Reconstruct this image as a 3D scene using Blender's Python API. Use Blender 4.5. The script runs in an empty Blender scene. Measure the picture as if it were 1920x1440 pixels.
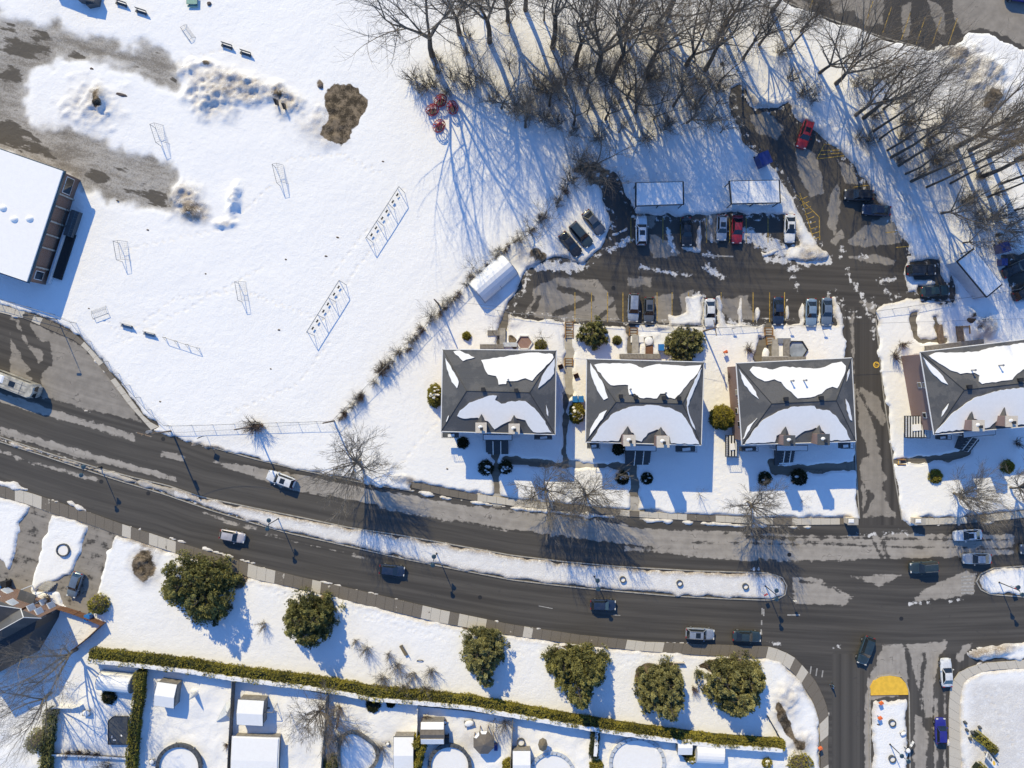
import bpy, bmesh, math, random
import numpy as np
from mathutils import Vector, Matrix
from mathutils.geometry import tessellate_polygon
R = math.radians
sc = bpy.context.scene
C = sc.collection
# ---------------------------------------------------------------- camera, light
S, H = 0.085, 115.0                      # metres per photo pixel on the ground, flying height
cam = bpy.data.objects.new('camera', bpy.data.cameras.new('camera'))
C.objects.link(cam); sc.camera = cam
cam.location = (0, 0, H); cam.rotation_euler = (0, 0, 0)
cam.data.sensor_width = 36; cam.data.lens = 18 * H / (960 * S)
cam.data.clip_end = 3000; cam.data.clip_start = 1
EL = 37.0
sdir = Vector((0.392, -0.92, -math.tan(R(EL))))      # travelling direction of the sunlight
w = bpy.data.worlds.new('World'); sc.world = w; w.use_nodes = True
nt = w.node_tree; nt.nodes.clear()
sky = nt.nodes.new('ShaderNodeTexSky'); sky.sky_type = 'NISHITA'; sky.sun_disc = False
sky.sun_elevation = R(EL); sky.sun_rotation = math.atan2(-0.392, 0.92); sky.ozone_density = 10.0; sky.air_density = 0.9; sky.dust_density = 0.0
bg = nt.nodes.new('ShaderNodeBackground'); bg.inputs[1].default_value = 0.15
wo = nt.nodes.new('ShaderNodeOutputWorld')
nt.links.new(sky.outputs[0], bg.inputs[0]); nt.links.new(bg.outputs[0], wo.inputs[0])
sl = bpy.data.lights.new('sun', 'SUN'); sl.energy = 2.75; sl.angle = R(0.5); sl.color = (1, 0.85, 0.49)
so = bpy.data.objects.new('sun', sl); C.objects.link(so); so.rotation_euler = sdir.to_track_quat('-Z', 'Y').to_euler()
sc.view_settings.view_transform = 'Standard'; sc.view_settings.look = 'None'
sc.view_settings.exposure = 0.68; sc.view_settings.gamma = 1.0
sc.cycles.max_bounces = 5; sc.cycles.diffuse_bounces = 3
# ---------------------------------------------------------------- helpers
def P(px, py, z=0.0):
    k = S * (1 - z / H)
    return Vector(((px - 960) * k, (720 - py) * k, z))
def G(pts, z=0.0): return [P(x, y, z) for x, y in pts]
def onplane(px, py, p0, n):
    o = Vector((0, 0, H)); d = P(px, py) - o
    return o + d * ((p0 - o).dot(n) / d.dot(n))
def sstep(t): t = np.clip(t, 0, 1); return t * t * (3 - 2 * t)
def tag(o, label=None, cat=None, group=None, kind=None):
    if label: o['label'] = label
    if cat: o['category'] = cat
    if group: o['group'] = group
    if kind: o['kind'] = kind
    return o
def thing(name, label, cat, loc=(0, 0, 0), rz=0, group=None):
    o = bpy.data.objects.new(name, None); C.objects.link(o); o.location = loc; o.rotation_euler = (0, 0, rz)
    o.empty_display_size = 0.2
    return tag(o, label, cat, group)
class MB:
    def __init__(s): s.v = []; s.f = []; s.m = []
    def poly(s, pts, m=0):
        b = len(s.v); s.v += [tuple(p) for p in pts]; s.f.append(tuple(range(b, b + len(pts)))); s.m.append(m)
    def box(s, c, d, rz=0, m=0, top=1.0):
        b = len(s.v); ca, sa = math.cos(rz), math.sin(rz)
        for k in (-.5, .5):
            q = top if k > 0 else 1
            for i, j in ((-.5, -.5), (.5, -.5), (.5, .5), (-.5, .5)):
                x, y = d[0] * i * q, d[1] * j * q
                s.v.append((c[0] + x * ca - y * sa, c[1] + x * sa + y * ca, c[2] + d[2] * k))
        for f in ((3, 2, 1, 0), (4, 5, 6, 7), (0, 1, 5, 4), (1, 2, 6, 5), (2, 3, 7, 6), (3, 0, 4, 7)):
            s.f.append(tuple(b + i for i in f)); s.m.append(m)
        return s
    def tube(s, p0, p1, r0, r1=None, n=6, m=0, cap=True):
        r1 = r0 if r1 is None else r1
        p0 = Vector(p0); p1 = Vector(p1); d = p1 - p0
        if d.length < 1e-6: return s
        d.normalize(); a = d.orthogonal().normalized(); bb = d.cross(a); b = len(s.v)
        for p, r in ((p0, r0), (p1, r1)):
            for i in range(n):
                t = 2 * math.pi * i / n; s.v.append(tuple(p + a * (r * math.cos(t)) + bb * (r * math.sin(t))))
        for i in range(n):
            s.f.append((b + i, b + (i + 1) % n, b + n + (i + 1) % n, b + n + i)); s.m.append(m)
        if cap:
            s.f.append(tuple(b + n - 1 - i for i in range(n))); s.m.append(m)
            s.f.append(tuple(b + n + i for i in range(n))); s.m.append(m)
        return s
    def prism(s, pts, z0, z1, m=0, mt=None):          # pts: 2-D outline
        pts = [(p[0], p[1]) for p in pts]
        a = sum(pts[i][0] * pts[(i + 1) % len(pts)][1] - pts[(i + 1) % len(pts)][0] * pts[i][1] for i in range(len(pts)))
        if a < 0: pts = pts[::-1]
        s.slab([(x, y, z1) for x, y in pts], z1 - z0, m, mt); return s
    def slab(s, pts, t, m=0, mt=None):                 # pts 3-D top outline (ccw), dropped by t
        b = len(s.v); n = len(pts)
        s.v += [tuple(p) for p in pts] + [(p[0], p[1], p[2] - t) for p in pts]
        for tri in tessellate_polygon([[Vector(p) for p in pts]]):
            p = [Vector(pts[i]) for i in tri]
            tri = tuple(tri) if (p[1] - p[0]).cross(p[2] - p[0]).z > 0 else tuple(reversed(tri))
            s.f.append(tuple(b + i for i in tri)); s.m.append(m if mt is None else mt)
            s.f.append(tuple(b + n + i for i in reversed(tri))); s.m.append(m)
        for i in range(n):
            j = (i + 1) % n; s.f.append((b + i, b + n + i, b + n + j, b + j)); s.m.append(m)
        return s
    def dome(s, c, rx, ry, rz, n=12, k=4, m=0):
        b = len(s.v)
        for j in range(k):
            ph = j / k * math.pi / 2
            for i in range(n):
                t = 2 * math.pi * i / n
                s.v.append((c[0] + rx * math.cos(ph) * math.cos(t), c[1] + ry * math.cos(ph) * math.sin(t), c[2] + rz * math.sin(ph)))
        s.v.append((c[0], c[1], c[2] + rz))
        for j in range(k - 1):
            for i in range(n):
                s.f.append((b + j * n + i, b + j * n + (i + 1) % n, b + (j + 1) * n + (i + 1) % n, b + (j + 1) * n + i)); s.m.append(m)
        for i in range(n):
            s.f.append((b + (k - 1) * n + i, b + (k - 1) * n + (i + 1) % n, b + k * n)); s.m.append(m)
        return s
    def mesh(s, name, mats):
        me = bpy.data.meshes.new(name); me.from_pydata(s.v, [], s.f)
        for x in (mats if isinstance(mats, (list, tuple)) else [mats]): me.materials.append(x)
        me.polygons.foreach_set('material_index', s.m); me.update(); return me
    def build(s, name, mats, parent=None, smooth=False, sub=0):
        me = s.mesh(name, mats)
        if smooth: me.polygons.foreach_set('use_smooth', [True] * len(me.polygons))
        o = bpy.data.objects.new(name, me); C.objects.link(o); o.parent = parent
        if sub:
            md = o.modifiers.new('s', 'SUBSURF'); md.levels = md.render_levels = sub
        return o
def quickmesh(name, V, F, mat, k):                      # V (n,3), F (m,k) numpy
    me = bpy.data.meshes.new(name); me.vertices.add(len(V)); me.vertices.foreach_set('co', V.astype(np.float32).ravel())
    me.loops.add(F.size); me.loops.foreach_set('vertex_index', F.astype(np.int32).ravel())
    me.polygons.add(len(F)); me.polygons.foreach_set('loop_start', np.arange(0, F.size, k, dtype=np.int32))
    me.materials.append(mat); me.update(calc_edges=True); return me
def link(name, me, parent=None, loc=None, rz=0, sc_=None):
    o = bpy.data.objects.new(name, me); C.objects.link(o); o.parent = parent
    if loc is not None: o.location = loc
    o.rotation_euler = (0, 0, rz)
    if sc_: o.scale = sc_
    return o
def copy_tree(o, parent=None):
    c = o.copy(); C.objects.link(c); c.parent = parent
    for ch in o.children: copy_tree(ch, c)
    return c
# ---------------------------------------------------------------- materials
def newmat(name):
    m = bpy.data.materials.new(name); m.use_nodes = True; n = m.node_tree.nodes
    return m, m.node_tree, n['Principled BSDF']
def N(nt, t, **kw):
    n = nt.nodes.new(t)
    for k, v in kw.items():
        if k.startswith('i'): n.inputs[int(k[1:])].default_value = v
        else: setattr(n, k, v)
    return n
def L(nt, a, b): nt.links.new(a, b)
def mixc(nt, f, a, b):
    n = nt.nodes.new('ShaderNodeMix'); n.data_type = 'RGBA'
    for s, x in ((n.inputs[0], f), (n.inputs[6], a), (n.inputs[7], b)):
        if isinstance(x, (tuple, list)): s.default_value = (*x[:3], 1)
        elif isinstance(x, (int, float)): s.default_value = x
        else: L(nt, x, s)
    return n.outputs[2]
def mth(nt, op, a, b=0.0, c=None, clamp=False):
    n = nt.nodes.new('ShaderNodeMath'); n.operation = op; n.use_clamp = clamp
    for i, x in enumerate((a, b, c)):
        if x is None: continue
        if isinstance(x, (int, float)): n.inputs[i].default_value = x
        else: L(nt, x, n.inputs[i])
    return n.outputs[0]
def rng(nt, x, a, b, c=0.0, d=1.0):
    n = nt.nodes.new('ShaderNodeMapRange'); n.interpolation_type = 'SMOOTHSTEP'
    L(nt, x, n.inputs[0])
    for i, v in enumerate((a, b, c, d)): n.inputs[i + 1].default_value = v
    return n.outputs[0]
def noise(nt, scale, detail=3, rough=0.55, vec=None, obj=False):
    n = nt.nodes.new('ShaderNodeTexNoise'); n.inputs['Scale'].default_value = scale
    n.inputs['Detail'].default_value = detail; n.inputs['Roughness'].default_value = rough
    if vec is None:
        g = nt.nodes.new('ShaderNodeTexCoord' if obj else 'ShaderNodeNewGeometry')
        vec = g.outputs['Object' if obj else 'Position']
    L(nt, vec, n.inputs['Vector']); return n.outputs[0]
def pmat(name, c, rough=0.7, var=0.25, scale=3.0, metal=0.0, bump=0.0, obj=True, coat=0.0, c2=None):
    m, t, b = newmat(name)
    nz = noise(t, scale, 4, obj=obj)
    c2 = c2 or tuple(x * (1 - var) for x in c)
    L(t, mixc(t, rng(t, nz, .35, .65), c2, c), b.inputs['Base Color'])
    b.inputs['Roughness'].default_value = rough; b.inputs['Metallic'].default_value = metal
    if coat: b.inputs['Coat Weight'].default_value = coat; b.inputs['Coat Roughness'].default_value = 0.05
    if bump:
        bp = N(t, 'ShaderNodeBump'); bp.inputs['Strength'].default_value = bump; bp.inputs['Distance'].default_value = 0.05
        L(t, noise(t, scale * 4, 3, obj=obj), bp.inputs['Height']); L(t, bp.outputs[0], b.inputs['Normal'])
    return m
def attr(t, name):
    a = t.nodes.new('ShaderNodeAttribute'); a.attribute_name = name
    s = t.nodes.new('ShaderNodeSeparateColor'); L(t, a.outputs['Color'], s.inputs[0]); return s.outputs
# snow with traffic dirt, compacted slush and bare earth
SNOWC = (0.885, 0.87, 0.85)
def snow_mat():
    m, t, b = newmat('snow')
    a = attr(t, 'mask')
    n1 = noise(t, 0.9, 6, 0.65); n2 = noise(t, 5.0, 5, 0.7); n4 = noise(t, 14, 3, .6)
    g_ = t.nodes.new('ShaderNodeNewGeometry'); mp = t.nodes.new('ShaderNodeMapping'); mp.inputs['Rotation'].default_value = (0, 0, R(16)); L(t, g_.outputs['Position'], mp.inputs['Vector'])
    mp2 = t.nodes.new('ShaderNodeMapping'); mp2.inputs['Scale'].default_value = (.3, 1.1, 1); L(t, mp.outputs[0], mp2.inputs['Vector'])
    n3 = noise(t, 0.45, 6, 0.65, mp2.outputs[0])
    d = mth(t, 'MULTIPLY', a[0], rng(t, mth(t, 'ADD', mth(t, 'MULTIPLY', n2, .6), mth(t, 'MULTIPLY', n1, .5)), .34, .60))
    col = mixc(t, d, SNOWC, (0.34, 0.285, 0.23))
    pits = mth(t, 'MULTIPLY', a[0], rng(t, n4, .57, .66), clamp=True)
    col = mixc(t, pits, col, (0.16, 0.12, 0.09))
    sl = mth(t, 'MULTIPLY_ADD', n1, .5, mth(t, 'SUBTRACT', a[1], .25))
    slc = mixc(t, rng(t, mth(t, 'ADD', mth(t, 'MULTIPLY', n2, .4), mth(t, 'MULTIPLY', n3, .6)), .38, .62), (0.20, 0.178, 0.15), (0.47, 0.44, 0.40))
    col = mixc(t, rng(t, sl, .12, .95), col, slc)
    wet = rng(t, mth(t, 'ADD', mth(t, 'ADD', mth(t, 'MULTIPLY', n3, .8), mth(t, 'MULTIPLY', n1, .12)), mth(t, 'MULTIPLY', a[1], .33)), .84, .90)
    wet = mth(t, 'MULTIPLY', wet, rng(t, a[1], .55, .8))
    col = mixc(t, wet, col, (0.105, 0.092, 0.076))
    e = rng(t, mth(t, 'MULTIPLY_ADD', n2, .35, mth(t, 'MULTIPLY_ADD', n1, .3, a[2])), .72, .86)
    ec = mixc(t, rng(t, mth(t, 'ADD', mth(t, 'MULTIPLY', n1, .6), mth(t, 'MULTIPLY', n2, .4)), .42, .60), (0.045, 0.034, 0.022), (0.24, 0.185, 0.125))
    col = mixc(t, e, col, ec)
    L(t, col, b.inputs['Base Color']); b.inputs['Roughness'].default_value = 0.75
    b.inputs['Specular IOR Level'].default_value = 0.2
    bp = N(t, 'ShaderNodeBump'); bp.inputs['Strength'].default_value = 0.5; bp.inputs['Distance'].default_value = 0.16
    hh = mth(t, 'ADD', mth(t, 'ADD', noise(t, 1.6, 5, .6), mth(t, 'MULTIPLY', noise(t, 4.5, 3, .6), .35)), mth(t, 'MULTIPLY', n2, mth(t, 'MULTIPLY_ADD', a[0], 1.6, .25)))
    L(t, hh, bp.inputs['Height']); L(t, bp.outputs[0], b.inputs['Normal'])
    return m
def asphalt_mat(name, wet=(0.073, 0.066, 0.057), dry=(0.35, 0.318, 0.28), streak=1.0):
    m, t, b = newmat(name)
    a = attr(t, 'mask')                       # R: dry field (m), G: thin snow field (m), B: distance across the road (m)
    geo = t.nodes.new('ShaderNodeNewGeometry'); sep = t.nodes.new('ShaderNodeSeparateXYZ'); L(t, geo.outputs['Position'], sep.inputs[0])
    cmb = t.nodes.new('ShaderNodeCombineXYZ')
    L(t, mth(t, 'MULTIPLY', sep.outputs[0], .035), cmb.inputs[0]); L(t, mth(t, 'MULTIPLY', a[2], 1.1), cmb.inputs[1])
    st = noise(t, 1.0, 5, .6, cmb.outputs[0])
    n1 = noise(t, 0.7, 5, .6); n2 = noise(t, 6.0, 4, .65); n3 = noise(t, 30, 2, .5)
    f = mth(t, 'ADD', a[0], mth(t, 'MULTIPLY', mth(t, 'SUBTRACT', n1, .5), 1.7))
    f = mth(t, 'ADD', f, mth(t, 'MULTIPLY', mth(t, 'SUBTRACT', st, .5), 1.3 * streak))
    dr = rng(t, f, -.10, .12)
    wetc = mixc(t, rng(t, st, .3, .7), tuple(x * .78 for x in wet), tuple(x * 1.38 for x in wet))
    dryc = mixc(t, rng(t, mth(t, 'ADD', mth(t, 'MULTIPLY', st, .5), mth(t, 'MULTIPLY', n1, .5)), .35, .65), tuple(x * .78 for x in dry), tuple(x * 1.1 for x in dry))
    col = mixc(t, dr, wetc, dryc)
    vo = t.nodes.new('ShaderNodeTexVoronoi'); vo.feature = 'DISTANCE_TO_EDGE'; vo.inputs['Scale'].default_value = .13
    ws = t.nodes.new('ShaderNodeVectorMath'); ws.operation = 'MULTIPLY_ADD'
    nz = t.nodes.new('ShaderNodeTexNoise'); nz.inputs['Scale'].default_value = .5; L(t, geo.outputs['Position'], nz.inputs['Vector'])
    L(t, nz.outputs[1], ws.inputs[0]); ws.inputs[1].default_value = (5, 5, 5); L(t, geo.outputs['Position'], ws.inputs[2]); L(t, ws.outputs[0], vo.inputs['Vector'])
    cr = mth(t, 'MULTIPLY', mth(t, 'SUBTRACT', 1, rng(t, vo.outputs[0], .002, .012)), mth(t, 'MULTIPLY', rng(t, n1, .5, .6), .6))
    col = mixc(t, cr, col, (0.06, 0.055, 0.05))
    sn = mth(t, 'ADD', a[1], mth(t, 'MULTIPLY', mth(t, 'SUBTRACT', noise(t, 1.1, 5, .65), .5), 3.2))
    snc = mixc(t, rng(t, n2, .3, .7), (0.50, 0.47, 0.43), (0.80, 0.79, 0.78))
    col = mixc(t, rng(t, sn, -.08, .25), col, snc)
    g = mixc(t, n3, (0.86,) * 3, (1.12,) * 3)
    mu = t.nodes.new('ShaderNodeMix'); mu.data_type = 'RGBA'; mu.blend_type = 'MULTIPLY'; mu.inputs[0].default_value = 1
    L(t, col, mu.inputs[6]); L(t, g, mu.inputs[7])
    L(t, mu.outputs[2], b.inputs['Base Color'])
    L(t, rng(t, dr, 0, 1, .62, .9), b.inputs['Roughness']); b.inputs['Specular IOR Level'].default_value = .3
    bp = N(t, 'ShaderNodeBump'); bp.inputs['Strength'].default_value = 0.25; bp.inputs['Distance'].default_value = 0.03
    L(t, n2, bp.inputs['Height']); L(t, bp.outputs[0], b.inputs['Normal'])
    return m
M = {}
M['snow'] = snow_mat()
M['snowcap'] = pmat('snow_cap', SNOWC, .75, .03, 2, bump=.4)
M['road'] = asphalt_mat('road_asphalt')
M['lot'] = asphalt_mat('lot_asphalt', wet=(0.068, 0.061, 0.053), dry=(0.29, 0.262, 0.228), streak=0.5)
M['path'] = asphalt_mat('path_concrete', wet=(0.16, 0.14, 0.11), dry=(0.45, 0.42, 0.37), streak=0.0)
def walk_mat():
    m, t, b = newmat('sidewalk_concrete'); a = attr(t, 'mask')
    n1 = noise(t, 1.5, 5, .6); n2 = noise(t, 8, 4, .6)
    f = mth(t, 'ADD', a[0], mth(t, 'MULTIPLY', mth(t, 'SUBTRACT', n1, .5), .9))
    wetc = mixc(t, rng(t, n2, .3, .7), (0.135, 0.115, 0.09), (0.19, 0.165, 0.135))
    dryc = mixc(t, rng(t, n2, .3, .7), (0.48, 0.44, 0.37), (0.60, 0.55, 0.47))
    L(t, mixc(t, rng(t, f, .47, .53), wetc, dryc), b.inputs['Base Color']); b.inputs['Roughness'].default_value = .85; return m
M['walk'] = walk_mat()
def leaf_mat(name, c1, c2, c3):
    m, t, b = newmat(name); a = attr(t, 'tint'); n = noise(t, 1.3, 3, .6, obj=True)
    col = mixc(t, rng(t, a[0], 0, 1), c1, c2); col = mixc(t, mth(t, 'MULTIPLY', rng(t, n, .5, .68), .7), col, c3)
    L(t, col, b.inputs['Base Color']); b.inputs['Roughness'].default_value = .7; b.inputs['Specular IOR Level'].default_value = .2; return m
M['pine'] = leaf_mat('pine_needles', (0.085, 0.088, 0.036), (0.42, 0.39, 0.16), (0.26, 0.26, 0.12))
M['spruce'] = leaf_mat('spruce_needles', (0.06, 0.066, 0.027), (0.37, 0.345, 0.12), (0.21, 0.215, 0.085))
M['cedar'] = leaf_mat('cedar_leaves', (0.13, 0.12, 0.025), (0.38, 0.33, 0.06), (0.22, 0.19, 0.045))
M['dark'] = leaf_mat('dark_needles', (0.018, 0.024, 0.012), (0.06, 0.065, 0.025), (0.035, 0.045, 0.02))
M['bark'] = pmat('bark', (0.115, 0.095, 0.075), .9, .45, 6, bump=.5)
M['twigs'] = pmat('grey_brown_twigs', (0.20, 0.165, 0.13), .9, .4, 1.5)
M['bark2'] = pmat('bark_grey', (0.23, 0.20, 0.165), .9, .45, 6, bump=.5)
M['twig'] = pmat('brown_twigs', (0.15, 0.10, 0.07), .9, .4, 5)
def shingle_mat():
    m, t, b = newmat('shingles')
    n1 = noise(t, .35, 4, .6); n2 = noise(t, 9, 4, .7)
    g = t.nodes.new('ShaderNodeNewGeometry'); sx = t.nodes.new('ShaderNodeSeparateXYZ'); L(t, g.outputs['Position'], sx.inputs[0])
    c = mixc(t, rng(t, n1, .45, .55), (0.085, 0.088, 0.095), (0.13, 0.128, 0.128))
    c = mixc(t, mth(t, 'MULTIPLY', rng(t, n2, .3, .7), .5), c, (0.06, 0.06, 0.063))
    L(t, c, b.inputs['Base Color']); b.inputs['Roughness'].default_value = .85
    w_ = t.nodes.new('ShaderNodeTexWave'); w_.inputs['Scale'].default_value = 1.6; w_.bands_direction = 'Z'; w_.wave_profile = 'SAW'
    L(t, g.outputs['Position'], w_.inputs['Vector']); bp = N(t, 'ShaderNodeBump'); bp.inputs['Strength'].default_value = .5; bp.inputs['Distance'].default_value = .03
    L(t, mth(t, 'ADD', w_.outputs[1], n2), bp.inputs['Height']); L(t, bp.outputs[0], b.inputs['Normal']); return m
M['shingle'] = shingle_mat()
def brick_mat(name, c1, c2):
    m, t, b = newmat(name)
    br = t.nodes.new('ShaderNodeTexBrick'); br.inputs['Scale'].default_value = 4.5
    br.inputs['Color1'].default_value = (*c1, 1); br.inputs['Color2'].default_value = (*c2, 1); br.inputs['Mortar'].default_value = (.3, .27, .25, 1)
    tc = t.nodes.new('ShaderNodeNewGeometry'); sx = t.nodes.new('ShaderNodeSeparateXYZ'); L(t, tc.outputs['Position'], sx.inputs[0])
    cb = t.nodes.new('ShaderNodeCombineXYZ'); L(t, mth(t, 'ADD', sx.outputs[0], sx.outputs[1]), cb.inputs[0]); L(t, sx.outputs[2], cb.inputs[1])
    L(t, cb.outputs[0], br.inputs['Vector'])
    n1 = noise(t, .8, 4, .6); L(t, mixc(t, mth(t, 'MULTIPLY', n1, .35), br.outputs[0], (0.17, .11, .09)), b.inputs['Base Color'])
    b.inputs['Roughness'].default_value = .9; return m
M['brick'] = brick_mat('pink_brick', (0.32, 0.20, 0.17), (0.27, 0.165, 0.14))
M['brownbrick'] = brick_mat('brown_brick', (0.22, 0.11, 0.065), (0.17, 0.085, 0.05))
M['beige'] = pmat('beige_stucco', (0.62, 0.55, 0.46), .85, .12, 3)
M['slatecap'] = pmat('slate_cap', (0.09, 0.095, 0.10), .7, .2, 4)
M['white'] = pmat('white_paint', (0.78, 0.77, 0.75), .5, .08, 3)
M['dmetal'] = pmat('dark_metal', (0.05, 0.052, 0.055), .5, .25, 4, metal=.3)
M['gmetal'] = pmat('galvanised_metal', (0.34, 0.34, 0.34), .5, .2, 4, metal=.5)
M['black'] = pmat('black_rubber', (0.02, 0.02, 0.022), .7, .3, 5)
M['glass'] = pmat('dark_glass', (0.018, 0.024, 0.03), .08, .3, 1.5, coat=.5)
M['conc'] = pmat('concrete', (0.42, 0.39, 0.34), .85, .25, 1.5, bump=.3)
M['concw'] = pmat('damp_concrete', (0.25, 0.23, 0.19), .85, .3, 1.5, bump=.3)
M['wood'] = pmat('weathered_wood', (0.24, 0.17, 0.115), .85, .35, 2.5)
M['greywood'] = pmat('grey_wood', (0.27, 0.25, 0.225), .85, .3, 2.5)
M['brownwood'] = pmat('brown_wood', (0.20, 0.095, 0.05), .8, .3, 2.5)
M['yellow'] = pmat('yellow_paint', (0.88, 0.53, 0.05), .6, .15, 1.6)
M['yelline'] = pmat('worn_yellow_line', (0.55, 0.36, 0.07), .7, .55, 2.5, obj=False)
M['whline'] = pmat('worn_white_line', (0.42, 0.40, 0.37), .7, .35, 2.5, obj=False)
M['ochre'] = pmat('ochre_rust', (0.38, 0.20, 0.07), .8, .4, 2)
M['red'] = pmat('red_paint', (0.40, 0.03, 0.04), .4, .3, 4)
M['orange'] = pmat('orange_plastic', (0.75, 0.16, 0.04), .5, .15, 4)
M['blue'] = pmat('blue_plastic', (0.03, 0.19, 0.52), .4, .2, 3)
M['navyp'] = pmat('navy_plastic', (0.02, 0.04, 0.20), .4, .3, 3)
M['green'] = pmat('green_paint', (0.22, 0.40, 0.33), .6, .2, 3)
M['teal'] = pmat('teal_metal', (0.06, 0.11, 0.14), .35, .3, 4, metal=.5)
M['tan'] = pmat('tan_canvas', (0.20, 0.165, 0.11), .85, .25, 2)
M['taupe'] = pmat('taupe_roof', (0.17, 0.145, 0.12), .85, .2, 3)
M['soil'] = pmat('dead_leaves', (0.13, 0.085, 0.05), .95, .5, 3)
M['rock'] = pmat('rock', (0.16, 0.12, 0.10), .9, .4, 3, bump=.6)
M['tarp'] = pmat('pale_tarp', (0.55, 0.58, 0.62), .5, .12, 2)
M['ice'] = pmat('grey_ice', (0.36, 0.40, 0.45), .3, .3, .8)
M['lamp_red'] = pmat('red_lens', (0.35, 0.02, 0.02), .2, .2, 4)
M['lens'] = pmat('clear_lens', (0.7, 0.7, 0.68), .15, .1, 4)
M['skin'] = pmat('skin', (0.45, 0.28, 0.2), .6, .1, 4)
# ---------------------------------------------------------------- scalar fields on a grid
RES = 0.25; GX0, GX1, GY0, GY1 = -92.0, 92.0, -70.0, 70.0
nx, ny = int((GX1 - GX0) / RES) + 1, int((GY1 - GY0) / RES) + 1
gx = np.linspace(GX0, GX1, nx); gy = np.linspace(GY0, GY1, ny); XX, YY = np.meshgrid(gx, gy)
def sdf(pts, fld, mode='max', margin=4.0, px=True):     # signed distance, positive inside
    q = np.array([((x - 960) * S, (720 - y) * S) for x, y in pts]) if px else np.array(pts)
    x0, y0 = q.min(0) - margin; x1, y1 = q.max(0) + margin
    i0, i1 = max(0, int((x0 - GX0) / RES)), min(nx, int((x1 - GX0) / RES) + 2)
    j0, j1 = max(0, int((y0 - GY0) / RES)), min(ny, int((y1 - GY0) / RES) + 2)
    if i1 <= i0 or j1 <= j0: return
    X = XX[j0:j1, i0:i1]; Y = YY[j0:j1, i0:i1]; d2 = np.full(X.shape, 1e9); ins = np.zeros(X.shape, bool)
    for a, b in zip(q, np.roll(q, -1, 0)):
        e = b - a; L2 = e @ e + 1e-9; t = np.clip(((X - a[0]) * e[0] + (Y - a[1]) * e[1]) / L2, 0, 1)
        d2 = np.minimum(d2, (X - a[0] - t * e[0]) ** 2 + (Y - a[1] - t * e[1]) ** 2)
        if a[1] != b[1]:
            c = ((a[1] > Y) != (b[1] > Y)) & (X < (b[0] - a[0]) * (Y - a[1]) / (b[1] - a[1]) + a[0]); ins ^= c
    d = np.sqrt(d2); d = np.where(ins, d, -d); s = fld[j0:j1, i0:i1]
    s[...] = np.maximum(s, d) if mode == 'max' else np.minimum(s, -d)
def stroke(pts, wpx, fld, mode='max', margin=4.0):
    q = np.array([((x - 960) * S, (720 - y) * S) for x, y in pts]); r = wpx * S / 2
    x0, y0 = q.min(0) - margin - r; x1, y1 = q.max(0) + margin + r
    i0, i1 = max(0, int((x0 - GX0) / RES)), min(nx, int((x1 - GX0) / RES) + 2)
    j0, j1 = max(0, int((y0 - GY0) / RES)), min(ny, int((y1 - GY0) / RES) + 2)
    if i1 <= i0 or j1 <= j0: return
    X = XX[j0:j1, i0:i1]; Y = YY[j0:j1, i0:i1]; d2 = np.full(X.shape, 1e9)
    for a, b in zip(q[:-1], q[1:]):
        e = b - a; t = np.clip(((X - a[0]) * e[0] + (Y - a[1]) * e[1]) / (e @ e + 1e-9), 0, 1)
        d2 = np.minimum(d2, (X - a[0] - t * e[0]) ** 2 + (Y - a[1] - t * e[1]) ** 2)
    d = r - np.sqrt(d2); s = fld[j0:j1, i0:i1]
    s[...] = np.maximum(s, d) if mode == 'max' else np.minimum(s, -d)
def vnoise(cell, seed, oct=3):
    out = np.zeros(XX.shape); amp = 1; tot = 0; r = np.random.RandomState(seed)
    for o in range(oct):
        g = r.rand(int(140 / cell) + 4, int(184 / cell) + 4); u = (XX - GX0) / cell; v = (YY - GY0) / cell
        i = u.astype(int); j = v.astype(int); fu = sstep(u - i); fv = sstep(v - j)
        out += amp * ((g[j, i] * (1 - fu) + g[j, i + 1] * fu) * (1 - fv) + (g[j + 1, i] * (1 - fu) + g[j + 1, i + 1] * fu) * fv)
        tot += amp; amp *= .5; cell /= 2
    return out / tot - .5
BN = vnoise(2.4, 99, 4)
def blob(fld, px, py, rx, ry, amp, ang=0, soft=1.0):
    X = (XX / S + 960 - px); Y = (720 - YY / S - py); c, s = math.cos(R(ang)), math.sin(R(ang))
    u = (X * c + Y * s) / rx; v = (-X * s + Y * c) / ry; d = np.sqrt(u * u + v * v) + BN * .9
    fld += amp * sstep((1.0 + .15 - d) / soft) if soft != 1.0 else amp * sstep(1.15 - d)
# ================================================================ GROUND, ROADS, SNOW
BIG = -50.0
NK = [(-90, 683), (0, 722), (75, 745), (180, 775), (265, 800), (320, 818), (375, 835), (480, 863), (560, 881), (605, 890), (680, 906), (755, 921), (830, 937), (960, 956), (1060, 966), (1135, 973), (1220, 979), (1335, 987), (1440, 991), (1480, 992), (1600, 989), (1690, 987), (1760, 986), (1850, 982), (1920, 974), (2010, 962)]
SK = [(-90, 880), (0, 908), (60, 925), (120, 945), (175, 963), (225, 981), (325, 1014), (400, 1037), (480, 1061), (560, 1081), (700, 1113), (830, 1144), (960, 1171), (1085, 1190), (1210, 1203), (1330, 1208), (1440, 1212)]
MN = [(-90, 789), (0, 819), (95, 851), (190, 879), (250, 895), (315, 910), (375, 931), (480, 953), (570, 971), (655, 989), (755, 1004), (860, 1023), (960, 1041), (1060, 1053), (1160, 1062), (1300, 1070), (1440, 1074), (1466, 1082), (1476, 1100), (1470, 1120)]
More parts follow.
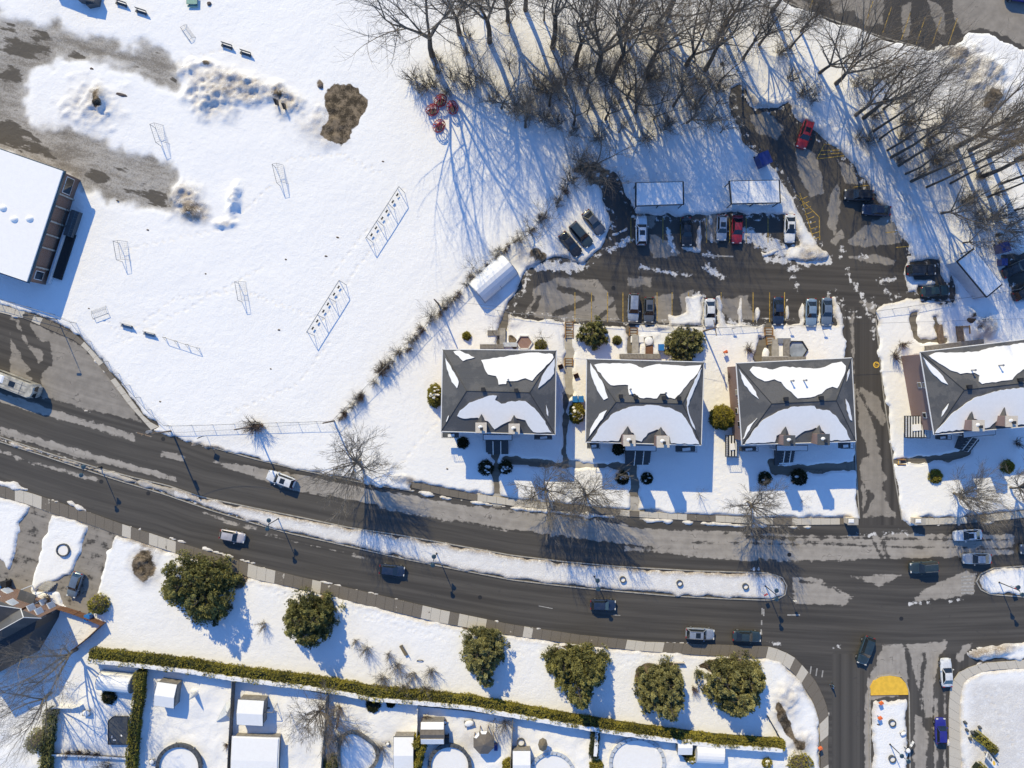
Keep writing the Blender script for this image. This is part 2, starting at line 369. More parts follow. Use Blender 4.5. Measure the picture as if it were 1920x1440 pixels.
MS = [(1440, 1125), (1350, 1122), (1260, 1117), (1110, 1104), (1035, 1096), (960, 1087), (855, 1067), (755, 1047), (605, 1013), (540, 999), (480, 982), (400, 958), (307, 926), (230, 903), (150, 877), (75, 852), (0, 828), (-90, 798)]
MEDR = [(2010, 1054), (1920, 1061), (1862, 1065), (1838, 1076), (1830, 1090), (1838, 1105), (1856, 1114), (1920, 1119), (2010, 1118)]
road = np.full(XX.shape, BIG)
main = NK + [(2010, 1235), (1920, 1236), (1840, 1242), (1800, 1257), (1782, 1282), (1778, 1330), (1780, 1560), (1552, 1560), (1553, 1380), (1556, 1342), (1540, 1297), (1507, 1250), (1466, 1219)] + SK[::-1]
sdf(main, road)
apron = np.full(XX.shape, BIG)      # lay-by beside the school
APR = [(-90, 560), (0, 586), (50, 598), (100, 621), (140, 638), (160, 653), (200, 702), (235, 750), (285, 803), (265, 801), (180, 776), (75, 746), (0, 722), (-90, 683)]
sdf(APR, apron)
lot = np.full(XX.shape, BIG)
LOT = [(948, 582), (972, 545), (990, 505), (1012, 492), (1040, 482), (1062, 486), (1092, 500), (1138, 455), (1150, 420), (1122, 345), (1150, 318), (1172, 360), (1192, 402), (1290, 407), (1368, 402), (1480, 404), (1498, 462), (1530, 464), (1532, 454), (1510, 415), (1486, 368), (1456, 318), (1426, 292), (1400, 272), (1375, 215), (1368, 165), (1388, 158), (1412, 196), (1450, 205), (1478, 192), (1500, 225), (1545, 262), (1590, 296), (1625, 345), (1672, 410), (1700, 460), (1712, 486), (1772, 492), (1790, 545), (1786, 570), (1745, 563), (1700, 556), (1655, 572), (1640, 584), (1584, 590), (1566, 552), (1556, 556), (1566, 608), (1440, 606), (1300, 610), (1100, 607), (960, 592)]
sdf(LOT, lot)
sdf([(1880, 480), (1960, 470), (1960, 560), (1900, 560)], lot)
drive = np.full(XX.shape, BIG)
sdf([(1566, 548), (1640, 560), (1642, 600), (1648, 680), (1655, 720), (1666, 795), (1676, 890), (1690, 972), (1712, 992), (1592, 992), (1612, 970), (1606, 870), (1603, 760), (1600, 700), (1586, 670), (1583, 590)], drive)
far = np.full(XX.shape, BIG)
sdf([(1440, -60), (1474, 4), (1560, 38), (1660, 72), (1735, 92), (1762, 88), (1800, 80), (1815, 60), (1850, 58), (1890, 78), (1930, 96), (2010, 110), (2010, -100)], far)
# footpaths (bare concrete)
path = np.full(XX.shape, BIG)
for pts, wd in ([(1066, 600), (1067, 740)], 11), ([(1060, 740), (1059, 872)], 7), ([(944, 860), (960, 864), (1010, 868), (1062, 871), (1110, 873), (1160, 875), (1190, 880)], 7), ([(930, 850), (931, 900), (932, 948)], 10), ([(1189, 862), (1189, 958)], 10), \
        ([(1446, 866), (1452, 882), (1500, 880), (1560, 876), (1604, 875)], 11), ([(1676, 866), (1720, 862), (1780, 856), (1812, 846)], 9), ([(1440, 612), (1442, 640), (1450, 672)], 12), ([(1186, 618), (1186, 664)], 14), ([(948, 590), (940, 640)], 10), \
        ([(1712, 590), (1716, 630), (1726, 640), (1770, 638)], 7), ([(1754, 598), (1762, 625)], 6), ([(1430, 640), (1420, 672)], 8):
    stroke(pts, wd, path)
drv = np.full(XX.shape, BIG)        # private driveways bottom left
DR1 = [(-80, 1120), (-80, 960), (-30, 1010), (18, 1075), (40, 985), (58, 952), (95, 962), (78, 1020), (58, 1104), (62, 1118), (40, 1130), (0, 1120)]
DR2 = [(170, 985), (216, 1000), (200, 1040), (172, 1160), (128, 1142), (112, 1112), (62, 1110), (80, 1098), (136, 1080), (150, 1045)]
sdf(DR1, drv); sdf(DR2, drv)
# pavements
WALKS = {
 'school': ([(-90, 548), (0, 571), (50, 585), (107, 607), (150, 632), (190, 675), (225, 720), (275, 787), (298, 800)], [(-90, 562), (0, 586), (50, 598), (100, 621), (140, 638), (160, 653), (200, 702), (240, 756), (284, 806)], .8),
 'north': ([(772, 903), (830, 915), (880, 925), (925, 930), (960, 936), (1060, 945), (1175, 957), (1320, 966), (1440, 971), (1480, 972), (1592, 972)], [(772, 914), (830, 928), (880, 937), (925, 943), (960, 948), (1060, 957), (1175, 968), (1320, 977), (1440, 983), (1480, 984), (1592, 983)], .45),
 'northeast': ([(1722, 972), (1800, 970), (1860, 964), (1920, 957), (2010, 946)], [(1722, 984), (1800, 982), (1860, 977), (1920, 970), (2010, 958)], .6),
 'south': (SK, [(-90, 904), (0, 931), (50, 944), (95, 961), (165, 982), (215, 1000), (310, 1030), (385, 1054), (480, 1086), (560, 1103), (695, 1136), (825, 1167), (960, 1191), (1085, 1208), (1205, 1220), (1330, 1229), (1435, 1233)], .18),
 'corner': ([(1440, 1212), (1466, 1219), (1490, 1233), (1507, 1250), (1526, 1273), (1540, 1297), (1550, 1325), (1553, 1345), (1552, 1400), (1556, 1560)], [(1435, 1233), (1460, 1240), (1477, 1252), (1495, 1270), (1510, 1292), (1523, 1313), (1532, 1335), (1536, 1352), (1538, 1400), (1541, 1560)], .5),
 'east': ([(1780, 1560), (1779, 1400), (1778, 1330), (1782, 1282), (1800, 1257), (1840, 1243), (1920, 1237), (2010, 1236)], [(1803, 1560), (1800, 1400), (1798, 1330), (1801, 1293), (1815, 1268), (1852, 1256), (1920, 1252), (2010, 1250)], .97)}
walkF = np.full(XX.shape, BIG)
for a, b, _ in WALKS.values(): sdf(a + b[::-1], walkF)
bare = np.maximum.reduce([road, apron, lot, drive, far, path, drv, walkF])
# snow-covered islands cut back out of the bare ground
sdf(MN + MS, bare, 'min'); sdf(MEDR, bare, 'min')
ISL = [(1633, 1310), (1701, 1308), (1702, 1360), (1704, 1560), (1637, 1560), (1634, 1380)]
sdf(ISL, bare, 'min')
sdf([(-90, 915), (0, 900), (25, 902), (55, 916), (52, 924), (0, 912)], bare, 'min')
sdf([(116, 940), (135, 935), (160, 955), (150, 959)], bare, 'min')
sdf([(1822, 1238), (1815, 1232), (1840, 1215), (1880, 1206), (2000, 1196), (2000, 1236), (1920, 1236)], bare, 'min')
sdf([(255, 988), (300, 1000), (400, 1031), (480, 1055), (478, 1059), (400, 1037), (320, 1011)], bare, 'min')
for q in ([(1284, 556), (1318, 552), (1318, 612), (1290, 610)], [(1342, 556), (1352, 552), (1360, 612), (1340, 612)], [(1386, 556), (1392, 556), (1392, 612), (1384, 612)], [(1418, 560), (1424, 560), (1422, 612), (1416, 612)], [(1472, 558), (1480, 558), (1480, 612), (1471, 612)], [(1500, 556), (1510, 556), (1509, 612), (1498, 612)], [(1534, 556), (1540, 556), (1540, 612), (1533, 612)], [(1252, 590), (1300, 585), (1310, 612), (1255, 612)]): sdf(q, bare, 'min')
for q in ([(1048, 435), (1100, 380), (1146, 418), (1142, 440), (1096, 490)],): sdf(q, bare, 'min')
stroke([(1150, 440), (1175, 430)], 10, bare, 'min'); stroke([(1258, 460), (1310, 470), (1312, 410)], 8, bare, 'min'); stroke([(1332, 400), (1336, 470)], 6, bare, 'min'); stroke([(1400, 440), (1432, 478), (1470, 465)], 9, bare, 'min')
sdf([(1470, 485), (1480, 462), (1534, 456), (1556, 478), (1548, 490), (1510, 494)], bare, 'min')
sdf([(1700, 480), (1780, 476), (1790, 575), (1745, 572), (1705, 545), (1692, 515)], bare, 'min'); sdf([(1708, 494), (1760, 490), (1764, 524), (1712, 526)], bare); sdf([(1722, 536), (1784, 534), (1786, 562), (1726, 564)], bare)
ds = -bare + vnoise(1.6, 5, 3) * 1.1
t = sstep((ds + 0.05) / 0.45)
hgt = -0.28 + t * 0.58 + t * (vnoise(6, 7, 4) * 0.16 + vnoise(0.9, 8, 2) * 0.035)
# cars' parked spots, etc. stay; masks
dirt = np.zeros(XX.shape); slush = np.zeros(XX.shape); earth = np.zeros(XX.shape)
# snow near a road picks up dirt
rd = np.maximum.reduce([road, lot, walkF]); dirt += .55 * sstep(1 - np.abs(ds) / 1.0) * (rd > -2.5)
med = np.full(XX.shape, BIG); sdf(MN + MS, med); dirt += np.where(med > -.5, .26 + .3 * sstep(1 - med / 1.3), 0)
mw = (XX / S + 960); slush += np.where((med > -.5) & (mw < 330) & (mw > 120), .62, 0)
# school yard: ploughed lanes
def lane(pts, soft, amp, fld, minz=None):
    f = np.full(XX.shape, BIG); sdf(pts, f); a = sstep((f + soft + (BN + vnoise(5, 98, 3)) * 3.2) / (2 * soft)); fld += a * amp; return a
a1 = lane([(-90, 10), (0, 26), (70, 40), (200, 72), (345, 108), (352, 135), (330, 162), (200, 128), (110, 112), (60, 150), (45, 220), (120, 248), (240, 285), (335, 318), (330, 400), (240, 385), (150, 350), (100, 330), (-90, 250)], 1.5, 1.0, slush)
hgt -= a1 * .2
for px, py, rx, ry, am in ((60, 95, 55, 28, .5), (20, 140, 30, 26, .5), (95, 70, 60, 12, .25), (10, 250, 60, 26, .5), (100, 290, 60, 14, .5), (175, 330, 40, 18, .45), (300, 370, 50, 22, .2), (215, 85, 18, 10, .3), (150, 108, 20, 8, .4), (330, 150, 12, 12, .3), (160, 240, 50, 6, .2)):
    blob(slush, px, py, rx, ry, am, 12)
def pile(px, py, rx, ry, h, rough, d, ang=0, seed=1, e=0):
    z = np.zeros(XX.shape); blob(z, px, py, rx, ry, 1, ang)
    global hgt
    hgt += z * (h * (.75 + vnoise(2.2, seed, 2)) + rough * vnoise(1.0, seed + 50, 3) * 2)
    dirt[...] += z * d; earth[...] += z * e
for a in ((175, 195, 75, 55, .6, .5, .35, 20, 11), (188, 180, 22, 30, .9, .9, .5, 0, 12, .55), (190, 200, 12, 12, .8, 1.2, 0, 0, 13, .6), (440, 160, 110, 38, 1.1, .8, .65, 15, 14), (400, 190, 60, 40, .8, 1.0, .5, 20, 15), (540, 195, 40, 30, .9, .8, .6, 20, 16, .3), (520, 178, 26, 20, .5, .6, .5, 0, 16, .42), (390, 120, 16, 10, .4, .4, .6, 0, 17, .7), (600, 235, 60, 50, .4, .3, .45, 0, 18), (350, 375, 36, 42, .7, .8, .8, 30, 19, .25), (370, 400, 30, 22, .4, .5, .9, 0, 20, .35),
          (440, 375, 14, 40, 1.2, .9, .1, 12, 21), (425, 420, 26, 10, .8, .8, .3, 0, 22), (1830, 130, 75, 42, 1.6, .9, .55, 30, 23), (1850, 175, 35, 40, 1.0, .6, .5, 0, 24, .25), (1780, 100, 40, 18, .7, .6, .75, 20, 25, .3), (1845, 615, 28, 30, 1.5, 1.0, .6, 0, 26), (1820, 590, 18, 16, .7, .6, .4, 0, 27, .55),
          (1430, 195, 60, 14, .6, .4, .1, 10, 28), (1600, 280, 22, 70, .8, .4, .05, -38, 29), (1700, 400, 20, 80, .8, .5, .05, -30, 30), (1520, 225, 50, 16, .7, .4, .05, 30, 31), (1520, 478, 45, 18, .4, .4, .8, 0, 32), (1870, 1218, 60, 12, .8, .6, .8, -8, 33), (1480, 1310, 40, 60, .5, .5, .45, 20, 34), (1500, 1400, 30, 40, .4, .4, .5, 0, 35), (272, 1055, 34, 48, .3, .5, .9, 0, 36, .8), (1070, 470, 60, 30, .2, .3, .5, 30, 38),
          (1470, 1352, 14, 50, .1, .2, .4, -22, 39, .85), (1500, 1395, 18, 20, .1, .2, .4, 0, 40, .8), (420, 865, 120, 10, .35, .4, .9, 13, 41, .2), (580, 890, 60, 8, .2, .3, .8, 12, 42, .3), (760, 900, 30, 10, .3, .5, .5, 12, 43), (380, 838, 60, 8, .3, .3, .9, 12, 44, .3), (255, 1010, 60, 10, .2, .3, .6, 20, 45),
          (1240, 612, 30, 8, .5, .3, .1, 0, 46), (1215, 645, 30, 30, .35, .3, .1, 0, 47), (950, 600, 40, 14, .25, .3, .2, 10, 48), (1490, 430, 25, 50, .2, .2, .2, -20, 49), (1440, 380, 150, 20, .15, .25, .1, 0, 52), (985, 480, 34, 26, .4, .3, .55, 0, 53), (880, 1075, 0.1, .1, 0, 0, 0, 0, 54)):
    pile(*a)
for px, py, rx, ry, am, ang in ((600, 158, 10, 14, .7, 0), (695, 228, 8, 20, .35, 0), (430, 1075, 42, 22, .8, 20), (605, 1135, 30, 20, .95, 10), (1075, 1225, 52, 20, .95, -4), (1065, 1240, 50, 24, .8, -4), (1225, 1258, 50, 22, .95, -15), (1372, 1247, 64, 20, .95, 4), (1400, 1262, 50, 18, .9, 10), (905, 1180, 56, 14, .9, 10), (440, 1085, 44, 26, .9, 20), (600, 1140, 36, 26, .95, 10), (1075, 1232, 66, 30, .95, 0), (1230, 1262, 62, 26, .95, -12), (1375, 1250, 72, 24, .95, 4), (1085, 318, 50, 16, .5, -25), (1353, 122, 10, 8, .8, 0), (1310, 150, 14, 10, .5, 0), (1850, 190, 18, 26, .7, 10), (890, 205, 130, 12, .35, 10), (1180, 480, 0, 0, 0, 0), (1300, 60, 100, 60, .3, 0), (1120, 60, 150, 80, .28, 0), (1180, 330, 40, 30, .4, 0), (1120, 330, 40, 40, .55, 0), (1010, 480, 30, 20, .6, 0), (1880, 440, 60, 20, .5, 0), (1750, 300, 100, 60, .2, -30), (960, 640, 12, 26, .9, -15)):
    if rx: blob(earth, px, py, rx, ry, am, ang)
ef = np.full(XX.shape, BIG)
for q in ([(612, 168), (630, 162), (655, 166), (678, 178), (682, 200), (674, 222), (664, 236), (655, 262), (640, 274), (625, 266), (607, 252), (616, 225), (612, 200)],): sdf(q, ef)
earth = np.maximum(earth, sstep((ef + 1.2 + vnoise(1.6, 71, 3) * 1.8) / 2.2))
earth *= (1 + vnoise(1.2, 70, 3) * .9)
for px, py, rx, ry, am in ((900, 1382, 60, 30, .55), (700, 1395, 50, 12, .5), (1150, 140, 330, 120, .36), (1700, 300, 200, 140, .32), (930, 560, 20, 20, .3), (440, 820, 140, 24, .15), (1330, 470, 120, 60, .3), (1080, 560, 140, 40, .2)):
    blob(dirt, px, py, rx, ry, am)
hgt -= np.clip(earth, 0, 1) * .05
ym = sstep((720 - 1290 - YY / S) / 20 * -1 - 0) if False else sstep(((720 - YY / S) - (1235 + (XX / S + 960) * .1)) / 25) * sstep((1500 - (XX / S + 960)) / 20)
hgt += ym * t * (vnoise(3.2, 81, 3) * .55)
dirt += sstep((XX / S + 960 - 1800) / 30) * sstep(((720 - YY / S) - 1260) / 30) * .35
# footprints across the fields
r_ = random.Random(4)
def prints(pts, step=.7):
    for a, b in zip(pts[:-1], pts[1:]):
        a = P(*a); b = P(*b); n = int((b - a).length / step)
        for k in range(n):
            p = a.lerp(b, k / n); s = .16 * (1 if k % 2 else -1); x = p.x + s * .7 + r_.uniform(-.08, .08); y = p.y + s + r_.uniform(-.08, .08)
            i, j = int((x - GX0) / RES + .5), int((y - GY0) / RES + .5)
            if 1 < i < nx - 2 and 1 < j < ny - 2: hgt[j, i] -= .12
prints([(500, 1090), (620, 1115), (700, 1150), (860, 1185)]); prints([(510, 1110), (640, 1135), (700, 1160), (840, 1200)]); prints([(965, 1225), (1040, 1215)]); prints([(1150, 1250), (1200, 1235), (1240, 1230)])
prints([(928, 1080), (945, 1050)]); prints([(1515, 625), (1545, 655), (1550, 668)]); prints([(200, 600), (235, 640), (500, 500)]); prints([(880, 640), (900, 690)]); prints([(250, 620), (330, 560), (455, 545), (600, 600)]); prints([(600, 610), (720, 430), (760, 350)]); prints([(230, 470), (420, 430), (520, 340)]); prints([(690, 430), (620, 520)]); prints([(620, 640), (560, 720), (420, 780)]); prints([(420, 95), (350, 110)]); prints([(700, 900), (760, 860), (830, 780)]); prints([(540, 300), (640, 290), (720, 330)]); prints([(1100, 650), (1110, 720)]); prints([(1340, 680), (1345, 760), (1340, 860), (1355, 950)]); prints([(1850, 1300), (1900, 1400)]); prints([(1340, 900), (1350, 960)]); prints([(460, 1085), (560, 1120)])
# thin the mesh away well inside bare ground; keep a rim under the edges
def sheet(name, z, keep, mats, cols=None, zarr=None):
    idx = -np.ones(XX.shape, int); kv = np.zeros(XX.shape, bool)
    kv[:-1, :-1] |= keep; kv[1:, :-1] |= keep; kv[:-1, 1:] |= keep; kv[1:, 1:] |= keep
    idx[kv] = np.arange(kv.sum()); Z = zarr[kv] if zarr is not None else np.full(kv.sum(), z)
    V = np.stack([XX[kv], YY[kv], Z], 1); j, i = np.nonzero(keep)
    F = np.stack([idx[j, i], idx[j, i + 1], idx[j + 1, i + 1], idx[j + 1, i]], 1)
    me = quickmesh(name, V, F, mats, 4)
    at = me.color_attributes.new('mask', 'FLOAT_COLOR', 'POINT')
    a = np.ones((len(V), 4), np.float32)
    for k, c in enumerate(cols or ()): a[:, k] = c[kv]
    at.data.foreach_set('color', a.ravel())
    me.polygons.foreach_set('use_smooth', np.ones(len(F), bool))
    o = bpy.data.objects.new(name, me); C.objects.link(o); o['kind'] = 'structure'; return o
cell = lambda f: (f[:-1, :-1] + f[1:, :-1] + f[:-1, 1:] + f[1:, 1:]) / 4
sheet('snow_ground', 0, cell(ds) > -0.6, M['snow'], (dirt, slush, earth), hgt)
# dry patches and thin snow on the asphalt
dry = np.full(XX.shape, -1.5); thin = np.full(XX.shape, -2.2); lat = np.zeros(XX.shape)
mc = [((a[0] + b[0]) / 2, (a[1] + b[1]) / 2) for a, b in zip(MN[:18], MS[::-1][:18])]
lf = np.full(XX.shape, BIG); stroke(MN[:16] + [(1700, 1090), (2010, 1080)], 1, lf, margin=40); lat = -lf
lat = np.where((XX > (1560 - 960) * S) & (YY < (720 - 1225) * S), XX * 1.0 + 30, lat)
lat = np.where((drive > -1.5) & (YY > (720 - 985) * S) & (YY < (720 - 575) * S), XX * 1.0 + 77, lat)
D = lambda pts: sdf(pts, dry)
for q in ([(-90, 565), (0, 589), (60, 606), (140, 640), (160, 655), (205, 705), (265, 790), (180, 772), (75, 742), (40, 715), (-90, 700)],
          [(400, 866), (480, 873), (560, 888), (700, 920), (860, 946), (1000, 963), (1180, 985), (1180, 1000), (960, 995), (760, 962), (660, 938), (560, 922), (500, 905)],
          [(1000, 968), (1200, 990), (1400, 1000), (1600, 1003), (1900, 1002), (1900, 1040), (1800, 1046), (1480, 1052), (1400, 1046), (1250, 1032), (1150, 1018), (1000, 1000)],
          [(1170, 1024), (1250, 1030), (1420, 1044), (1420, 1052), (1250, 1038), (1170, 1032)],
          [(0, 737), (100, 768), (255, 815), (250, 825), (100, 782), (0, 756)], [(300, 843), (350, 856), (346, 866), (304, 856)], [(0, 800), (150, 845), (330, 895), (330, 902), (150, 860), (0, 815)],
          [(1484, 1084), (1520, 1082), (1560, 1096), (1598, 1122), (1586, 1135), (1490, 1134)], [(1592, 1080), (1640, 1078), (1690, 1078), (1665, 1092), (1648, 1102), (1630, 1092)],
          [(1712, 1122), (1760, 1090), (1812, 1072), (1832, 1074), (1826, 1112), (1800, 1120), (1716, 1130)], [(1655, 1212), (1690, 1208), (1700, 1240), (1706, 1300), (1632, 1312), (1626, 1280)],
          [(1700, 1208), (1778, 1202), (1758, 1240), (1750, 1290), (1748, 1345), (1730, 1345), (1722, 1290)], [(1716, 1340), (1730, 1345), (1738, 1380), (1738, 1470), (1714, 1470)], [(1752, 1310), (1758, 1310), (1757, 1470), (1751, 1470)], [(1770, 1300), (1775, 1300), (1775, 1340), (1770, 1340)], [(1770, 1405), (1774, 1405), (1775, 1470), (1770, 1470)],
          [(1790, 1235), (1806, 1212), (1822, 1205), (1800, 1245)], [(1620, 1300), (1632, 1290), (1634, 1470), (1622, 1470)],
          # lot
          [(1556, 370), (1572, 340), (1576, 400), (1564, 440), (1552, 420)], [(1588, 455), (1620, 425), (1665, 400), (1700, 440), (1690, 455), (1640, 462), (1600, 462)], [(1592, 482), (1640, 476), (1680, 486), (1678, 498), (1620, 490)], [(1560, 452), (1578, 430), (1582, 445), (1566, 462)],
          [(1218, 440), (1260, 455), (1275, 480), (1222, 484)], [(1320, 400), (1352, 402), (1350, 455), (1325, 450)], [(1000, 540), (1040, 520), (1120, 525), (1150, 560), (1160, 600), (1060, 604), (980, 590), (1000, 565)], [(1228, 555), (1262, 550), (1258, 605), (1230, 604)], [(1276, 550), (1300, 545), (1296, 600), (1278, 600)], [(1176, 520), (1222, 520), (1220, 536), (1176, 536)], [(1376, 345), (1420, 300), (1450, 320), (1400, 350)], [(1490, 270), (1530, 290), (1545, 360), (1520, 370), (1500, 330)], [(1570, 300), (1600, 315), (1610, 345), (1585, 345)],
          [(1405, 215), (1440, 210), (1470, 240), (1455, 262), (1420, 250)], [(1190, 402), (1230, 404), (1225, 430), (1195, 430)], [(1610, 566), (1640, 568), (1640, 590)], [(1330, 560), (1400, 555), (1420, 600), (1370, 602)],
          # access road
          [(1594, 600), (1600, 585), (1604, 720), (1612, 740), (1640, 800), (1650, 850), (1660, 900), (1652, 915), (1634, 870), (1622, 830), (1610, 800), (1606, 740)], [(1606, 720), (1650, 745), (1660, 790), (1655, 800), (1630, 765)], [(1612, 860), (1650, 860), (1662, 940), (1680, 968), (1618, 970), (1640, 930), (1614, 900)], [(1614, 905), (1625, 930), (1618, 960)],
          # far lot
          [(1775, -60), (2010, -100), (2010, 100), (1930, 90), (1850, 52), (1805, 62), (1790, 30)], [(1490, 0), (1530, 10), (1520, 26), (1496, 12)], [(1560, -40), (1660, -40), (1655, 45), (1625, 50), (1600, 20), (1560, 28)], [(1690, 10), (1712, 0), (1702, 75), (1690, 70)], [(1738, 0), (1765, 10), (1772, 40), (1778, 75), (1760, 60), (1745, 30)]):
    D(q)
for pts, wd in ([(0, 846), (60, 868), (150, 892), (180, 900)], 3), ([(380, 960), (440, 982), (480, 990)], 2), ([(500, 1002), (560, 1018), (700, 1048)], 2): stroke(pts, wd, dry)
for pts, wd in ([(20, 610), (40, 650), (62, 680), (70, 720), (62, 745)], 20), ([(8, 600), (6, 700)], 26), ([(45, 605), (60, 640), (85, 650), (88, 680), (60, 700)], 18), ([(1500, 1090), (1560, 1100), (1600, 1130)], 3), ([(1400, 1008), (1900, 1012)], 3), ([(1300, 1016), (1900, 1030)], 2), ([(1630, 1000), (1660, 1060)], 5), ([(1648, 1000), (1672, 1060)], 5), ([(1734, 1225), (1726, 1300), (1734, 1360)], 6): stroke(pts, wd, dry, 'min')
for pts, wd in ([(1050, 540), (1110, 560), (1040, 590)], 12), ([(1010, 560), (990, 600)], 10), ([(1120, 600), (1150, 570)], 8), ([(1640, 470), (1660, 480)], 5): stroke(pts, wd, dry, 'min')
for pts, wd in (([(0, 826), (100, 856), (300, 920), (480, 976), (750, 1043)], 2), ([(1140, 470), (1180, 450)], 10), ([(1320, 478), (1350, 480)], 6), ([(1325, 500), (1352, 520)], 12), ([(1200, 500), (1300, 520)], 4), ([(1060, 510), (1100, 500)], 5), ([(1480, 505), (1500, 502)], 10), ([(1485, 510), (1495, 545)], 5), ([(1590, 505), (1596, 530)], 3), ([(1600, 530), (1620, 560), (1630, 600)], 4), ([(1650, 528), (1676, 524)], 7), ([(1662, 545), (1672, 562)], 5), ([(1580, 460), (1576, 480)], 4), ([(1612, 480), (1625, 484)], 6), ([(1635, 560), (1640, 640)], 3), ([(1580, 560), (1582, 580)], 2), ([(1440, 485), (1480, 490)], 12), ([(1500, 492), (1555, 490)], 14),
                ([(1400, 440), (1470, 470)], 26), ([(1252, 430), (1262, 470)], 8), ([(1310, 560), (1330, 620)], 22), ([(1350, 600), (1400, 610)], 8), ([(1008, 500), (1090, 500)], 18), ([(990, 520), (975, 560)], 6), ([(1610, 1003), (1700, 1000)], 4), ([(1568, 1212), (1573, 1216)], 4), ([(1442, 1206), (1468, 1208)], 3), ([(1404, 1066), (1424, 1068)], 2.5), ([(1780, 1126), (1800, 1125)], 2.5), ([(1705, 1131), (1740, 1128)], 2)):
    stroke(pts, wd, thin)
thin = np.maximum(thin, np.where((lot > -1) & (lot < 1.0), -.2, -3)); thin = np.maximum(thin, np.where((far > -1) & (far < .6), -.6, -3))
th2 = np.minimum(thin, 1.0)
dryp = np.full(XX.shape, -1.0); sdf([(1055, 600), (1080, 600), (1080, 740), (1055, 740)], dryp); sdf([(1176, 930), (1200, 930), (1200, 965), (1176, 965)], dryp); sdf([(920, 925), (942, 925), (942, 950), (920, 950)], dryp); sdf([(1066, 862), (1120, 862), (1120, 884), (1066, 884)], dryp)
fields = {'road': np.maximum(road, BIG), 'layby': apron, 'parking_lot': lot, 'access_road': drive, 'far_parking_lot': far, 'private_driveway': drv, 'footpath': path}
st_ = np.stack([cell(f) for f in fields.values()]); win = st_.argmax(0); mx = st_.max(0)
keepall = (mx > -1.3) & (cell(ds) < 1.3)
for k, nm in enumerate(fields):
    m = M['road'] if nm == 'road' else M['path'] if nm == 'footpath' else M['lot']
    d_ = dryp if nm == 'footpath' else (np.maximum(dry, .2) if nm == 'private_driveway' else dry)
    sheet(nm, 0.0, keepall & (win == k), m, (d_, th2 if nm not in ('footpath', 'private_driveway') else th2 * 0 - 3, lat))
# wide base of snow out to the horizon, under everything
b = MB(); r0 = ((-900, -900), (900, -900), (900, 900), (-900, 900)); b.poly([(x, y, -0.32) for x, y in r0]); base = b.build('ground', M['snow']); base['kind'] = 'structure'
at = base.data.color_attributes.new('mask', 'FLOAT_COLOR', 'POINT'); at.data.foreach_set('color', [0, 0, 0, 1] * 4)
# pavements: slabs with joints and a kerb face
def resample(pts, n):
    q = np.array([tuple(P(*p))[:2] for p in pts]); d = np.r_[0, np.cumsum(np.hypot(*np.diff(q, axis=0).T))]
    t_ = np.linspace(0, d[-1], n); return np.stack([np.interp(t_, d, q[:, 0]), np.interp(t_, d, q[:, 1])], 1)
def pavement(key, a, b_, pd):
    ln = sum((P(*x) - P(*y)).length for x, y in zip(a[:-1], a[1:])); n = max(2, int(ln / 1.5))
    A, B = resample(a, n + 1), resample(b_, n + 1); mb = MB(); tint = []; rr = random.Random(len(key) * 7 + n); z = .13; run = 0
    for k in range(n):
        if run <= 0: val = 1.0 if rr.random() < pd else 0.0; run = rr.choice((1, 1, 2, 3))
        run -= 1
        g = .035 / 1.5; zz = z + rr.uniform(-.008, .008)
        pa, pb = A[k] + (A[k + 1] - A[k]) * g, A[k + 1]; qa, qb = B[k] + (B[k + 1] - B[k]) * g, B[k + 1]
        n0 = len(mb.v); mb.slab([(*pa, zz), (*pb, zz), (*qb, zz), (*qa, zz)], .3)
        e0 = val * .55 + .25 + rr.uniform(-.12, .12); e1 = e0 + rr.uniform(-.14, .14); tint += [e0, e1, e1, e0] * 2
    o = mb.build('pavement', M['walk']); o['kind'] = 'structure'
    mj = MB()
    at = o.data.color_attributes.new('mask', 'FLOAT_COLOR', 'POINT'); at.data.foreach_set('color', [v for x in tint for v in (x, 0, 0, 1)])
    return o
for k, (a, b_, pd) in WALKS.items(): pavement(k, a, b_, pd)
jb = MB()
for a, b_, _ in WALKS.values():
    n = 60; A, B = resample(a, n), resample(b_, n)
    for k in range(n - 1):
        jb.poly([(*A[k], .09), (*A[k + 1], .09), (*B[k + 1], .09), (*B[k], .09)])
o = jb.build('pavement_bed', M['black']); o['kind'] = 'structure'
# kerb stones round the islands and along the carriageways
def kerb(pts, closed=False, wd=.16, z=.15, mat='conc'):
    q = resample(pts, max(4, len(pts) * 5)); mb = MB()
    for a, b_ in zip(q[:-1], q[1:]):
        d = b_ - a; l = np.hypot(*d); c = (a + b_) / 2; mb.box((c[0], c[1], z / 2 - .1), (l * 1.02, wd, z + .2), math.atan2(d[1], d[0]))
    o = mb.build('kerb', M[mat]); o['kind'] = 'structure'; return o
kerb(MN + MS); kerb(MEDR)
kerb([(1634, 1560), (1631, 1400), (1630, 1300), (1634, 1282), (1646, 1268), (1668, 1265), (1690, 1268), (1700, 1282), (1704, 1300), (1705, 1380), (1707, 1560)])
kerb([(320, 812), (375, 832), (480, 861), (560, 880), (680, 905), (770, 920)])
kerb([(1602, 720), (1604, 870), (1611, 972)], z=.12); kerb([(1642, 600), (1656, 740), (1668, 820), (1678, 900), (1691, 975)], z=.12)
kerb([(1474, 4), (1560, 38), (1660, 72), (1735, 92)], z=.15)
nose = MB(); nose.prism([tuple(P(*p))[:2] for p in ((1632, 1303), (1631, 1288), (1637, 1276), (1650, 1268), (1668, 1266), (1686, 1269), (1697, 1280), (1702, 1293), (1702, 1302))], 0, .17)
tag(nose.build('painted_island_nose', M['yellow']), kind='structure')
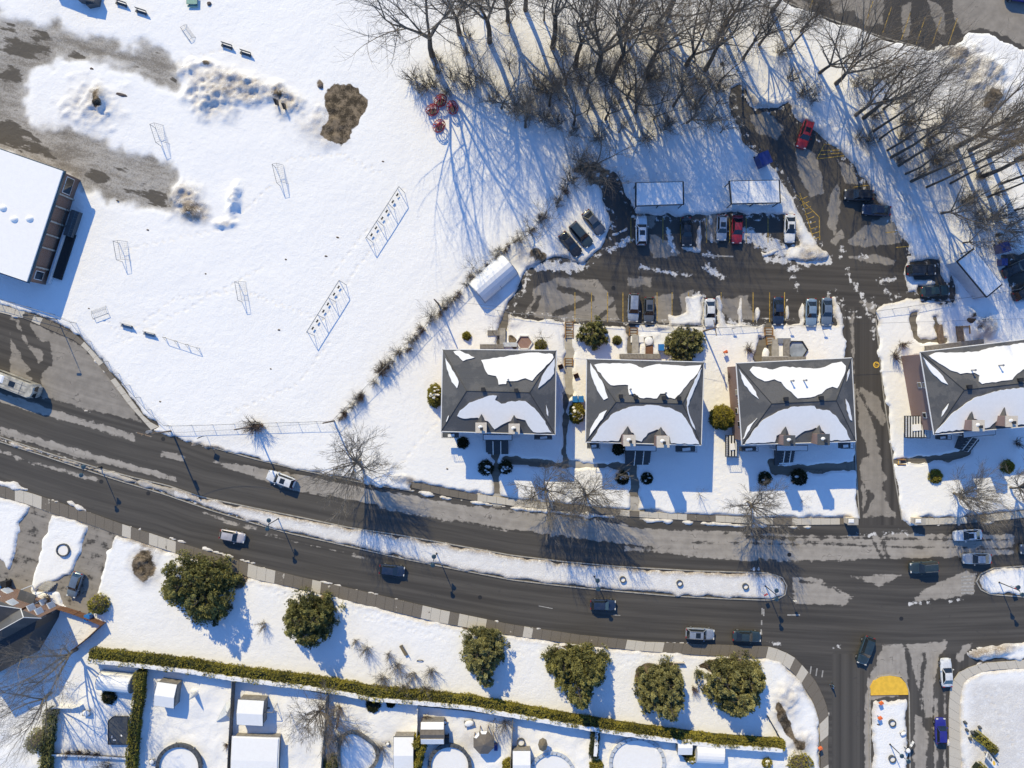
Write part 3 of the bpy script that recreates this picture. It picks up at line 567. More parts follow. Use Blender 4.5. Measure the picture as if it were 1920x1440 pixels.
# painted lines
def line(mb, a, b_, wd=.12, z=.006):
    a, b_ = P(*a), P(*b_); d = b_ - a; n = Vector((-d.y, d.x, 0)).normalized() * wd / 2
    mb.poly([(p.x, p.y, z) for p in (a - n, b_ - n, b_ + n, a + n)])
yl = MB()
for x in (1078, 1109, 1139, 1168, 1232, 1260, 1291, 1352, 1412, 1443, 1471): line(yl, (x, 548), (x, 604))
for x in (1183, 1243, 1276, 1325, 1368, 1399, 1440): line(yl, (x, 408), (x, 455))
for a, b_ in (((1493, 365), (1536, 407)), ((1536, 407), (1537, 450)), ((1500, 362), (1526, 452))): line(yl, a, b_)
for k in range(9): line(yl, (1499 + k * 3.2, 376 + k * 9), (1514 + k * 3.1, 368 + k * 9.5))
for a, b_ in (((1532, 297), (1546, 270)), ((1546, 270), (1580, 272)), ((1532, 298), (1590, 291)), ((1540, 282), (1585, 281)), ((1536, 290), (1588, 286)), ((1600, 351), (1630, 347)), ((1640, 390), (1680, 386)), ((1660, 436), (1700, 433)), ((1680, 464), (1725, 460))): line(yl, a, b_)
for x, y in ((1718, 82), (1748, 82), (1778, 84), (1690, 74), (1655, 62), (1516, 22), (1620, 52)): line(yl, (x, y), (x + 17, y - 50))
tag(yl.build('yellow_bay_lines', M['yelline']), kind='structure')
wl = MB()
line(wl, (1010, 1136), (1036, 1141)); line(wl, (1150, 1153), (1163, 1154))
for a, b_ in (((1429, 1140), (1429, 1152)), ((1428, 1163), (1428, 1172)), ((1427, 1180), (1428, 1190)), ((1432, 1142), (1432, 1155)), ((1318, 479), (1375, 481)), ((1476, 1153), (1500, 1153))): line(wl, a, b_, .22)
for k in range(3): line(wl, (1521 + k * 11, 1249 + k * 4), (1519 + k * 11, 1264 + k * 3), .2)
for k in range(6): line(wl, (1802, 1082 + k * 6), (1826, 1080 + k * 6.4), .3)
tag(wl.build('white_road_lines', M['whline']), kind='structure')
sk = random.Random(9)
for px, py in ((306, 823), (190, 903), (278, 925), (1480, 1040), (900, 1120), (1690, 1160), (1150, 540)):
    q = P(px, py); mh = MB(); mh.prism([(q.x + .34 * math.cos(k * .52), q.y + .34 * math.sin(k * .52)) for k in range(12)], -.02, .008); tag(mh.build('manhole_cover', M['black']), kind='structure')
# handicapped symbol, small yellow disc at the road edge
sy = MB(); c = P(1643, 684)
for k in range(24):
    a0, a1 = k / 24 * 6.283, (k + 1) / 24 * 6.283
    sy.poly([(c.x + r * math.cos(t_), c.y + r * math.sin(t_), .007) for r, t_ in ((.36, a0), (.5, a0), (.5, a1), (.36, a1))])
line(sy, (1640, 681), (1641, 687), .1, .007); line(sy, (1643, 682), (1646, 682), .1, .007); line(sy, (1643, 686), (1646, 686), .1, .007)
tag(sy.build('yellow_ground_disc', M['yellow']), 'small round yellow marking on the access road beside the snow edge', 'marking')
# ================================================================ TERRACED HOUSES
XY = lambda p: (p[0], p[1])
EZ, RZ = 6.8, 8.3
def roofplanes(e, r):
    nw, ne, se, sw = [P(*p, EZ) for p in e]; rw, re = [P(*p, RZ) for p in r]
    f = lambda a, b_, c: (a, (b_ - a).cross(c - a).normalized())
    return dict(N=f(nw, ne, rw), S=f(sw, se, rw), W=f(nw, sw, rw), E=f(ne, se, re)), (nw, ne, se, sw, rw, re)
def railing(mb, a, b_, h=1.0, m=0, step=.14, r=.02):
    a, b_ = Vector(a), Vector(b_); n = max(1, int((b_ - a).length / step)); up = Vector((0, 0, h))
    mb.tube(a + up, b_ + up, .035, n=4, m=m)
    for k in range(n + 1): p = a.lerp(b_, k / n); mb.tube(p, p + up, r, n=3, m=m, cap=False)
def window(parent, c, n, wd, ht, frame='white', pane='glass'):
    n = Vector(n).normalized(); t_ = Vector((-n.y, n.x, 0)); c = Vector(c); rz = math.atan2(t_.y, t_.x)
    fb = MB(); fb.box(c + n * .03, (wd + .2, .10, ht + .2), rz); w_ = fb.build('window', M[frame], parent)
    gb = MB(); gb.box(c + n * .06, (wd, .10, ht), rz); gb.build('pane', M[pane], w_)
def house(lbl, e, r, patches, capmat, capw, chims, vents, pipes, canopy, stair, porch, path_side=1, west=()):
    pl, (nw, ne, se, sw, rw, re) = roofplanes(e, r)
    ctr = (nw + ne + se + sw) / 4
    T = thing('brick_house', lbl, 'house', (ctr.x, ctr.y, 0), group='row of hip-roofed brick houses behind the main road')
    o = Vector((ctr.x, ctr.y, 0))
    def B(mb, name, mats, parent=None, **k):
        mb.v = [(v[0] - o.x, v[1] - o.y, v[2]) for v in mb.v]; return mb.build(name, mats, parent or T, **k)
    ins = lambda p: p + (Vector((ctr.x, ctr.y, p.z)) - p).normalized() * .75
    wl_ = [ins(p) for p in (nw, ne, se, sw)]
    mb = MB(); mb.prism([XY(p) for p in wl_], -.3, EZ - .12); B(mb, 'wall', M['brick'])
    rb = MB()
    for q in ((sw, se, re, rw), (ne, nw, rw, re), (nw, sw, rw), (se, ne, re)): rb.poly(q)
    rb.poly([p - Vector((0, 0, .2)) for p in (nw, ne, se, sw)])
    for a, b_ in ((nw, ne), (ne, se), (se, sw), (sw, nw)): d_ = Vector((0, 0, .2)); rb.poly((b_, a, a - d_, b_ - d_))
    roof = B(rb, 'roof', M['shingle'])
    rc = MB()
    for a, b_ in ((rw, re), (nw, rw), (sw, rw), (ne, re), (se, re)): rc.tube(a, b_, .07, n=4)
    B(rc, 'ridge_cap', M['dmetal'], roof)
    g = MB()
    for a, b_ in ((nw, ne), (ne, se), (se, sw), (sw, nw)): g.tube(a + Vector((0, 0, -.02)), b_ + Vector((0, 0, -.02)), .085, n=5)
    B(g, 'gutter', M['white'], roof)
    for key, poly in patches:
        p0, n = pl[key]
        if n.z < 0: n = -n
        pts = poly; sm = []
        for a, b_ in zip(pts, pts[1:] + pts[:1]):       # subdivide with a little wobble
            sm.append(a); k = max(1, int(math.hypot(b_[0] - a[0], b_[1] - a[1]) / 6))
            for i in range(1, k): sm.append((a[0] + (b_[0] - a[0]) * i / k + r_.uniform(-1.1, 1.1), a[1] + (b_[1] - a[1]) * i / k + r_.uniform(-1.1, 1.1)))
        q = [onplane(x, y, p0 + Vector((0, 0, .17)), n) for x, y in sm]
        a = sum(q[i].x * q[(i + 1) % len(q)].y - q[(i + 1) % len(q)].x * q[i].y for i in range(len(q)))
        if a < 0: q = q[::-1]
        s = MB(); s.slab(q, .155); B(s, 'roof_snow', M['snowcap'], roof)
    for (px, py, ww) in chims:                          # chimneys standing on the front eave, with a cricket behind
        ww *= .9; c = P(px, py, 9.2); mbc = MB(); hw = ww / 2
        mbc.box((c.x, c.y, 4.6), (ww, ww * .92, 9.2)); ch = B(mbc, 'chimney', M['brick'])
        k = MB(); k.box((c.x, c.y, 9.26), (ww + .16, ww * .92 + .16, .14)); B(k, 'chimney_cap', M[capmat], ch)
        f = MB(); f.tube((c.x + .1, c.y - .15, 9.3), (c.x + .1, c.y - .15, 9.75), .16, n=8); f.box((c.x + .1, c.y - .15, 9.8), (.45, .45, .07)); B(f, 'flue', M['dmetal'], ch)
        sb = MB(); sb.dome((c.x - .1, c.y + .12, 9.33), .34, .26, .12, 8, 2); B(sb, 'chimney_snow', M['snowcap'], ch)
        cr = MB(); y0 = c.y + ww * .46; zz = 7.9; ax = Vector((c.x, y0, zz)); bk = Vector((c.x, y0 + 1.3, zz - .1))
        cr.poly((Vector((c.x - hw, y0, 7.2)), ax, bk)); cr.poly((ax, Vector((c.x + hw, y0, 7.2)), bk)); B(cr, 'cricket', M['shingle'], roof)
    for px, py in vents:
        c = P(px, py, 8.6); v = MB(); v.box((c.x, c.y, 8.35), (.5, .45, .8), .05); v.box((c.x, c.y, 8.78), (.62, .57, .06), .05); B(v, 'roof_vent', M['black'], roof)
    for px, py in pipes:
        c = P(px, py, 8.4); v = MB(); v.tube((c.x, c.y, 7.6), (c.x, c.y, 8.75), .1, n=8); v.tube((c.x, c.y, 8.75), (c.x, c.y, 8.85), .16, n=8); B(v, 'vent_pipe', M['gmetal'], roof)
    # front entrance
    (cx_, cy_), cw, cl, ca = canopy; c = P(cx_, cy_, 3.4)
    cb = MB(); cb.box((c.x, c.y, 3.3), (cw * S, cl * S, .18), ca); cn = B(cb, 'canopy', M['dmetal'])
    cb = MB(); cb.box((c.x, c.y, 3.44), (cw * S * .95, cl * S * .82, .12), ca); B(cb, 'canopy_snow', M['snowcap'], cn)
    for s in (-1, 1):
        pb = MB(); q = c + Vector((s * cw * S * .46, -cl * S * .35, 0)); pb.box((q.x, q.y, 1.6), (.16, .16, 3.3)); B(pb, 'canopy_post', M['white'])
    (sx, sy_), sw_, sl_, sa = stair; c = P(sx, sy_, .8); ux = Vector((math.cos(sa), math.sin(sa), 0)); uy = Vector((-math.sin(sa), math.cos(sa), 0))
    st2 = MB(); W_, Ln = sw_ * S, sl_ * S
    for k in range(7):
        q = c + uy * (Ln / 2 - Ln * (k + .5) / 7); zt = 1.5 - k * .2; st2.box((q.x, q.y, zt / 2), (W_, Ln / 7 + .01, zt), sa)
    B(st2, 'front_steps', M['slatecap'])
    rl = MB()
    for s in (-.5, -.17, .17, .5):
        a = c + ux * (s * W_) + uy * Ln / 2 + Vector((0, 0, 1.5 - .8)); b_ = c + ux * (s * W_) - uy * Ln / 2 + Vector((0, 0, .15 - .8)); a.z = 1.5; b_.z = .2
        if abs(s) < .3: railing(rl, a, b_, .95, step=.5, r=.025); rl.tube(a + Vector((0, 0, .95)), b_ + Vector((0, 0, .95)), .07, n=5)
    B(rl, 'handrail', M['white'])
    for (px, py, bw, bl, z) in porch:                     # balconies tucked against the corners
        c = P(px, py, z); q = MB(); q.box((c.x, c.y, z), (bw * S, bl * S, .18)); bo = B(q, 'balcony', M['slatecap'] if bl < 30 else M['dmetal'])
        if bl >= 30:
            q = MB(); ns = int(bw / 5)
            for k in range(ns): q.box((c.x + (k - (ns - 1) / 2) * bw * S / ns, c.y, z + .16), (bw * S / ns * .42, bl * S * .94, .1))
            B(q, 'slat', M['white'], bo)
        q = MB(); hx, hy = bw * S / 2, bl * S / 2
        for a, b_ in (((-hx, hy), (-hx, -hy)), ((-hx, -hy), (hx, -hy)), ((hx, -hy), (hx, hy))): railing(q, (c.x + a[0], c.y + a[1], z + .1), (c.x + b_[0], c.y + b_[1], z + .1), .95, step=.3)
        B(q, 'railing', M['dmetal'], bo)
        q = MB(); q.box((c.x + .1, c.y - .1, z + .27), (bw * S * .4, bl * S * (.5 if bl < 30 else .3), .14), .1); B(q, 'balcony_snow', M['snowcap'], bo)
    # walls' openings
    def onwall(a, b_, t_): return a.lerp(b_, t_)
    a, b_, c, d_ = wl_
    nW = Vector((-(a - d_).y, (a - d_).x, 0)).normalized(); nS = Vector(((c - d_).y, -(c - d_).x, 0)).normalized()
    def win(pa, pb, t_, z, wd, ht, n):
        p = pa.lerp(pb, t_) - o; window(T, (p.x, p.y, z), n, wd, ht)
    for t_ in (.15, .35, .65, .85):
        for z in (2.2, 5.0): win(d_, c, t_, z, 1.4, 1.3, nS)
        for z in (1.5, 4.6): win(b_, a, t_, z, 1.3, 1.2, -nS)
    for t_, z in west: win(a, d_, t_, z, .7, .8, nW)
    q = (d_.lerp(c, .5)) - o; db = MB(); db.box((q.x + nS.x * .05, q.y + nS.y * .05, 2.55), (1.9, .1, 2.1), math.atan2((c - d_).y, (c - d_).x)); db.build('front_door', M['brownwood'], T)
    return T
HS = [
 ('grey-roofed brick house nearest the schoolyard, leftmost of the row of four', [(830, 655), (1043, 657), (1041, 815), (827, 809)], [(875, 733), (993, 736)],
  [('N', [(902, 675), (925, 671), (950, 668), (985, 662), (1010, 661), (1036, 664), (1038, 670), (998, 714), (992, 712), (985, 709), (970, 714), (950, 714), (949, 720), (935, 721), (930, 705), (915, 702), (908, 690)]), ('N', [(850, 659), (862, 657), (890, 670), (868, 677)]),
   ('E', [(1040, 672), (1039, 700), (1022, 718), (1009, 728), (1016, 706), (1031, 684)]), ('W', [(835, 671), (842, 682), (860, 716), (857, 728), (847, 716), (838, 692)]), ('W', [(842, 779), (838, 790), (836, 791), (840, 780)]), ('E', [(1024, 759), (1028, 772), (1028, 781), (1025, 776)]),
   ('S', [(857, 780), (862, 770), (880, 755), (916, 742), (932, 742), (928, 750), (940, 757), (960, 752), (985, 752), (1002, 765), (1018, 785), (1034, 811), (1000, 810), (990, 798), (985, 788), (968, 784), (950, 792), (927, 805), (915, 790), (895, 783), (870, 785)])],
  'beige', 1, [(902, 802, 1.65), (964, 804, 1.65)], [(906, 730), (968, 732)], [(953, 712)], ((933, 820), 54, 11, -.01), ((932, 839), 42, 26, 0), [(845, 815, 30, 10, 2.6), (1018, 819, 32, 8, 2.6)]),
 ('grey-roofed brick house between two round evergreens, second from left in its row', [(1100, 673), (1320, 679), (1315, 835), (1098, 829)], [(1155, 754), (1280, 757)],
  [('N', [(1114, 684), (1130, 681), (1180, 681), (1205, 690), (1230, 683), (1290, 686), (1315, 684), (1308, 700), (1265, 748), (1252, 745), (1248, 738), (1238, 738), (1232, 747), (1200, 746), (1190, 738), (1180, 740), (1178, 722), (1145, 722), (1130, 706)]),
   ('W', [(1107, 681), (1112, 690), (1128, 713), (1140, 746), (1132, 750), (1120, 732), (1108, 700)]), ('W', [(1105, 818), (1107, 805), (1124, 776), (1138, 769), (1130, 785), (1112, 808)]),
   ('E', [(1316, 690), (1308, 715), (1296, 745), (1290, 762), (1292, 775), (1302, 798), (1304, 806), (1299, 800), (1290, 775), (1288, 748), (1303, 712)]),
   ('S', [(1108, 827), (1125, 800), (1150, 775), (1180, 763), (1220, 759), (1255, 764), (1278, 775), (1295, 800), (1311, 833), (1258, 831), (1256, 820), (1245, 808), (1232, 805), (1215, 812), (1203, 828), (1192, 825), (1188, 812), (1175, 808), (1165, 815), (1160, 827)])],
  'beige', 1, [(1180, 826, 1.8), (1243, 828, 1.9)], [(1164, 743), (1192, 745), (1245, 746), (1273, 747)], [(1248, 737), (1182, 730)], ((1201, 840), 58, 11, -.02), ((1196, 858), 46, 28, 0), [(1285, 841, 36, 11, 2.6), (1112, 835, 22, 10, 2.6)]),
 ('grey-roofed brick house beside the access road, third from left in its row', [(1380, 681), (1597, 671), (1605, 828), (1391, 834)], [(1447, 757), (1568, 751)],
  [('N', [(1406, 694), (1412, 687), (1424, 688), (1449, 693), (1469, 687), (1505, 690), (1539, 690), (1561, 681), (1578, 678), (1586, 686), (1582, 705), (1570, 728), (1561, 725), (1550, 729), (1541, 738), (1520, 745), (1496, 747), (1484, 735), (1475, 729), (1465, 716), (1452, 711), (1434, 715), (1421, 709)]),
   ('W', [(1386, 692), (1396, 705), (1413, 729), (1423, 748), (1415, 742), (1396, 722)]), ('W', [(1420, 784), (1411, 795), (1396, 822), (1393, 824), (1402, 800)]), ('E', [(1586, 748), (1591, 756), (1598, 789), (1594, 787), (1588, 769)]), ('E', [(1593, 692), (1591, 706), (1588, 715), (1589, 700)]),
   ('S', [(1397, 832), (1411, 810), (1430, 788), (1460, 771), (1490, 762), (1527, 761), (1531, 767), (1556, 770), (1571, 784), (1584, 802), (1595, 825), (1553, 826), (1550, 816), (1540, 806), (1529, 802), (1509, 808), (1490, 822), (1486, 829), (1475, 818), (1466, 812), (1456, 817), (1453, 829)])],
  'slatecap', 0, [(1480, 826, 1.7), (1544, 824, 1.8)], [(1474, 748), (1540, 746)], [(1486, 714), (1510, 713)], ((1485, 840), 58, 11, 0), ((1471, 858), 34, 28, .06), [(1402, 841, 30, 8, 2.6), (1583, 835, 22, 10, 2.6), (1371, 836, 22, 40, 1.4)], 1, ((.35, 4.2), (.48, 5), (.6, 3.6), (.6, 5.4), (.78, 4.4))),
 ('grey-roofed brick house right of the access road, cut by the right edge', [(1725, 660), (1942, 634), (1962, 797), (1751, 815)], [(1808, 731), (1930, 717)],
  [('N', [(1742, 667), (1755, 661), (1795, 661), (1836, 659), (1856, 652), (1920, 643), (1934, 643), (1925, 690), (1907, 701), (1898, 712), (1842, 720), (1836, 715), (1837, 704), (1828, 699), (1801, 701), (1782, 694), (1761, 681)]),
   ('W', [(1731, 670), (1744, 682), (1768, 705), (1778, 721), (1766, 716), (1747, 698), (1737, 682)]), ('W', [(1779, 757), (1776, 766), (1766, 781), (1768, 771)]),
   ('S', [(1754, 812), (1785, 776), (1827, 746), (1877, 731), (1920, 727), (1940, 736), (1952, 790), (1908, 797), (1898, 786), (1884, 778), (1868, 790), (1856, 801), (1842, 803), (1832, 786), (1818, 782), (1812, 804)])],
  'beige', 1, [(1834, 798, 1.8), (1896, 790, 1.8)], [(1818, 725), (1914, 712)], [(1826, 694), (1878, 685)], ((1836, 813), 60, 10, .1), ((1812, 832), 30, 28, -.35), [(1765, 819, 22, 8, 2.6), (1716, 800, 40, 40, 2.8)], 1, ((.4, 4.2), (.4, 5.6), (.8, 4.2), (.9, 2.2))),
]
for h in HS: house(*h)
# decks behind the houses
def deck(lbl, c, sz, rz, z, parts, mat='greywood', g=None):
    p = P(*c, z); T = thing('back_deck', lbl, 'deck', (p.x, p.y, 0), rz, g)
    mb = MB(); mb.box((0, 0, z - .1), (sz[0] * S, sz[1] * S, .2)); mb.build('platform', M[mat], T)
    for sx in (-1, 1):
        for sy in (-1, 1): q = MB(); q.box((sx * sz[0] * S * .46, sy * sz[1] * S * .4, z / 2 - .1), (.12, .12, z)); q.build('post', M['wood'], T)
    for k, (dx, dy, w_, l, zt, m) in enumerate(parts):
        q = MB(); q.box((dx * S, -dy * S, zt / 2), (w_ * S, l * S, zt)); q.build('step' if zt < z - .05 else 'landing', M[m], T)
    q = MB(); hx, hy = sz[0] * S / 2, sz[1] * S / 2
    railing(q, (-hx, hy, z), (hx * .1, hy, z), .9, step=.4); q.build('railing', M['white'], T)
    return T
deck('grey deck with hatch and steps behind the leftmost brick house', (922, 650), (44, 9), 0, .9, ((20, -20, 11, 30, .7, 'conc'), (4, -26, 24, 10, .5, 'greywood'), (34, -4, 26, 8, .8, 'tarp')))
deck('pale deck with snowy landing behind the second brick house', (1200, 668), (76, 9), 0, .9, ((-8, -22, 12, 36, .7, 'conc'), (-4, -32, 24, 12, .5, 'snowcap'), (18, -14, 14, 20, .6, 'brownwood')))
deck('grey deck leading to a stone ramp behind the third brick house', (1470, 673), (82, 9), 0, .9, ((-14, -20, 12, 34, .5, 'conc'), (6, -20, 11, 34, .7, 'greywood'), (2, -34, 24, 10, .6, 'gmetal')))
deck('long grey deck with two plank ramps behind the rightmost brick house', (1790, 648), (110, 12), .12, .9, ((-20, -22, 10, 40, .5, 'wood'), (16, -20, 12, 30, .6, 'wood')))
# small hexagonal hot-tub pits / planters behind the houses
def hexpit(lbl, c, r, inner, name='garden_bed', cat='garden bed', rim='white', n=6, h=.6):
    p = P(*c); T = thing(name, lbl, cat, (p.x, p.y, 0)); mb = MB(); k = MB()
    for i in range(n):
        a0, a1 = i / n * 6.2832, (i + 1) / n * 6.2832; q = [(r * math.cos(a), r * .9 * math.sin(a)) for a in (a0, a1)]
        d = math.hypot(q[1][0] - q[0][0], q[1][1] - q[0][1]); mb.box(((q[0][0] + q[1][0]) / 2, (q[0][1] + q[1][1]) / 2, h / 2), (d * 1.03, .16, h), math.atan2(q[1][1] - q[0][1], q[1][0] - q[0][0]))
    mb.build('rim', M[rim], T); k.prism([(r * .95 * math.cos(i / n * 6.2832), r * .86 * math.sin(i / n * 6.2832)) for i in range(n)], 0, h * .6); k.build('surface', M[inner], T)
hexpit('white-rimmed hexagonal bed with pinkish top beside the leftmost house deck', (983, 642), 1.3, 'brick')
hexpit('dark-rimmed hexagonal pool of grey ice beside the third house deck', (1492, 656), 1.7, 'ice', 'garden_pool', 'pool', 'dmetal')
# concrete steps with yellow nosings on the paths
def steps(lbl, c, rz=0, n=3, wd=1.1, mat='ochre'):
    p = P(*c); T = thing('outdoor_steps', lbl, 'steps', (p.x, p.y, 0), rz, 'yellow-edged steps on the footpaths')
    for k in range(n):
        q = MB(); q.box((0, -.4 * k, .16 - .05 * k), (wd, .38, .34 - .06 * k)); s_ = q.build('step', M['conc'], T)
        q = MB(); q.box((0, -.4 * k + .14, .345 - .08 * k), (wd * 1.04, .12, .03)); q.build('nosing', M[mat], s_)
    for s in (-1, 1): q = MB(); q.box((s * wd * .55, -.4, .2), (.12, 1.3, .5)); q.build('cheek_wall', M['ochre'], T)
    return T
steps('yellow-edged steps at the parking end of the path between first two houses', (1067, 606)); steps('yellow-edged steps just below the topmost steps on the path between first two houses', (1067, 622))
steps('yellow-edged steps on the path level with the roof edge between first two houses', (1066, 674)); steps('yellow-edged steps between parking bays and second house deck', (1187, 617))
steps('rusty yellow steps by the parking behind the third house', (1440, 617)); steps('rusty yellow steps one step nearer the third house deck', (1443, 634), .1)
steps('rusty orange planked steps behind the rightmost house', (1803, 614), .05, 3, 1.9); steps('single yellow-edged step on the front path right of the access road', (1684, 866), 1.57, 1, .7, 'yellow')
# ================================================================ SCHOOL AND OTHER BUILDINGS
def school():
    z = 4.6; e = [(-110, 243), (118, 322), (51, 527), (-170, 452)]; q = [P(*p, z) for p in e]; c = sum(q, Vector()) / 4
    T = thing('school_building', 'flat snow-covered roof building with brown brick wall at the left edge', 'school')
    mb = MB(); mb.prism([XY(p) for p in q], -.3, z - .35); mb.build('wall', M['brownbrick'], T)
    mb = MB(); out = [p + (p - c).normalized() * .35 for p in q]; mb.prism([XY(p) for p in out], z - .35, z); rf = mb.build('roof', M['teal'], T)
    mb = MB(); inn = [p + (p - c).normalized() * .12 for p in q]; n = 26; g = []
    mb.prism([XY(p) for p in inn], z, z + .22); mb.build('roof_snow', M['snowcap'], rf)
    for k, (px, py) in enumerate(((5, 390), (26, 411), (55, 410))):
        p = P(px, py, z + .3); d = MB(); d.dome((p.x, p.y, z + .18), .62, .5, .4, 14, 4); s_ = d.build('skylight', M['snowcap'], rf, smooth=True)
        d = MB(); d.box((p.x, p.y, z + .26), (.8, .7, .14)); d.build('skylight_kerb', M['white'], s_)
    a, b_ = q[1], q[2]; n_ = Vector(((b_ - a).y, -(b_ - a).x, 0)).normalized(); n_ = -n_ if n_.x < 0 else n_
    rz = math.atan2((b_ - a).y, (b_ - a).x)
    for t_ in (.06, .13, .93):
        p = a.lerp(b_, t_); window(T, (p.x, p.y, 2.5), n_, 1.2, 1.7)
    for t_ in (.19, .3, .44, .56, .68, .86):
        p = a.lerp(b_, t_) + n_ * .12; m = MB(); m.box((p.x, p.y, 2.1), (.25, .3, 4.1), rz); m.build('pilaster', M['conc'], T)
    for k, t_ in enumerate((.36, .38)):
        pass
    p = a.lerp(b_, .4) + n_ * 1.5; m = MB()
    m.box((p.x, p.y, .7), (4.2, 1.3, 1.2), rz); m.build('ramp', M['slatecap'], T)
    m = MB(); u = (b_ - a).normalized()
    for s in (-.7, .7): railing(m, p - u * 2 + n_ * s + Vector((0, 0, -z + 1.3)), p + u * 2 + n_ * s + Vector((0, 0, -z + 1.3)), 1, step=.35)
    m.build('handrail', M['teal'], T)
    p = a.lerp(b_, .7) + n_ * 1.6; m = MB(); m.box((p.x, p.y, .3), (7.5, 1.4, .7), rz); m.build('window_well', M['black'], T)
    p = a.lerp(b_, .72) + n_ * .75; m = MB(); m.box((p.x, p.y, .6), (9, .3, 1.2), rz); m.build('retaining_wall', M['tarp'], T)
school()
def shelter():
    T = thing('play_shelter', 'dark sheltered structure at the top edge beside the schoolyard benches', 'shelter')
    z = 5.2; q = [P(*p) + Vector((0, 0, z)) for p in ((62, -130), (84, -66), (88, -58), (154, -33), (170, -74), (176, -100))]
    m = MB(); m.prism([XY(p) for p in q], z - .4, z); m.build('roof', M['brownwood'], T)
    for p in q: k = MB(); k.box((p.x * .99, p.y - .2, z / 2 - .2), (.3, .3, z - .4)); k.build('post', M['wood'], T)
    p = P(166, -4, 1.2); k = MB(); k.box((p.x, p.y, 1), (3, 1.4, 2), -.2); k.box((p.x + .4, p.y - .5, .7), (1.6, 1.2, 1.4), .2); k.build('panel', M['slatecap'], T)
shelter()
# bottom-left houses
def corner_house(lbl, fa, fb, ha, dep, hgt_, ridge, g=None):
    # fa, fb: top edge of the facade (px at wall height); dep: vector (px) to the back
    a, b_ = P(*fa, hgt_), P(*fb, hgt_); d = Vector((dep[0] * S, -dep[1] * S, 0)); T = thing('terraced_house', lbl, 'house', group=g)
    c, e = b_ + d, a + d; m = MB(); m.prism([XY(p) for p in (a, b_, c, e)], -.3, hgt_); m.build('wall', M['brownbrick'], T)
    up = Vector((0, 0, ridge)); ma, mb_ = (a + e) / 2 + up, (b_ + c) / 2 + up
    ma, mb_ = a.lerp(e, .5) + up, b_.lerp(c, .5) + up
    r1 = a.lerp(b_, .5) + up; r2 = e.lerp(c, .5) + up
    m = MB(); o1 = (a - b_).normalized() * .3; dn = d.normalized() * .3; lo = Vector((0, 0, -.12))
    A, B_, Cc, E, R1, R2 = a + o1 - dn + lo, b_ - o1 - dn + lo, c - o1 + dn + lo, e + o1 + dn + lo, r1 - dn, r2 + dn
    for q in ((A, R1, R2, E), (R1, B_, Cc, R2), (A, B_, R1), (E, R2, Cc)):
        n = (Vector(q[1]) - Vector(q[0])).cross(Vector(q[2]) - Vector(q[0])); m.poly(q if n.z > 0 else q[::-1])
    m.build('roof', M['shingle'], T)
    fr = MB(); fr.tube(A, R1, .07, n=4); fr.tube(B_, R1, .07, n=4); fr.tube(R1, R2, .06, n=4); fr.build('verge_trim', M['white'], T)
    n_ = -d.normalized()
    for t_ in (.25, .72):
        for z in (1.7, 4.6): p = a.lerp(b_, t_); window(T, (p.x, p.y, z), n_, 1.5, 1.4, 'white', 'tarp')
    return T
corner_house('brown brick gabled house with dark roof right of the entry porch, bottom left', (38, 1146), (70, 1160), 0, (-130, 72), 6.3, 1.6, 'brown brick houses at the bottom left')
m = MB(); q_ = [P(x, y, 6.1) for x, y in ((69, 1162), (65, 1180), (27, 1246), (-60, 1290), (-95, 1234))]; m.prism([XY(p) for p in q_], -.3, 6.1); m.build('shaded_roof_slope', M['dmetal'], bpy.data.objects['terraced_house'])  # far roof slope as a block; its shade is painted in with near-black
corner_house('brown brick house with grey entry porch at the left edge, bottom left', (-40, 1118), (34, 1144), 0, (-70, 100), 6.0, 1.5, 'brown brick houses at the bottom left')
p = P(50, 1120, 3); T = thing('entry_porch', 'small grey porch roof with white trim over the steps of the bottom left house', 'porch', (p.x, p.y, 0), -.35)
m = MB(); m.box((0, 0, 3), (2.6, 1.6, .16)); m.build('roof', M['shingle'], T)
m = MB()
for s in (-1, 1): m.tube((s * 1.25, -.75, 0), (s * 1.25, -.75, 3), .08, n=6); m.tube((s * 1.25, .75, 0), (s * 1.25, .75, 3), .08, n=6)
m.build('post', M['white'], T)
for k in range(5): m = MB(); m.box((.9 + k * .12, 1.0 + k * .3, .45 - k * .08), (1.6, .3, .9 - k * .16), 0); m.build('step', M['conc'], T)
# ================================================================ CAR SHELTERS
def carport(lbl, quad, z, g='snow-covered parking shelters', bars=True):
    q = [P(*p, z) for p in quad]; c = sum(q, Vector()) / 4; T = thing('parking_shelter', lbl, 'shelter', group=g)
    up = Vector((0, 0, .01)); m = MB(); m.prism([XY(p) for p in q], z - .14, z); rf = m.build('roof', M['dmetal'], T)
    m = MB(); inn = [p + (c - p).normalized() * .22 for p in q]; m.prism([XY(p) for p in inn], z, z + .3); m.build('roof_snow', M['snowcap'], rf)
    m = MB()
    for a, b_ in zip(q, q[1:] + q[:1]): m.tube(a + Vector((0, 0, .1)), b_ + Vector((0, 0, .1)), .075, n=4)
    if bars: m.tube(q[0].lerp(q[3], .5) + Vector((0, 0, .2)), q[1].lerp(q[2], .5) + Vector((0, 0, .2)), .06, n=4)
    m.build('edge_frame', M['dmetal'], rf)
    for k, (a, b_) in enumerate(zip(q, q[1:] + q[:1])):
        for t_ in ((0, .5) if k % 2 == 0 else (0,)):
            p = a.lerp(b_, t_); p = p + (c - p).normalized() * .25; m = MB(); m.box((p.x, p.y, z / 2 - .1), (.12, .12, z - .1)); m.build('post', M['dmetal'], T)
    return T
carport('snow-topped shelter with a crossbar above the left parking bays', [(1191, 343), (1281, 341), (1282, 384), (1191, 387)], 2.9)
carport('snow-topped shelter above the red car and white sedan bays', [(1366, 340), (1461, 338), (1463, 381), (1370, 383)], 3.0, bars=False)
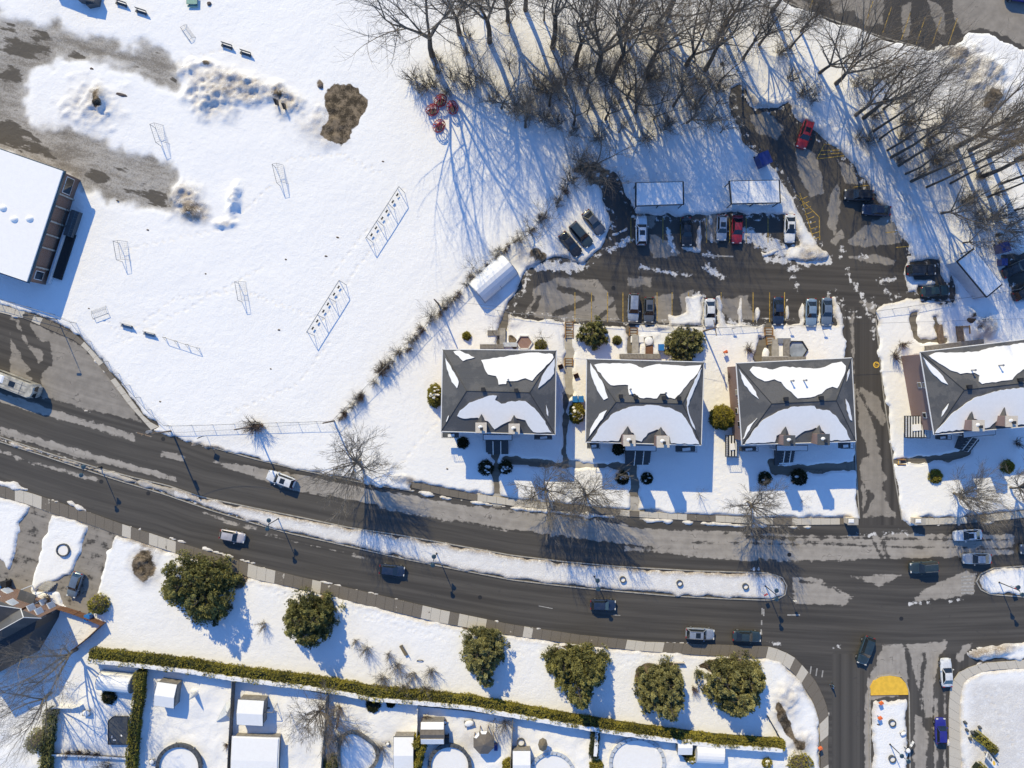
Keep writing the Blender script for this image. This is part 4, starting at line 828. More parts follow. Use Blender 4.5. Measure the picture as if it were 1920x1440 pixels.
T = carport('tilted snow-topped shelter with a pale side wall near the right edge', [(1824, 466), (1878, 534), (1849, 558), (1793, 490)], 3.4, bars=False)
a, b_ = P(1794, 491, 3.3), P(1849, 557, 3.3); m = MB(); d = (b_ - a).normalized(); n = Vector((-d.y, d.x, 0)); m.box(((a + b_) / 2).xy.to_3d() + Vector((0, 0, 1.6)), ((b_ - a).length, .12, 3.2), math.atan2(d.y, d.x)); m.build('side_wall', M['tarp'], T)
def vault(lbl, c, ln, wd, rz, h, mat='tarp', snow=True, name='tent_garage', cat='shelter', g=None, wall=0):
    p = P(*c, h * .7); T = thing(name, lbl, cat, (p.x, p.y, 0), rz, g); n = 10; m = MB(); sn = MB(); e = []
    for k in range(n + 1):
        a = math.pi * k / n; e.append((-math.cos(a) * wd / 2, wall + math.sin(a) * (h - wall)))
    for k in range(n):
        (y0, z0), (y1, z1) = e[k], e[k + 1]; m.poly(((-ln / 2, y0, z0), (ln / 2, y0, z0), (ln / 2, y1, z1), (-ln / 2, y1, z1)))
        if snow: f = 1.03; sn.poly(((-ln / 2 * .97, y0 * .98, z0 + .12), (ln / 2 * .97, y0 * .98, z0 + .12), (ln / 2 * .97, y1 * .98, z1 + .12), (-ln / 2 * .97, y1 * .98, z1 + .12)))
    for s in (-1, 1):
        pts = [(s * ln / 2, y, z) for y, z in e]; m.poly(pts if s < 0 else pts[::-1]); 
        if wall: m.poly([(s * ln / 2, -wd / 2, 0), (s * ln / 2, wd / 2, 0), (s * ln / 2, wd / 2, wall), (s * ln / 2, -wd / 2, wall)])
        if wall: m.box((0, s * wd / 2, wall / 2), (ln, .06, wall))
        if snow: q = [(s * ln / 2 * .97, y * .98, z + .12) for y, z in e]; sn.poly(q if s < 0 else q[::-1])
    m.build('cover', M[mat], T)
    if snow: sn.build('roof_snow', M['snowcap'], T, smooth=False)
    fr = MB()
    for x in (-ln / 2, 0, ln / 2):
        for k in range(n): fr.tube((x, e[k][0], e[k][1]), (x, e[k + 1][0], e[k + 1][1]), .04, n=4)
    fr.build('frame', M['gmetal'], T); return T
vault('white rounded snow-covered tent garage beside the schoolyard fence', (924, 520), 7.0, 4.3, R(41), 2.7)
# ================================================================ VEHICLES
def paint(name, c, metal=.35, rough=.3):
    m, t, b = newmat(name); nz = noise(t, 2.2, 4, .6, obj=True)
    L(t, mixc(t, rng(t, nz, .35, .75), c, tuple(x * .72 + .03 for x in c)), b.inputs['Base Color'])
    b.inputs['Metallic'].default_value = metal; b.inputs['Roughness'].default_value = rough; b.inputs['Coat Weight'].default_value = .6; b.inputs['Coat Roughness'].default_value = .08
    return m
PAINT = {k: paint('paint_' + k, *v) for k, v in dict(white=((.74, .75, .76), 0, .35), silver=((.44, .47, .50), .5, .35), pearl=((.60, .55, .54), .3, .35), grey=((.13, .14, .15), .4, .35), black=((.014, .015, .018), .1, .3),
     navy=((.018, .035, .075), .2, .3), teal=((.035, .06, .07), .3, .3), darkgreen=((.03, .06, .055), .2, .3), red=((.36, .015, .025), .1, .35), blue=((.03, .03, .28), .2, .3), paleblue=((.33, .44, .52), .5, .35), steel=((.22, .28, .34), .5, .35)).items()}
CARS = {}
def car_meshes(kind):
    if kind in CARS: return CARS[kind]
    Ln, W, Ht = dict(sedan=(4.55, 1.78, 1.42), hatch=(4.1, 1.74, 1.5), suv=(4.6, 1.86, 1.68), pickup=(5.2, 1.9, 1.75))[kind]
    hl, hw = Ln / 2, W / 2; out = {}
    hood = {'sedan': .9, 'hatch': .95, 'suv': 1.05, 'pickup': 1.1}[kind]; tail = {'sedan': .98, 'hatch': .98, 'suv': 1.1, 'pickup': 1.0}[kind]; belt = hood + .03
    # body
    st = [(-hl, .74, .72), (-hl * .96, .88, .92), (-hl * .8, .97, 1), (-hl * .4, 1, 1), (0, 1, 1), (hl * .4, 1, 1), (hl * .72, .97, 1), (hl * .92, .87, .9), (hl, .70, .74)]
    v, f = [], []
    for x, wf, zf in st:
        w_ = hw * wf; tz = (tail if x < -.2 * hl else hood) * (zf if abs(x) > hl * .9 else 1); tz = tz if abs(x) < hl * .99 else tz * .98
        for y, z in ((-w_ * .9, .24), (-w_ * 1.0, .5), (-w_ * .98, tz - .16), (-w_ * .86, tz - .03), (-w_ * .4, tz + .02), (w_ * .4, tz + .02), (w_ * .86, tz - .03), (w_ * .98, tz - .16), (w_, .5), (w_ * .9, .24)): v.append((x, y, z))
    for i in range(len(st) - 1):
        for j in range(10): k = (j + 1) % 10; f.append((i * 10 + j, (i + 1) * 10 + j, (i + 1) * 10 + k, i * 10 + k))
    f.append(tuple(range(10))); f.append(tuple((len(st) - 1) * 10 + j for j in reversed(range(10))))
    b = MB(); b.v, b.f = v, [tuple(reversed(q)) for q in f]; b.m = [0] * len(f); out['body'] = b.mesh('car_body', M['black'])
    # cabin
    bb = dict(sedan=(-hl * .80, hl * .36), hatch=(-hl * .93, hl * .42), suv=(-hl * .95, hl * .40), pickup=(-hl * .30, hl * .40))[kind]
    rr = dict(sedan=(-hl * .42, hl * .08), hatch=(-hl * .74, hl * .12), suv=(-hl * .80, hl * .14), pickup=(-hl * .16, hl * .16))[kind]
    bw, rw_ = hw * .86, hw * .64; z0, z1 = belt - .03, Ht
    Bq = lambda x, y: (x, y * bw, z0); Rq = lambda x, y: (x, y * rw_, z1 - .05)
    def quad(pts, inset=.07):
        p = [Vector(q) for q in pts]; c = sum(p, Vector()) / 4; n = (p[1] - p[0]).cross(p[3] - p[0]).normalized()
        if n.dot(c - Vector((0, 0, .8))) < 0: n = -n; p = p[::-1]
        m = MB(); m.slab3 = 0; q = [a + (c - a) * inset + n * .015 for a in p]; m.poly(q); return m
    body2 = MB()
    bf, br = bb[1], bb[0]; rf, rb_ = rr[1], rr[0]
    Q = dict(windshield=(Bq(bf, -1), Bq(bf, 1), Rq(rf, 1), Rq(rf, -1)), rear_window=(Bq(br, 1), Bq(br, -1), Rq(rb_, -1), Rq(rb_, 1)), sideL=(Bq(br, 1), Rq(rb_, 1), Rq(rf, 1), Bq(bf, 1)), sideR=(Bq(br, -1), Bq(bf, -1), Rq(rf, -1), Rq(rb_, -1)))
    for q in Q.values():
        p = [Vector(a) for a in q]; c = sum(p, Vector()) / 4; n = (p[1] - p[0]).cross(p[3] - p[0])
        body2.poly(p if n.dot(c - Vector((0, 0, .8))) > 0 else p[::-1])
    nrf = 4
    for i in range(nrf):
        for j in range(4):
            def rp(a, b2): 
                x = rb_ + (rf - rb_) * a / nrf; y = -1 + 2 * b2 / 4; return (x, y * rw_, z1 - .05 * (y * y) - .03 * (2 * a / nrf - 1) ** 2)
            body2.poly((rp(i, j), rp(i + 1, j), rp(i + 1, j + 1), rp(i, j + 1)))
    out['cabin'] = body2.mesh('car_roof', M['black'])
    for k in ('windshield', 'rear_window', 'sideL', 'sideR'): out[k] = quad(Q[k], .06 if 'side' not in k else .1).mesh('glass_' + k, M['glass'])
    m = MB(); m.tube((0, -.11, 0), (0, .11, 0), .33, n=18); out['wheel'] = m.mesh('tyre', M['black']); m = MB(); m.tube((0, -.12, 0), (0, .12, 0), .19, n=10); out['rim'] = m.mesh('rim', M['gmetal'])
    m = MB(); m.box((0, 0, 0), (.16, .34, .12), 0, top=.8); out['head'] = m.mesh('headlight', M['lens']); m = MB(); m.box((0, 0, 0), (.12, .30, .14), 0, top=.8); out['tail'] = m.mesh('tail_light', M['lamp_red'])
    m = MB(); m.box((0, 0, 0), (.16, .2, .13), 0, top=.7); out['mirror'] = m.mesh('mirror', M['black'])
    m = MB(); m.box(((rb_ + rf) / 2 + .25, 0, z1 + .0), (.75, rw_ * 1.35, .03)); out['sunroof'] = m.mesh('sunroof', M['glass'])
    m = MB()
    for s in (-1, 1): m.tube((rb_ + .1, s * rw_ * .93, z1 + .03), (rf - .1, s * rw_ * .93, z1 + .03), .025, n=5)
    out['rails'] = m.mesh('rails', M['gmetal'])
    m = MB(); 
    if kind == 'pickup': m.box((-hl * .62, 0, tail - .02), (hl * .6, W * .74, .1)); 
    out['bed'] = m.mesh('bed', M['black']) if m.f else None
    out['dims'] = (hl, hw, hood, tail, bf); CARS[kind] = out; return out
def car(lbl, kind, col, px, py, dx, dy, extra=(), ln=None, group=None, cat='car'):
    o = car_meshes(kind); hl, hw, hood, tail, bf = o['dims']; p = P(px, py, .9); rz = math.atan2(-dy, dx)
    T = thing('parked_car' if 'parked' in lbl else 'car', lbl, cat, (p.x, p.y, .02), rz, group)
    def add(nm, me, loc=(0, 0, 0), par=None, mat=None, sub=0, smooth=False, sc_=None):
        q = link(nm, me, par or T, loc, 0, sc_)
        if mat: q.material_slots[0].link = 'OBJECT'; q.material_slots[0].material = mat
        if sub: md = q.modifiers.new('s', 'SUBSURF'); md.levels = md.render_levels = sub
        return q
    pm = PAINT[col]
    for me in (o['body'], o['cabin']): me.polygons.foreach_set('use_smooth', [me is o['body']] * len(me.polygons))
    bd = add('body', o['body'], mat=pm, sub=2); add('roof', o['cabin'], mat=pm)
    add('windshield', o['windshield']); add('rear_window', o['rear_window']); add('side_window', o['sideL']); add('side_window', o['sideR'])
    for sx in (-.62, .62):
        for s in (-1, 1): wh = add('wheel', o['wheel'], (sx * hl, s * (hw - .12), .33)); add('rim', o['rim'], (0, 0, 0), wh)
    for s in (-1, 1):
        add('headlight', o['head'], (hl * .93, s * hw * .66, hood * .86)); add('tail_light', o['tail'], (-hl * .965, s * hw * .66, tail * .86)); add('mirror', o['mirror'], (bf * .62, s * (hw + .06), hood + .06), mat=pm)
    if 'sunroof' in extra: add('sunroof', o['sunroof'])
    if 'rails' in extra: add('roof_rails', o['rails'])
    if 'snow' in extra: m = MB(); m.box((0, 0, 1.46), (1.1, .8, .08), 0, top=.8); m.build('roof_snow', M['snowcap'], T)
    if o['bed']: add('cargo_bed', o['bed'])
    if 'dock' in extra: pass
    return T
RD, PK = 'cars driving on the roads', 'cars parked in the lot'
for a in (
 ('white SUV with a dark sunroof driving past the tall fence post', 'suv', 'white', 526, 899, -57, -21, ('sunroof',), None, RD),
 ('pale pinkish car left of the other cars on the lower carriageway', 'hatch', 'pearl', 435, 1006, 52, 10, (), None, RD),
 ('dark navy hatchback alone in the middle of the lower carriageway', 'hatch', 'navy', 735, 1070, 50, 5, (), None, RD),
 ('navy car on the lower carriageway below a median lamp', 'hatch', 'navy', 1131, 1135, 48, 1, (), None, RD),
 ('silver SUV with roof rails and sunroof waiting near the junction', 'suv', 'silver', 1313, 1189, 56, 3, ('rails', 'sunroof'), None, RD),
 ('dark car waiting in front of the silver SUV at the junction', 'sedan', 'teal', 1401, 1194, 54, 2, (), None, RD),
 ('dark blue SUV turning into the side street beside the yellow island', 'suv', 'teal', 1624, 1220, -17, 50, (), None, RD),
 ('white sedan driving beside the curved pavement right of the yellow island', 'sedan', 'white', 1776, 1262, -3, -56, (), None, RD),
 ('deep blue car following the white sedan at the bottom right', 'hatch', 'blue', 1765, 1371, -1, -50, (), None, RD),
 ('white car streaked by branch shadows on the far right carriageway', 'sedan', 'white', 1816, 1004, -54, 3, ('sunroof',), None, RD),
 ('pale blue-white car just below the streaked white car, far right', 'sedan', 'silver', 1833, 1048, -55, 0, (), None, RD),
 ('dark teal SUV crossing the junction above the lower carriageway', 'suv', 'teal', 1733, 1064, -56, 3, ('rails',), None, RD),
 ('grey car cut off by the right edge beside the median tip', 'hatch', 'grey', 1938, 1030, -54, 0, (), None, RD),
 ('red parked SUV alone at the top bend of the parking lot', 'suv', 'red', 1510, 252, -16, 48, ('sunroof',), None, PK),
 ('black parked SUV near the snowbank, upper of the two by the yellow lines', 'suv', 'black', 1610, 365, -54, -2, (), None, PK),
 ('dark blue parked sedan just below the black SUV by the snowbank', 'sedan', 'navy', 1644, 393, -54, -4, (), None, PK),
 ('black parked car, lowest of the three slanted cars by the small tree', 'sedan', 'black', 1070, 458, 34, 40, (), None, PK),
 ('dark parked SUV with pale trim, middle of the three slanted cars', 'suv', 'teal', 1090, 440, 34, 40, (), None, PK),
 ('dark grey parked sedan, topmost of the three slanted cars', 'sedan', 'grey', 1114, 417, 34, 42, (), None, PK),
 ('white parked SUV with reflecting glass below the left shelter', 'suv', 'white', 1203, 432, 0, -52, ('sunroof',), None, PK),
 ('black parked car below the right end of the left shelter', 'sedan', 'black', 1288, 434, 1, 52, (), None, PK),
 ('silver parked wagon right beside the red car', 'hatch', 'silver', 1354, 427, -2, 52, ('sunroof',), None, PK),
 ('red parked car below the left end of the right shelter', 'sedan', 'red', 1383, 430, -2, 50, (), None, PK),
 ('white parked sedan with a dark sunroof beside the snowy island', 'sedan', 'white', 1482, 428, -1, 52, ('sunroof',), None, PK),
 ('silver parked SUV, left of the pair in the lower bays', 'suv', 'silver', 1188, 577, -2, 52, (), None, PK),
 ('dark grey parked hatchback, right of the pair in the lower bays', 'hatch', 'grey', 1217, 581, -1, 50, ('sunroof',), None, PK),
 ('white parked sedan alone between snow ridges in the lower bays', 'sedan', 'white', 1332, 586, 0, 52, (), None, PK),
 ('dark navy parked sedan by the yellow-lined bay in the lower row', 'sedan', 'navy', 1460, 583, 0, 54, (), None, PK),
 ('pale blue parked car in the lower row, left of the last grey one', 'sedan', 'paleblue', 1522, 586, -1, 50, (), None, PK),
 ('steel grey parked sedan at the right end of the lower row', 'sedan', 'steel', 1551, 584, -1, 51, (), None, PK),
 ('black parked SUV in the snow-ringed bay right of the lot', 'suv', 'black', 1728, 506, 52, -1, (), None, PK),
 ('dark green parked car with snow around it below the black SUV', 'sedan', 'darkgreen', 1755, 545, 52, -3, (), None, PK),
 ('black parked car right of the tilted shelter, at the right edge', 'sedan', 'black', 1906, 503, 46, -22, (), None, PK),
 ('black parked car cut by the right edge below another black car', 'suv', 'black', 1926, 545, 46, -24, (), None, PK),
 ('grey-blue parked car in the bottom left driveway', 'hatch', 'steel', 139, 1097, -16, 48, (), None, 'cars at the bottom left house'),
 ('bright blue parked vehicle cut by the top right corner', 'suv', 'blue', 1916, -10, 60, 8, (), None, 'vehicle in the far lot'),
): car(*a)
p = P(0, 713, 2.6); T = thing('minibus', 'long pale dirty vehicle with a dark roof hatch, cut by the left edge', 'bus', (p.x, p.y, .02), R(-21)); Lb = 5.4
def bus_part(nm, prof, z0, z1, mat, sh=1.0):
    m = MB(); n = len(prof); b = len(m.v)
    for z, k in ((z0, 1.0), (z1 - .25, 1.0), (z1, .9)):
        for x, y in prof: m.v.append((x * (1 if k == 1 else .985), y * k, z))
    for r in range(2):
        for i in range(n): j = (i + 1) % n; m.f.append((r * n + i, r * n + j, (r + 1) * n + j, (r + 1) * n + i)); m.m.append(0)
    m.f.append(tuple(2 * n + i for i in range(n))); m.m.append(0); return m.build(nm, mat, T)
pr = [(-Lb, -1.1), (Lb - .6, -1.15), (Lb - .1, -.8), (Lb + .05, 0), (Lb - .1, .8), (Lb - .6, 1.15), (-Lb, 1.1)]
grime = pmat('grimy_cream_paint', (0.50, 0.47, 0.40), .5, .45, 1.2); bus_part('body', pr, .35, 2.6, grime)
m = MB(); m.box((1.9, .1, 2.63), (.9, .8, .08)); m.build('roof_hatch', M['glass'], T); m = MB(); m.box((Lb - .12, 0, 1.9), (.3, 1.9, .8), 0, top=.8); m.build('windshield', M['glass'], T)
for yy in (-1.13, 1.13): m = MB(); m.box((-.2, yy, 1.8), (8.5, .06, .7)); m.build('side_window', M['glass'], T)
m = MB()
for yy in (-.85, -.4, .55): m.box((-.3, yy, 2.62), (9.2, .05, .05))
m.box((3.4, 0, 2.62), (.06, 1.9, .05)); m.build('roof_rib', M['gmetal'], T); m = MB(); m.box((-2, .2, 2.66), (5, 1.2, .1), .03, top=.9); m.build('roof_snow', M['snowcap'], T)
for xx in (-3.4, 3.3):
    for yy in (-1, 1): m = MB(); m.tube((xx, yy - .14, .45), (xx, yy + .14, .45), .45, n=14); m.build('wheel', M['black'], T)
for yy in (-.75, .75): m = MB(); m.box((Lb - .2, yy, .9), (.2, .3, .2)); m.build('headlight', M['lens'], T)
# the debris-like battered trailer at the lay-by edge is ploughed snow; a motorcycle rider / pedestrian
def limb(vs, es, rads, name, mat, parent=None, loc=(0, 0, 0), rz=0):
    me = bpy.data.meshes.new(name); me.from_pydata(vs, es, []); me.materials.append(mat); o = bpy.data.objects.new(name, me); C.objects.link(o); o.parent = parent; o.location = loc; o.rotation_euler = (0, 0, rz)
    md = o.modifiers.new('skin', 'SKIN'); me.skin_vertices.new() if not me.skin_vertices else None
    for i, r in enumerate(rads): me.skin_vertices[0].data[i].radius = (r, r)
    me.skin_vertices[0].data[0].use_root = True
    s = o.modifiers.new('s', 'SUBSURF'); s.levels = s.render_levels = 1; return o
jac = pmat('blue_grey_jacket', (0.10, 0.16, 0.2), .8, .3, 5); trou = pmat('black_trousers', (0.02, 0.02, 0.025), .8, .3, 5)
p = P(1557, 1281); PR = thing('person', 'person in blue-grey jacket and dark trousers walking across the side street', 'person', (p.x, p.y, 0.01), R(200))
V = [(0, 0, .95), (0, 0, 1.15), (.01, 0, 1.38), (.03, 0, 1.5), (0, .10, .9), (.18, .11, .5), (.12, .11, .08), (.26, .12, .04), (0, -.10, .9), (-.08, -.11, .5), (-.26, -.11, .14), (-.16, -.12, .04), (.01, .19, 1.40), (-.06, .25, 1.14), (.06, .27, .93), (.01, -.19, 1.40), (.1, -.25, 1.14), (.25, -.22, .98), (.05, 0, 1.57)]
E = [(0, 1), (1, 2), (2, 3), (0, 4), (4, 5), (5, 6), (6, 7), (0, 8), (8, 9), (9, 10), (10, 11), (2, 12), (12, 13), (13, 14), (2, 15), (15, 16), (16, 17), (3, 18)]
Rr = [.15, .14, .15, .06, .09, .06, .045, .045, .09, .06, .045, .045, .07, .05, .035, .07, .05, .035, .055]
body = limb(V, E, Rr, 'body', jac, PR)
lg = limb([(0, 0, .92), (0, .1, .88), (.18, .11, .5), (.12, .11, .1), (0, -.1, .88), (-.08, -.11, .5), (-.26, -.11, .16)], [(0, 1), (1, 2), (2, 3), (0, 4), (4, 5), (5, 6)], [.16, .105, .075, .06, .105, .075, .06], 'trousers', trou, PR)
m = MB(); m.dome((.07, 0, 1.63), .1, .085, .13, 12, 5); m.dome((.07, 0, 1.63), .1, .085, -.11, 12, 4); m.box((.17, 0, 1.62), (.04, .025, .04)); 
for s in (-1, 1): m.box((.06, s * .085, 1.62), (.04, .015, .06)); m.box((.155, s * .035, 1.65), (.01, .02, .012))
m.box((.16, 0, 1.575), (.01, .05, .012)); m.build('head', M['skin'], PR, smooth=True)
m = MB(); m.dome((.06, 0, 1.66), .11, .1, .12, 12, 4); m.build('hair', M['black'], PR, smooth=True)
for (hx, hy, hz) in ((.07, .27, .9), (.28, -.22, .95)):
    m = MB(); m.box((hx, hy, hz - .02), (.03, .08, .09), top=.9)
    for k in range(4): m.tube((hx, hy - .03 + k * .02, hz - .06), (hx + .02, hy - .03 + k * .02, hz - .13 + abs(k - 1.5) * .01), .009, .007, 5)
    m.tube((hx, hy - .04, hz), (hx + .03, hy - .065, hz - .05), .011, .008, 5); m.build('hand', M['skin'], PR)
m = MB(); m.box((-.02, .42, .55), (.1, .3, .36)); tag(m.build('shopping_bag', M['white']), 'small white bag carried by the person on the side street', 'bag')
o = bpy.data.objects['shopping_bag']; o.location = (p.x, p.y, .05); o.rotation_euler = (0, 0, R(200))
# ================================================================ TREES AND PLANTS
def grow(seed, h, spread=.55, forks=4, fork_at=.3, lv=4, up=.35, twig=1.0, trunk_r=None, nch=(4, 6), minr=.012):
    rr = random.Random(seed); V, F, n0 = [], [], 0; tr = MB(); br = MB()
    def seg(mb, p, q, r0, r1):
        mb.tube(p, q, max(r0, minr), max(r1, minr * .8), n=6 if r0 > .08 else 4 if r0 > .035 else 3, cap=False)
    def branch(p, d, ln, r, level):
        n = 4 if level < 2 else 3; pts = [p]; q = p.copy(); dd = d.copy()
        for k in range(n):
            dd = (dd + Vector((rr.uniform(-1, 1), rr.uniform(-1, 1), rr.uniform(-.5, .8) * 1)) * .17 + Vector((0, 0, up * .16))).normalized()
            q = q + dd * ln / n; pts.append(q.copy()); seg(br, pts[-2], pts[-1], r * (1 - k / n * .62), r * (1 - (k + 1) / n * .62))
        if level >= lv: return
        m = rr.randint(*nch)
        for k in range(m):
            t_ = .25 + .75 * (k + rr.random()) / m; i = min(n - 1, int(t_ * n)); a = pts[i].lerp(pts[i + 1], t_ * n - i)
            side = dd.orthogonal().normalized(); side.rotate(Matrix.Rotation(rr.uniform(0, 6.283), 3, dd))
            nd = (dd * rr.uniform(.5, 1.0) + side * rr.uniform(.45, .9) * twig + Vector((0, 0, up * .35))).normalized()
            branch(a, nd, ln * rr.uniform(.42, .68), r * rr.uniform(.34, .5), level + 1)
        branch(pts[-1], dd, ln * .6, r * .38, level + 1)
    r = trunk_r or h * .0145; top = h * fork_at; p = Vector((0, 0, -.3)); q = Vector((rr.uniform(-.2, .2), rr.uniform(-.2, .2), top * .55)); e = q + Vector((rr.uniform(-.3, .3), rr.uniform(-.3, .3), top * .45))
    tr.tube(p, q, r * 1.35, r * 1.02, 8, cap=False); tr.tube(q, e, r * 1.02, r * .9, 8)
    a0 = rr.uniform(0, 6.28)
    for k in range(forks):
        a = a0 + 6.283 * k / forks + rr.uniform(-.4, .4); s = spread * rr.uniform(.6, 1.15)
        branch(e, Vector((math.cos(a) * s, math.sin(a) * s, 1)).normalized(), (h - top) * rr.uniform(.55, .72), r * rr.uniform(.5, .68), 1)
    return tr.mesh('trunk', M['bark']), br.mesh('crown', M['twigs'])
K_ = dict(lv=4, nch=(4, 6), minr=.010)
BT = [grow(11, 20, .6, 5, .2, **K_), grow(12, 20, .5, 4, .3, **K_), grow(13, 19, .42, 4, .36, **K_), grow(14, 21, .36, 4, .4, **K_), grow(15, 17, .7, 5, .18, **K_), grow(16, 20, .5, 5, .25, **K_)]
SLIM = [grow(21, 20, .22, 2, .5, 4, .5, .8, .15, (4, 6), .009), grow(22, 19, .28, 3, .4, 4, .45, .9, .14, (4, 5), .009), grow(23, 21, .2, 3, .5, 4, .5, .7, .16, (4, 5), .009)]
STREET = [grow(31, 9, .8, 13, .18, 4, .22, .75, .17, (4, 6), .013), grow(32, 8.8, .8, 12, .2, 4, .22, .75, .15, (4, 6), .013)]
SMALL = [grow(41, 5.5, .7, 5, .2, 3, .3, 1.0, .08, (4, 6)), grow(42, 5, .8, 4, .25, 3, .25, 1.0, .07, (4, 5))]
def bush_mesh(seed, h=2.2, n=22):
    rr = random.Random(seed); b = MB()
    for k in range(n):
        a = rr.uniform(0, 6.283); s = rr.uniform(.15, 1.1); d = Vector((math.cos(a) * s, math.sin(a) * s, 1)).normalized(); p = Vector((rr.uniform(-.3, .3), rr.uniform(-.3, .3), 0)); L_ = h * rr.uniform(.6, 1.1)
        pts = [p]
        for i in range(4):
            d = (d + Vector((rr.uniform(-1, 1), rr.uniform(-1, 1), 0)) * .16).normalized(); pts.append(pts[-1] + d * L_ / 4); b.tube(pts[-2], pts[-1], .03 - .005 * i, .025 - .005 * i, 3, cap=False)
            for _ in range(3):
                e = (d + Vector((rr.uniform(-1, 1), rr.uniform(-1, 1), rr.uniform(-.3, .6))) * .75).normalized(); q = pts[-1]; q2 = q + e * L_ * rr.uniform(.15, .32); b.tube(q, q2, .014, .009, 3, cap=False)
                e2 = (e + Vector((rr.uniform(-1, 1), rr.uniform(-1, 1), rr.uniform(-.3, .6))) * .6).normalized(); b.tube(q2, q2 + e2 * L_ * .14, .009, .006, 3, cap=False)
    return b
BU = [bush_mesh(51, 2.2).mesh('stems', M['bark2']), bush_mesh(52, 2.6, 28).mesh('stems', M['bark2']), bush_mesh(53, 1.5, 30).mesh('stems', M['twig'])]
def tree(lbl, me, px, py, s=1, rz=None, g=None, cat='tree', name='bare_tree', mat=None, lean=(0, 0), z=.15):
    p = P(px, py); rz = rz if rz is not None else (px * 7 + py * 3) % 63 / 10
    T = thing(name, lbl, cat, (p.x, p.y, z), rz, g); T.scale = (s, s, s) if not isinstance(s, tuple) else s
    T.rotation_euler = (lean[0], lean[1], rz)
    for nm, m in zip(('trunk', 'crown'), me):
        o = link(nm, m, T)
        if mat: o.material_slots[0].link = 'OBJECT'; o.material_slots[0].material = M[mat]
    return T
WG = 'tall bare trees of the woods'
for k, (lbl, i, px, py, s) in enumerate((
 ('big many-limbed bare tree above the red climbing frames, nearest the schoolyard', BT[0], 811, 106, 1.08),
 ('bare tree right of the big schoolyard tree, casting a long forked shadow', BT[1], 918, 80, 1.0),
 ('straight bare tree at the top centre, left of a dense trio of trunks', BT[3], 1036, 90, .98),
 ('bare tree leftmost of the dense trio of trunks at the top centre', BT[2], 1078, 128, .95),
 ('thick dark bare tree in the middle of the dense trio of trunks', BT[5], 1120, 136, 1.1),
 ('bare tree rightmost of the dense trio of trunks at the top centre', BT[3], 1146, 154, .95),
 ('two-stemmed bare tree leaning right, above the left parking shelter', BT[4], 1192, 212, .8),
 ('tall bare tree with a bent trunk above the two-stemmed tree', BT[1], 1212, 138, .95),
 ('bare tree with many upright limbs above the gap between the shelters', BT[0], 1286, 124, .88),
 ('bare tree with long limbs to the upper right, beside the melted hollow', BT[2], 1322, 132, .9),
 ('low forked bare tree just above the gap between the two shelters', BT[4], 1287, 231, .6),
 ('small twisted bare tree at the snow mound left of the left shelter', BT[4], 1116, 312, .55),
 ('bare tree left of the red SUV bend, near the top right lot edge', BT[4], 1535, 138, .78),
 ('thick-stumped bare tree right of its neighbour near the top right lot edge', BT[0], 1566, 158, .82),
 ('clustered bare tree above the striped bay, where the tree row begins', BT[5], 1603, 217, .7),
 ('long arching bare tree next to the clustered tree above the striped bay', BT[1], 1618, 222, .8),
 ('large light-barked bare tree in the right woods, left of two companions', BT[5], 1790, 277, .95),
 ('bare tree just right of the large light-barked tree in the right woods', BT[2], 1816, 283, .9),
 ('thick bare tree near the right edge beyond the light-barked tree', BT[1], 1850, 294, .9),
 ('bare tree near the right edge with a level trunk, below the thick one', BT[3], 1840, 332, .8),
 ('forked bare tree standing behind the tilted shelter', BT[4], 1763, 400, .62),
 ('bushy bare tree touching the top corner of the tilted shelter', BT[4], 1803, 456, .4),
 ('bare tree at the top edge where the woods meet the far lot', BT[1], 1446, 24, .8),
 ('bare tree in the upper woods left of the thick bare trio, top edge', BT[2], 985, 20, .9),
 ('bare tree by the top edge right of centre, between larger trunks', BT[5], 1250, 30, .8),
 ('bare tree above the turning bay, alone on open snow', BT[2], 1392, 112, .62),
 ('bare tree on the schoolyard edge of the woods, between the first two big trees', BT[5], 862, 66, .85),
 ('bare tree beside the top edge just right of the second big tree', BT[0], 952, 40, .85),
 ('bare tree rising between the trio and the two-stemmed tree', BT[2], 1168, 62, .9),
 ('bare tree at the top edge above the bent-trunk tree', BT[4], 1232, 44, .85),
 ('bare tree right of the long-limbed tree near the top edge', BT[1], 1352, 62, .85),
 ('bare tree on the snow left of the far lot corner, upper right', BT[0], 1422, 86, .6),
)): tree(lbl, i, px, py, s * 1.22, None, WG)
for k, (px, py, s) in enumerate(((1636, 247, 1), (1662, 283, .95), (1669, 296, 1.05), (1683, 312, 1), (1696, 327, .9), (1706, 341, 1.0), (1827, 307, .9), (1648, 262, .85), (1875, 345, .9), (1735, 352, .85), (1900, 300, .9), (1780, 345, .8), (1850, 370, .8), (1900, 395, .85))):
    tree('slim bare tree in the close row beside the snowbank of the right woods', SLIM[k % 3], px, py, s * 1.15, None, 'slim bare trees of the right woods')
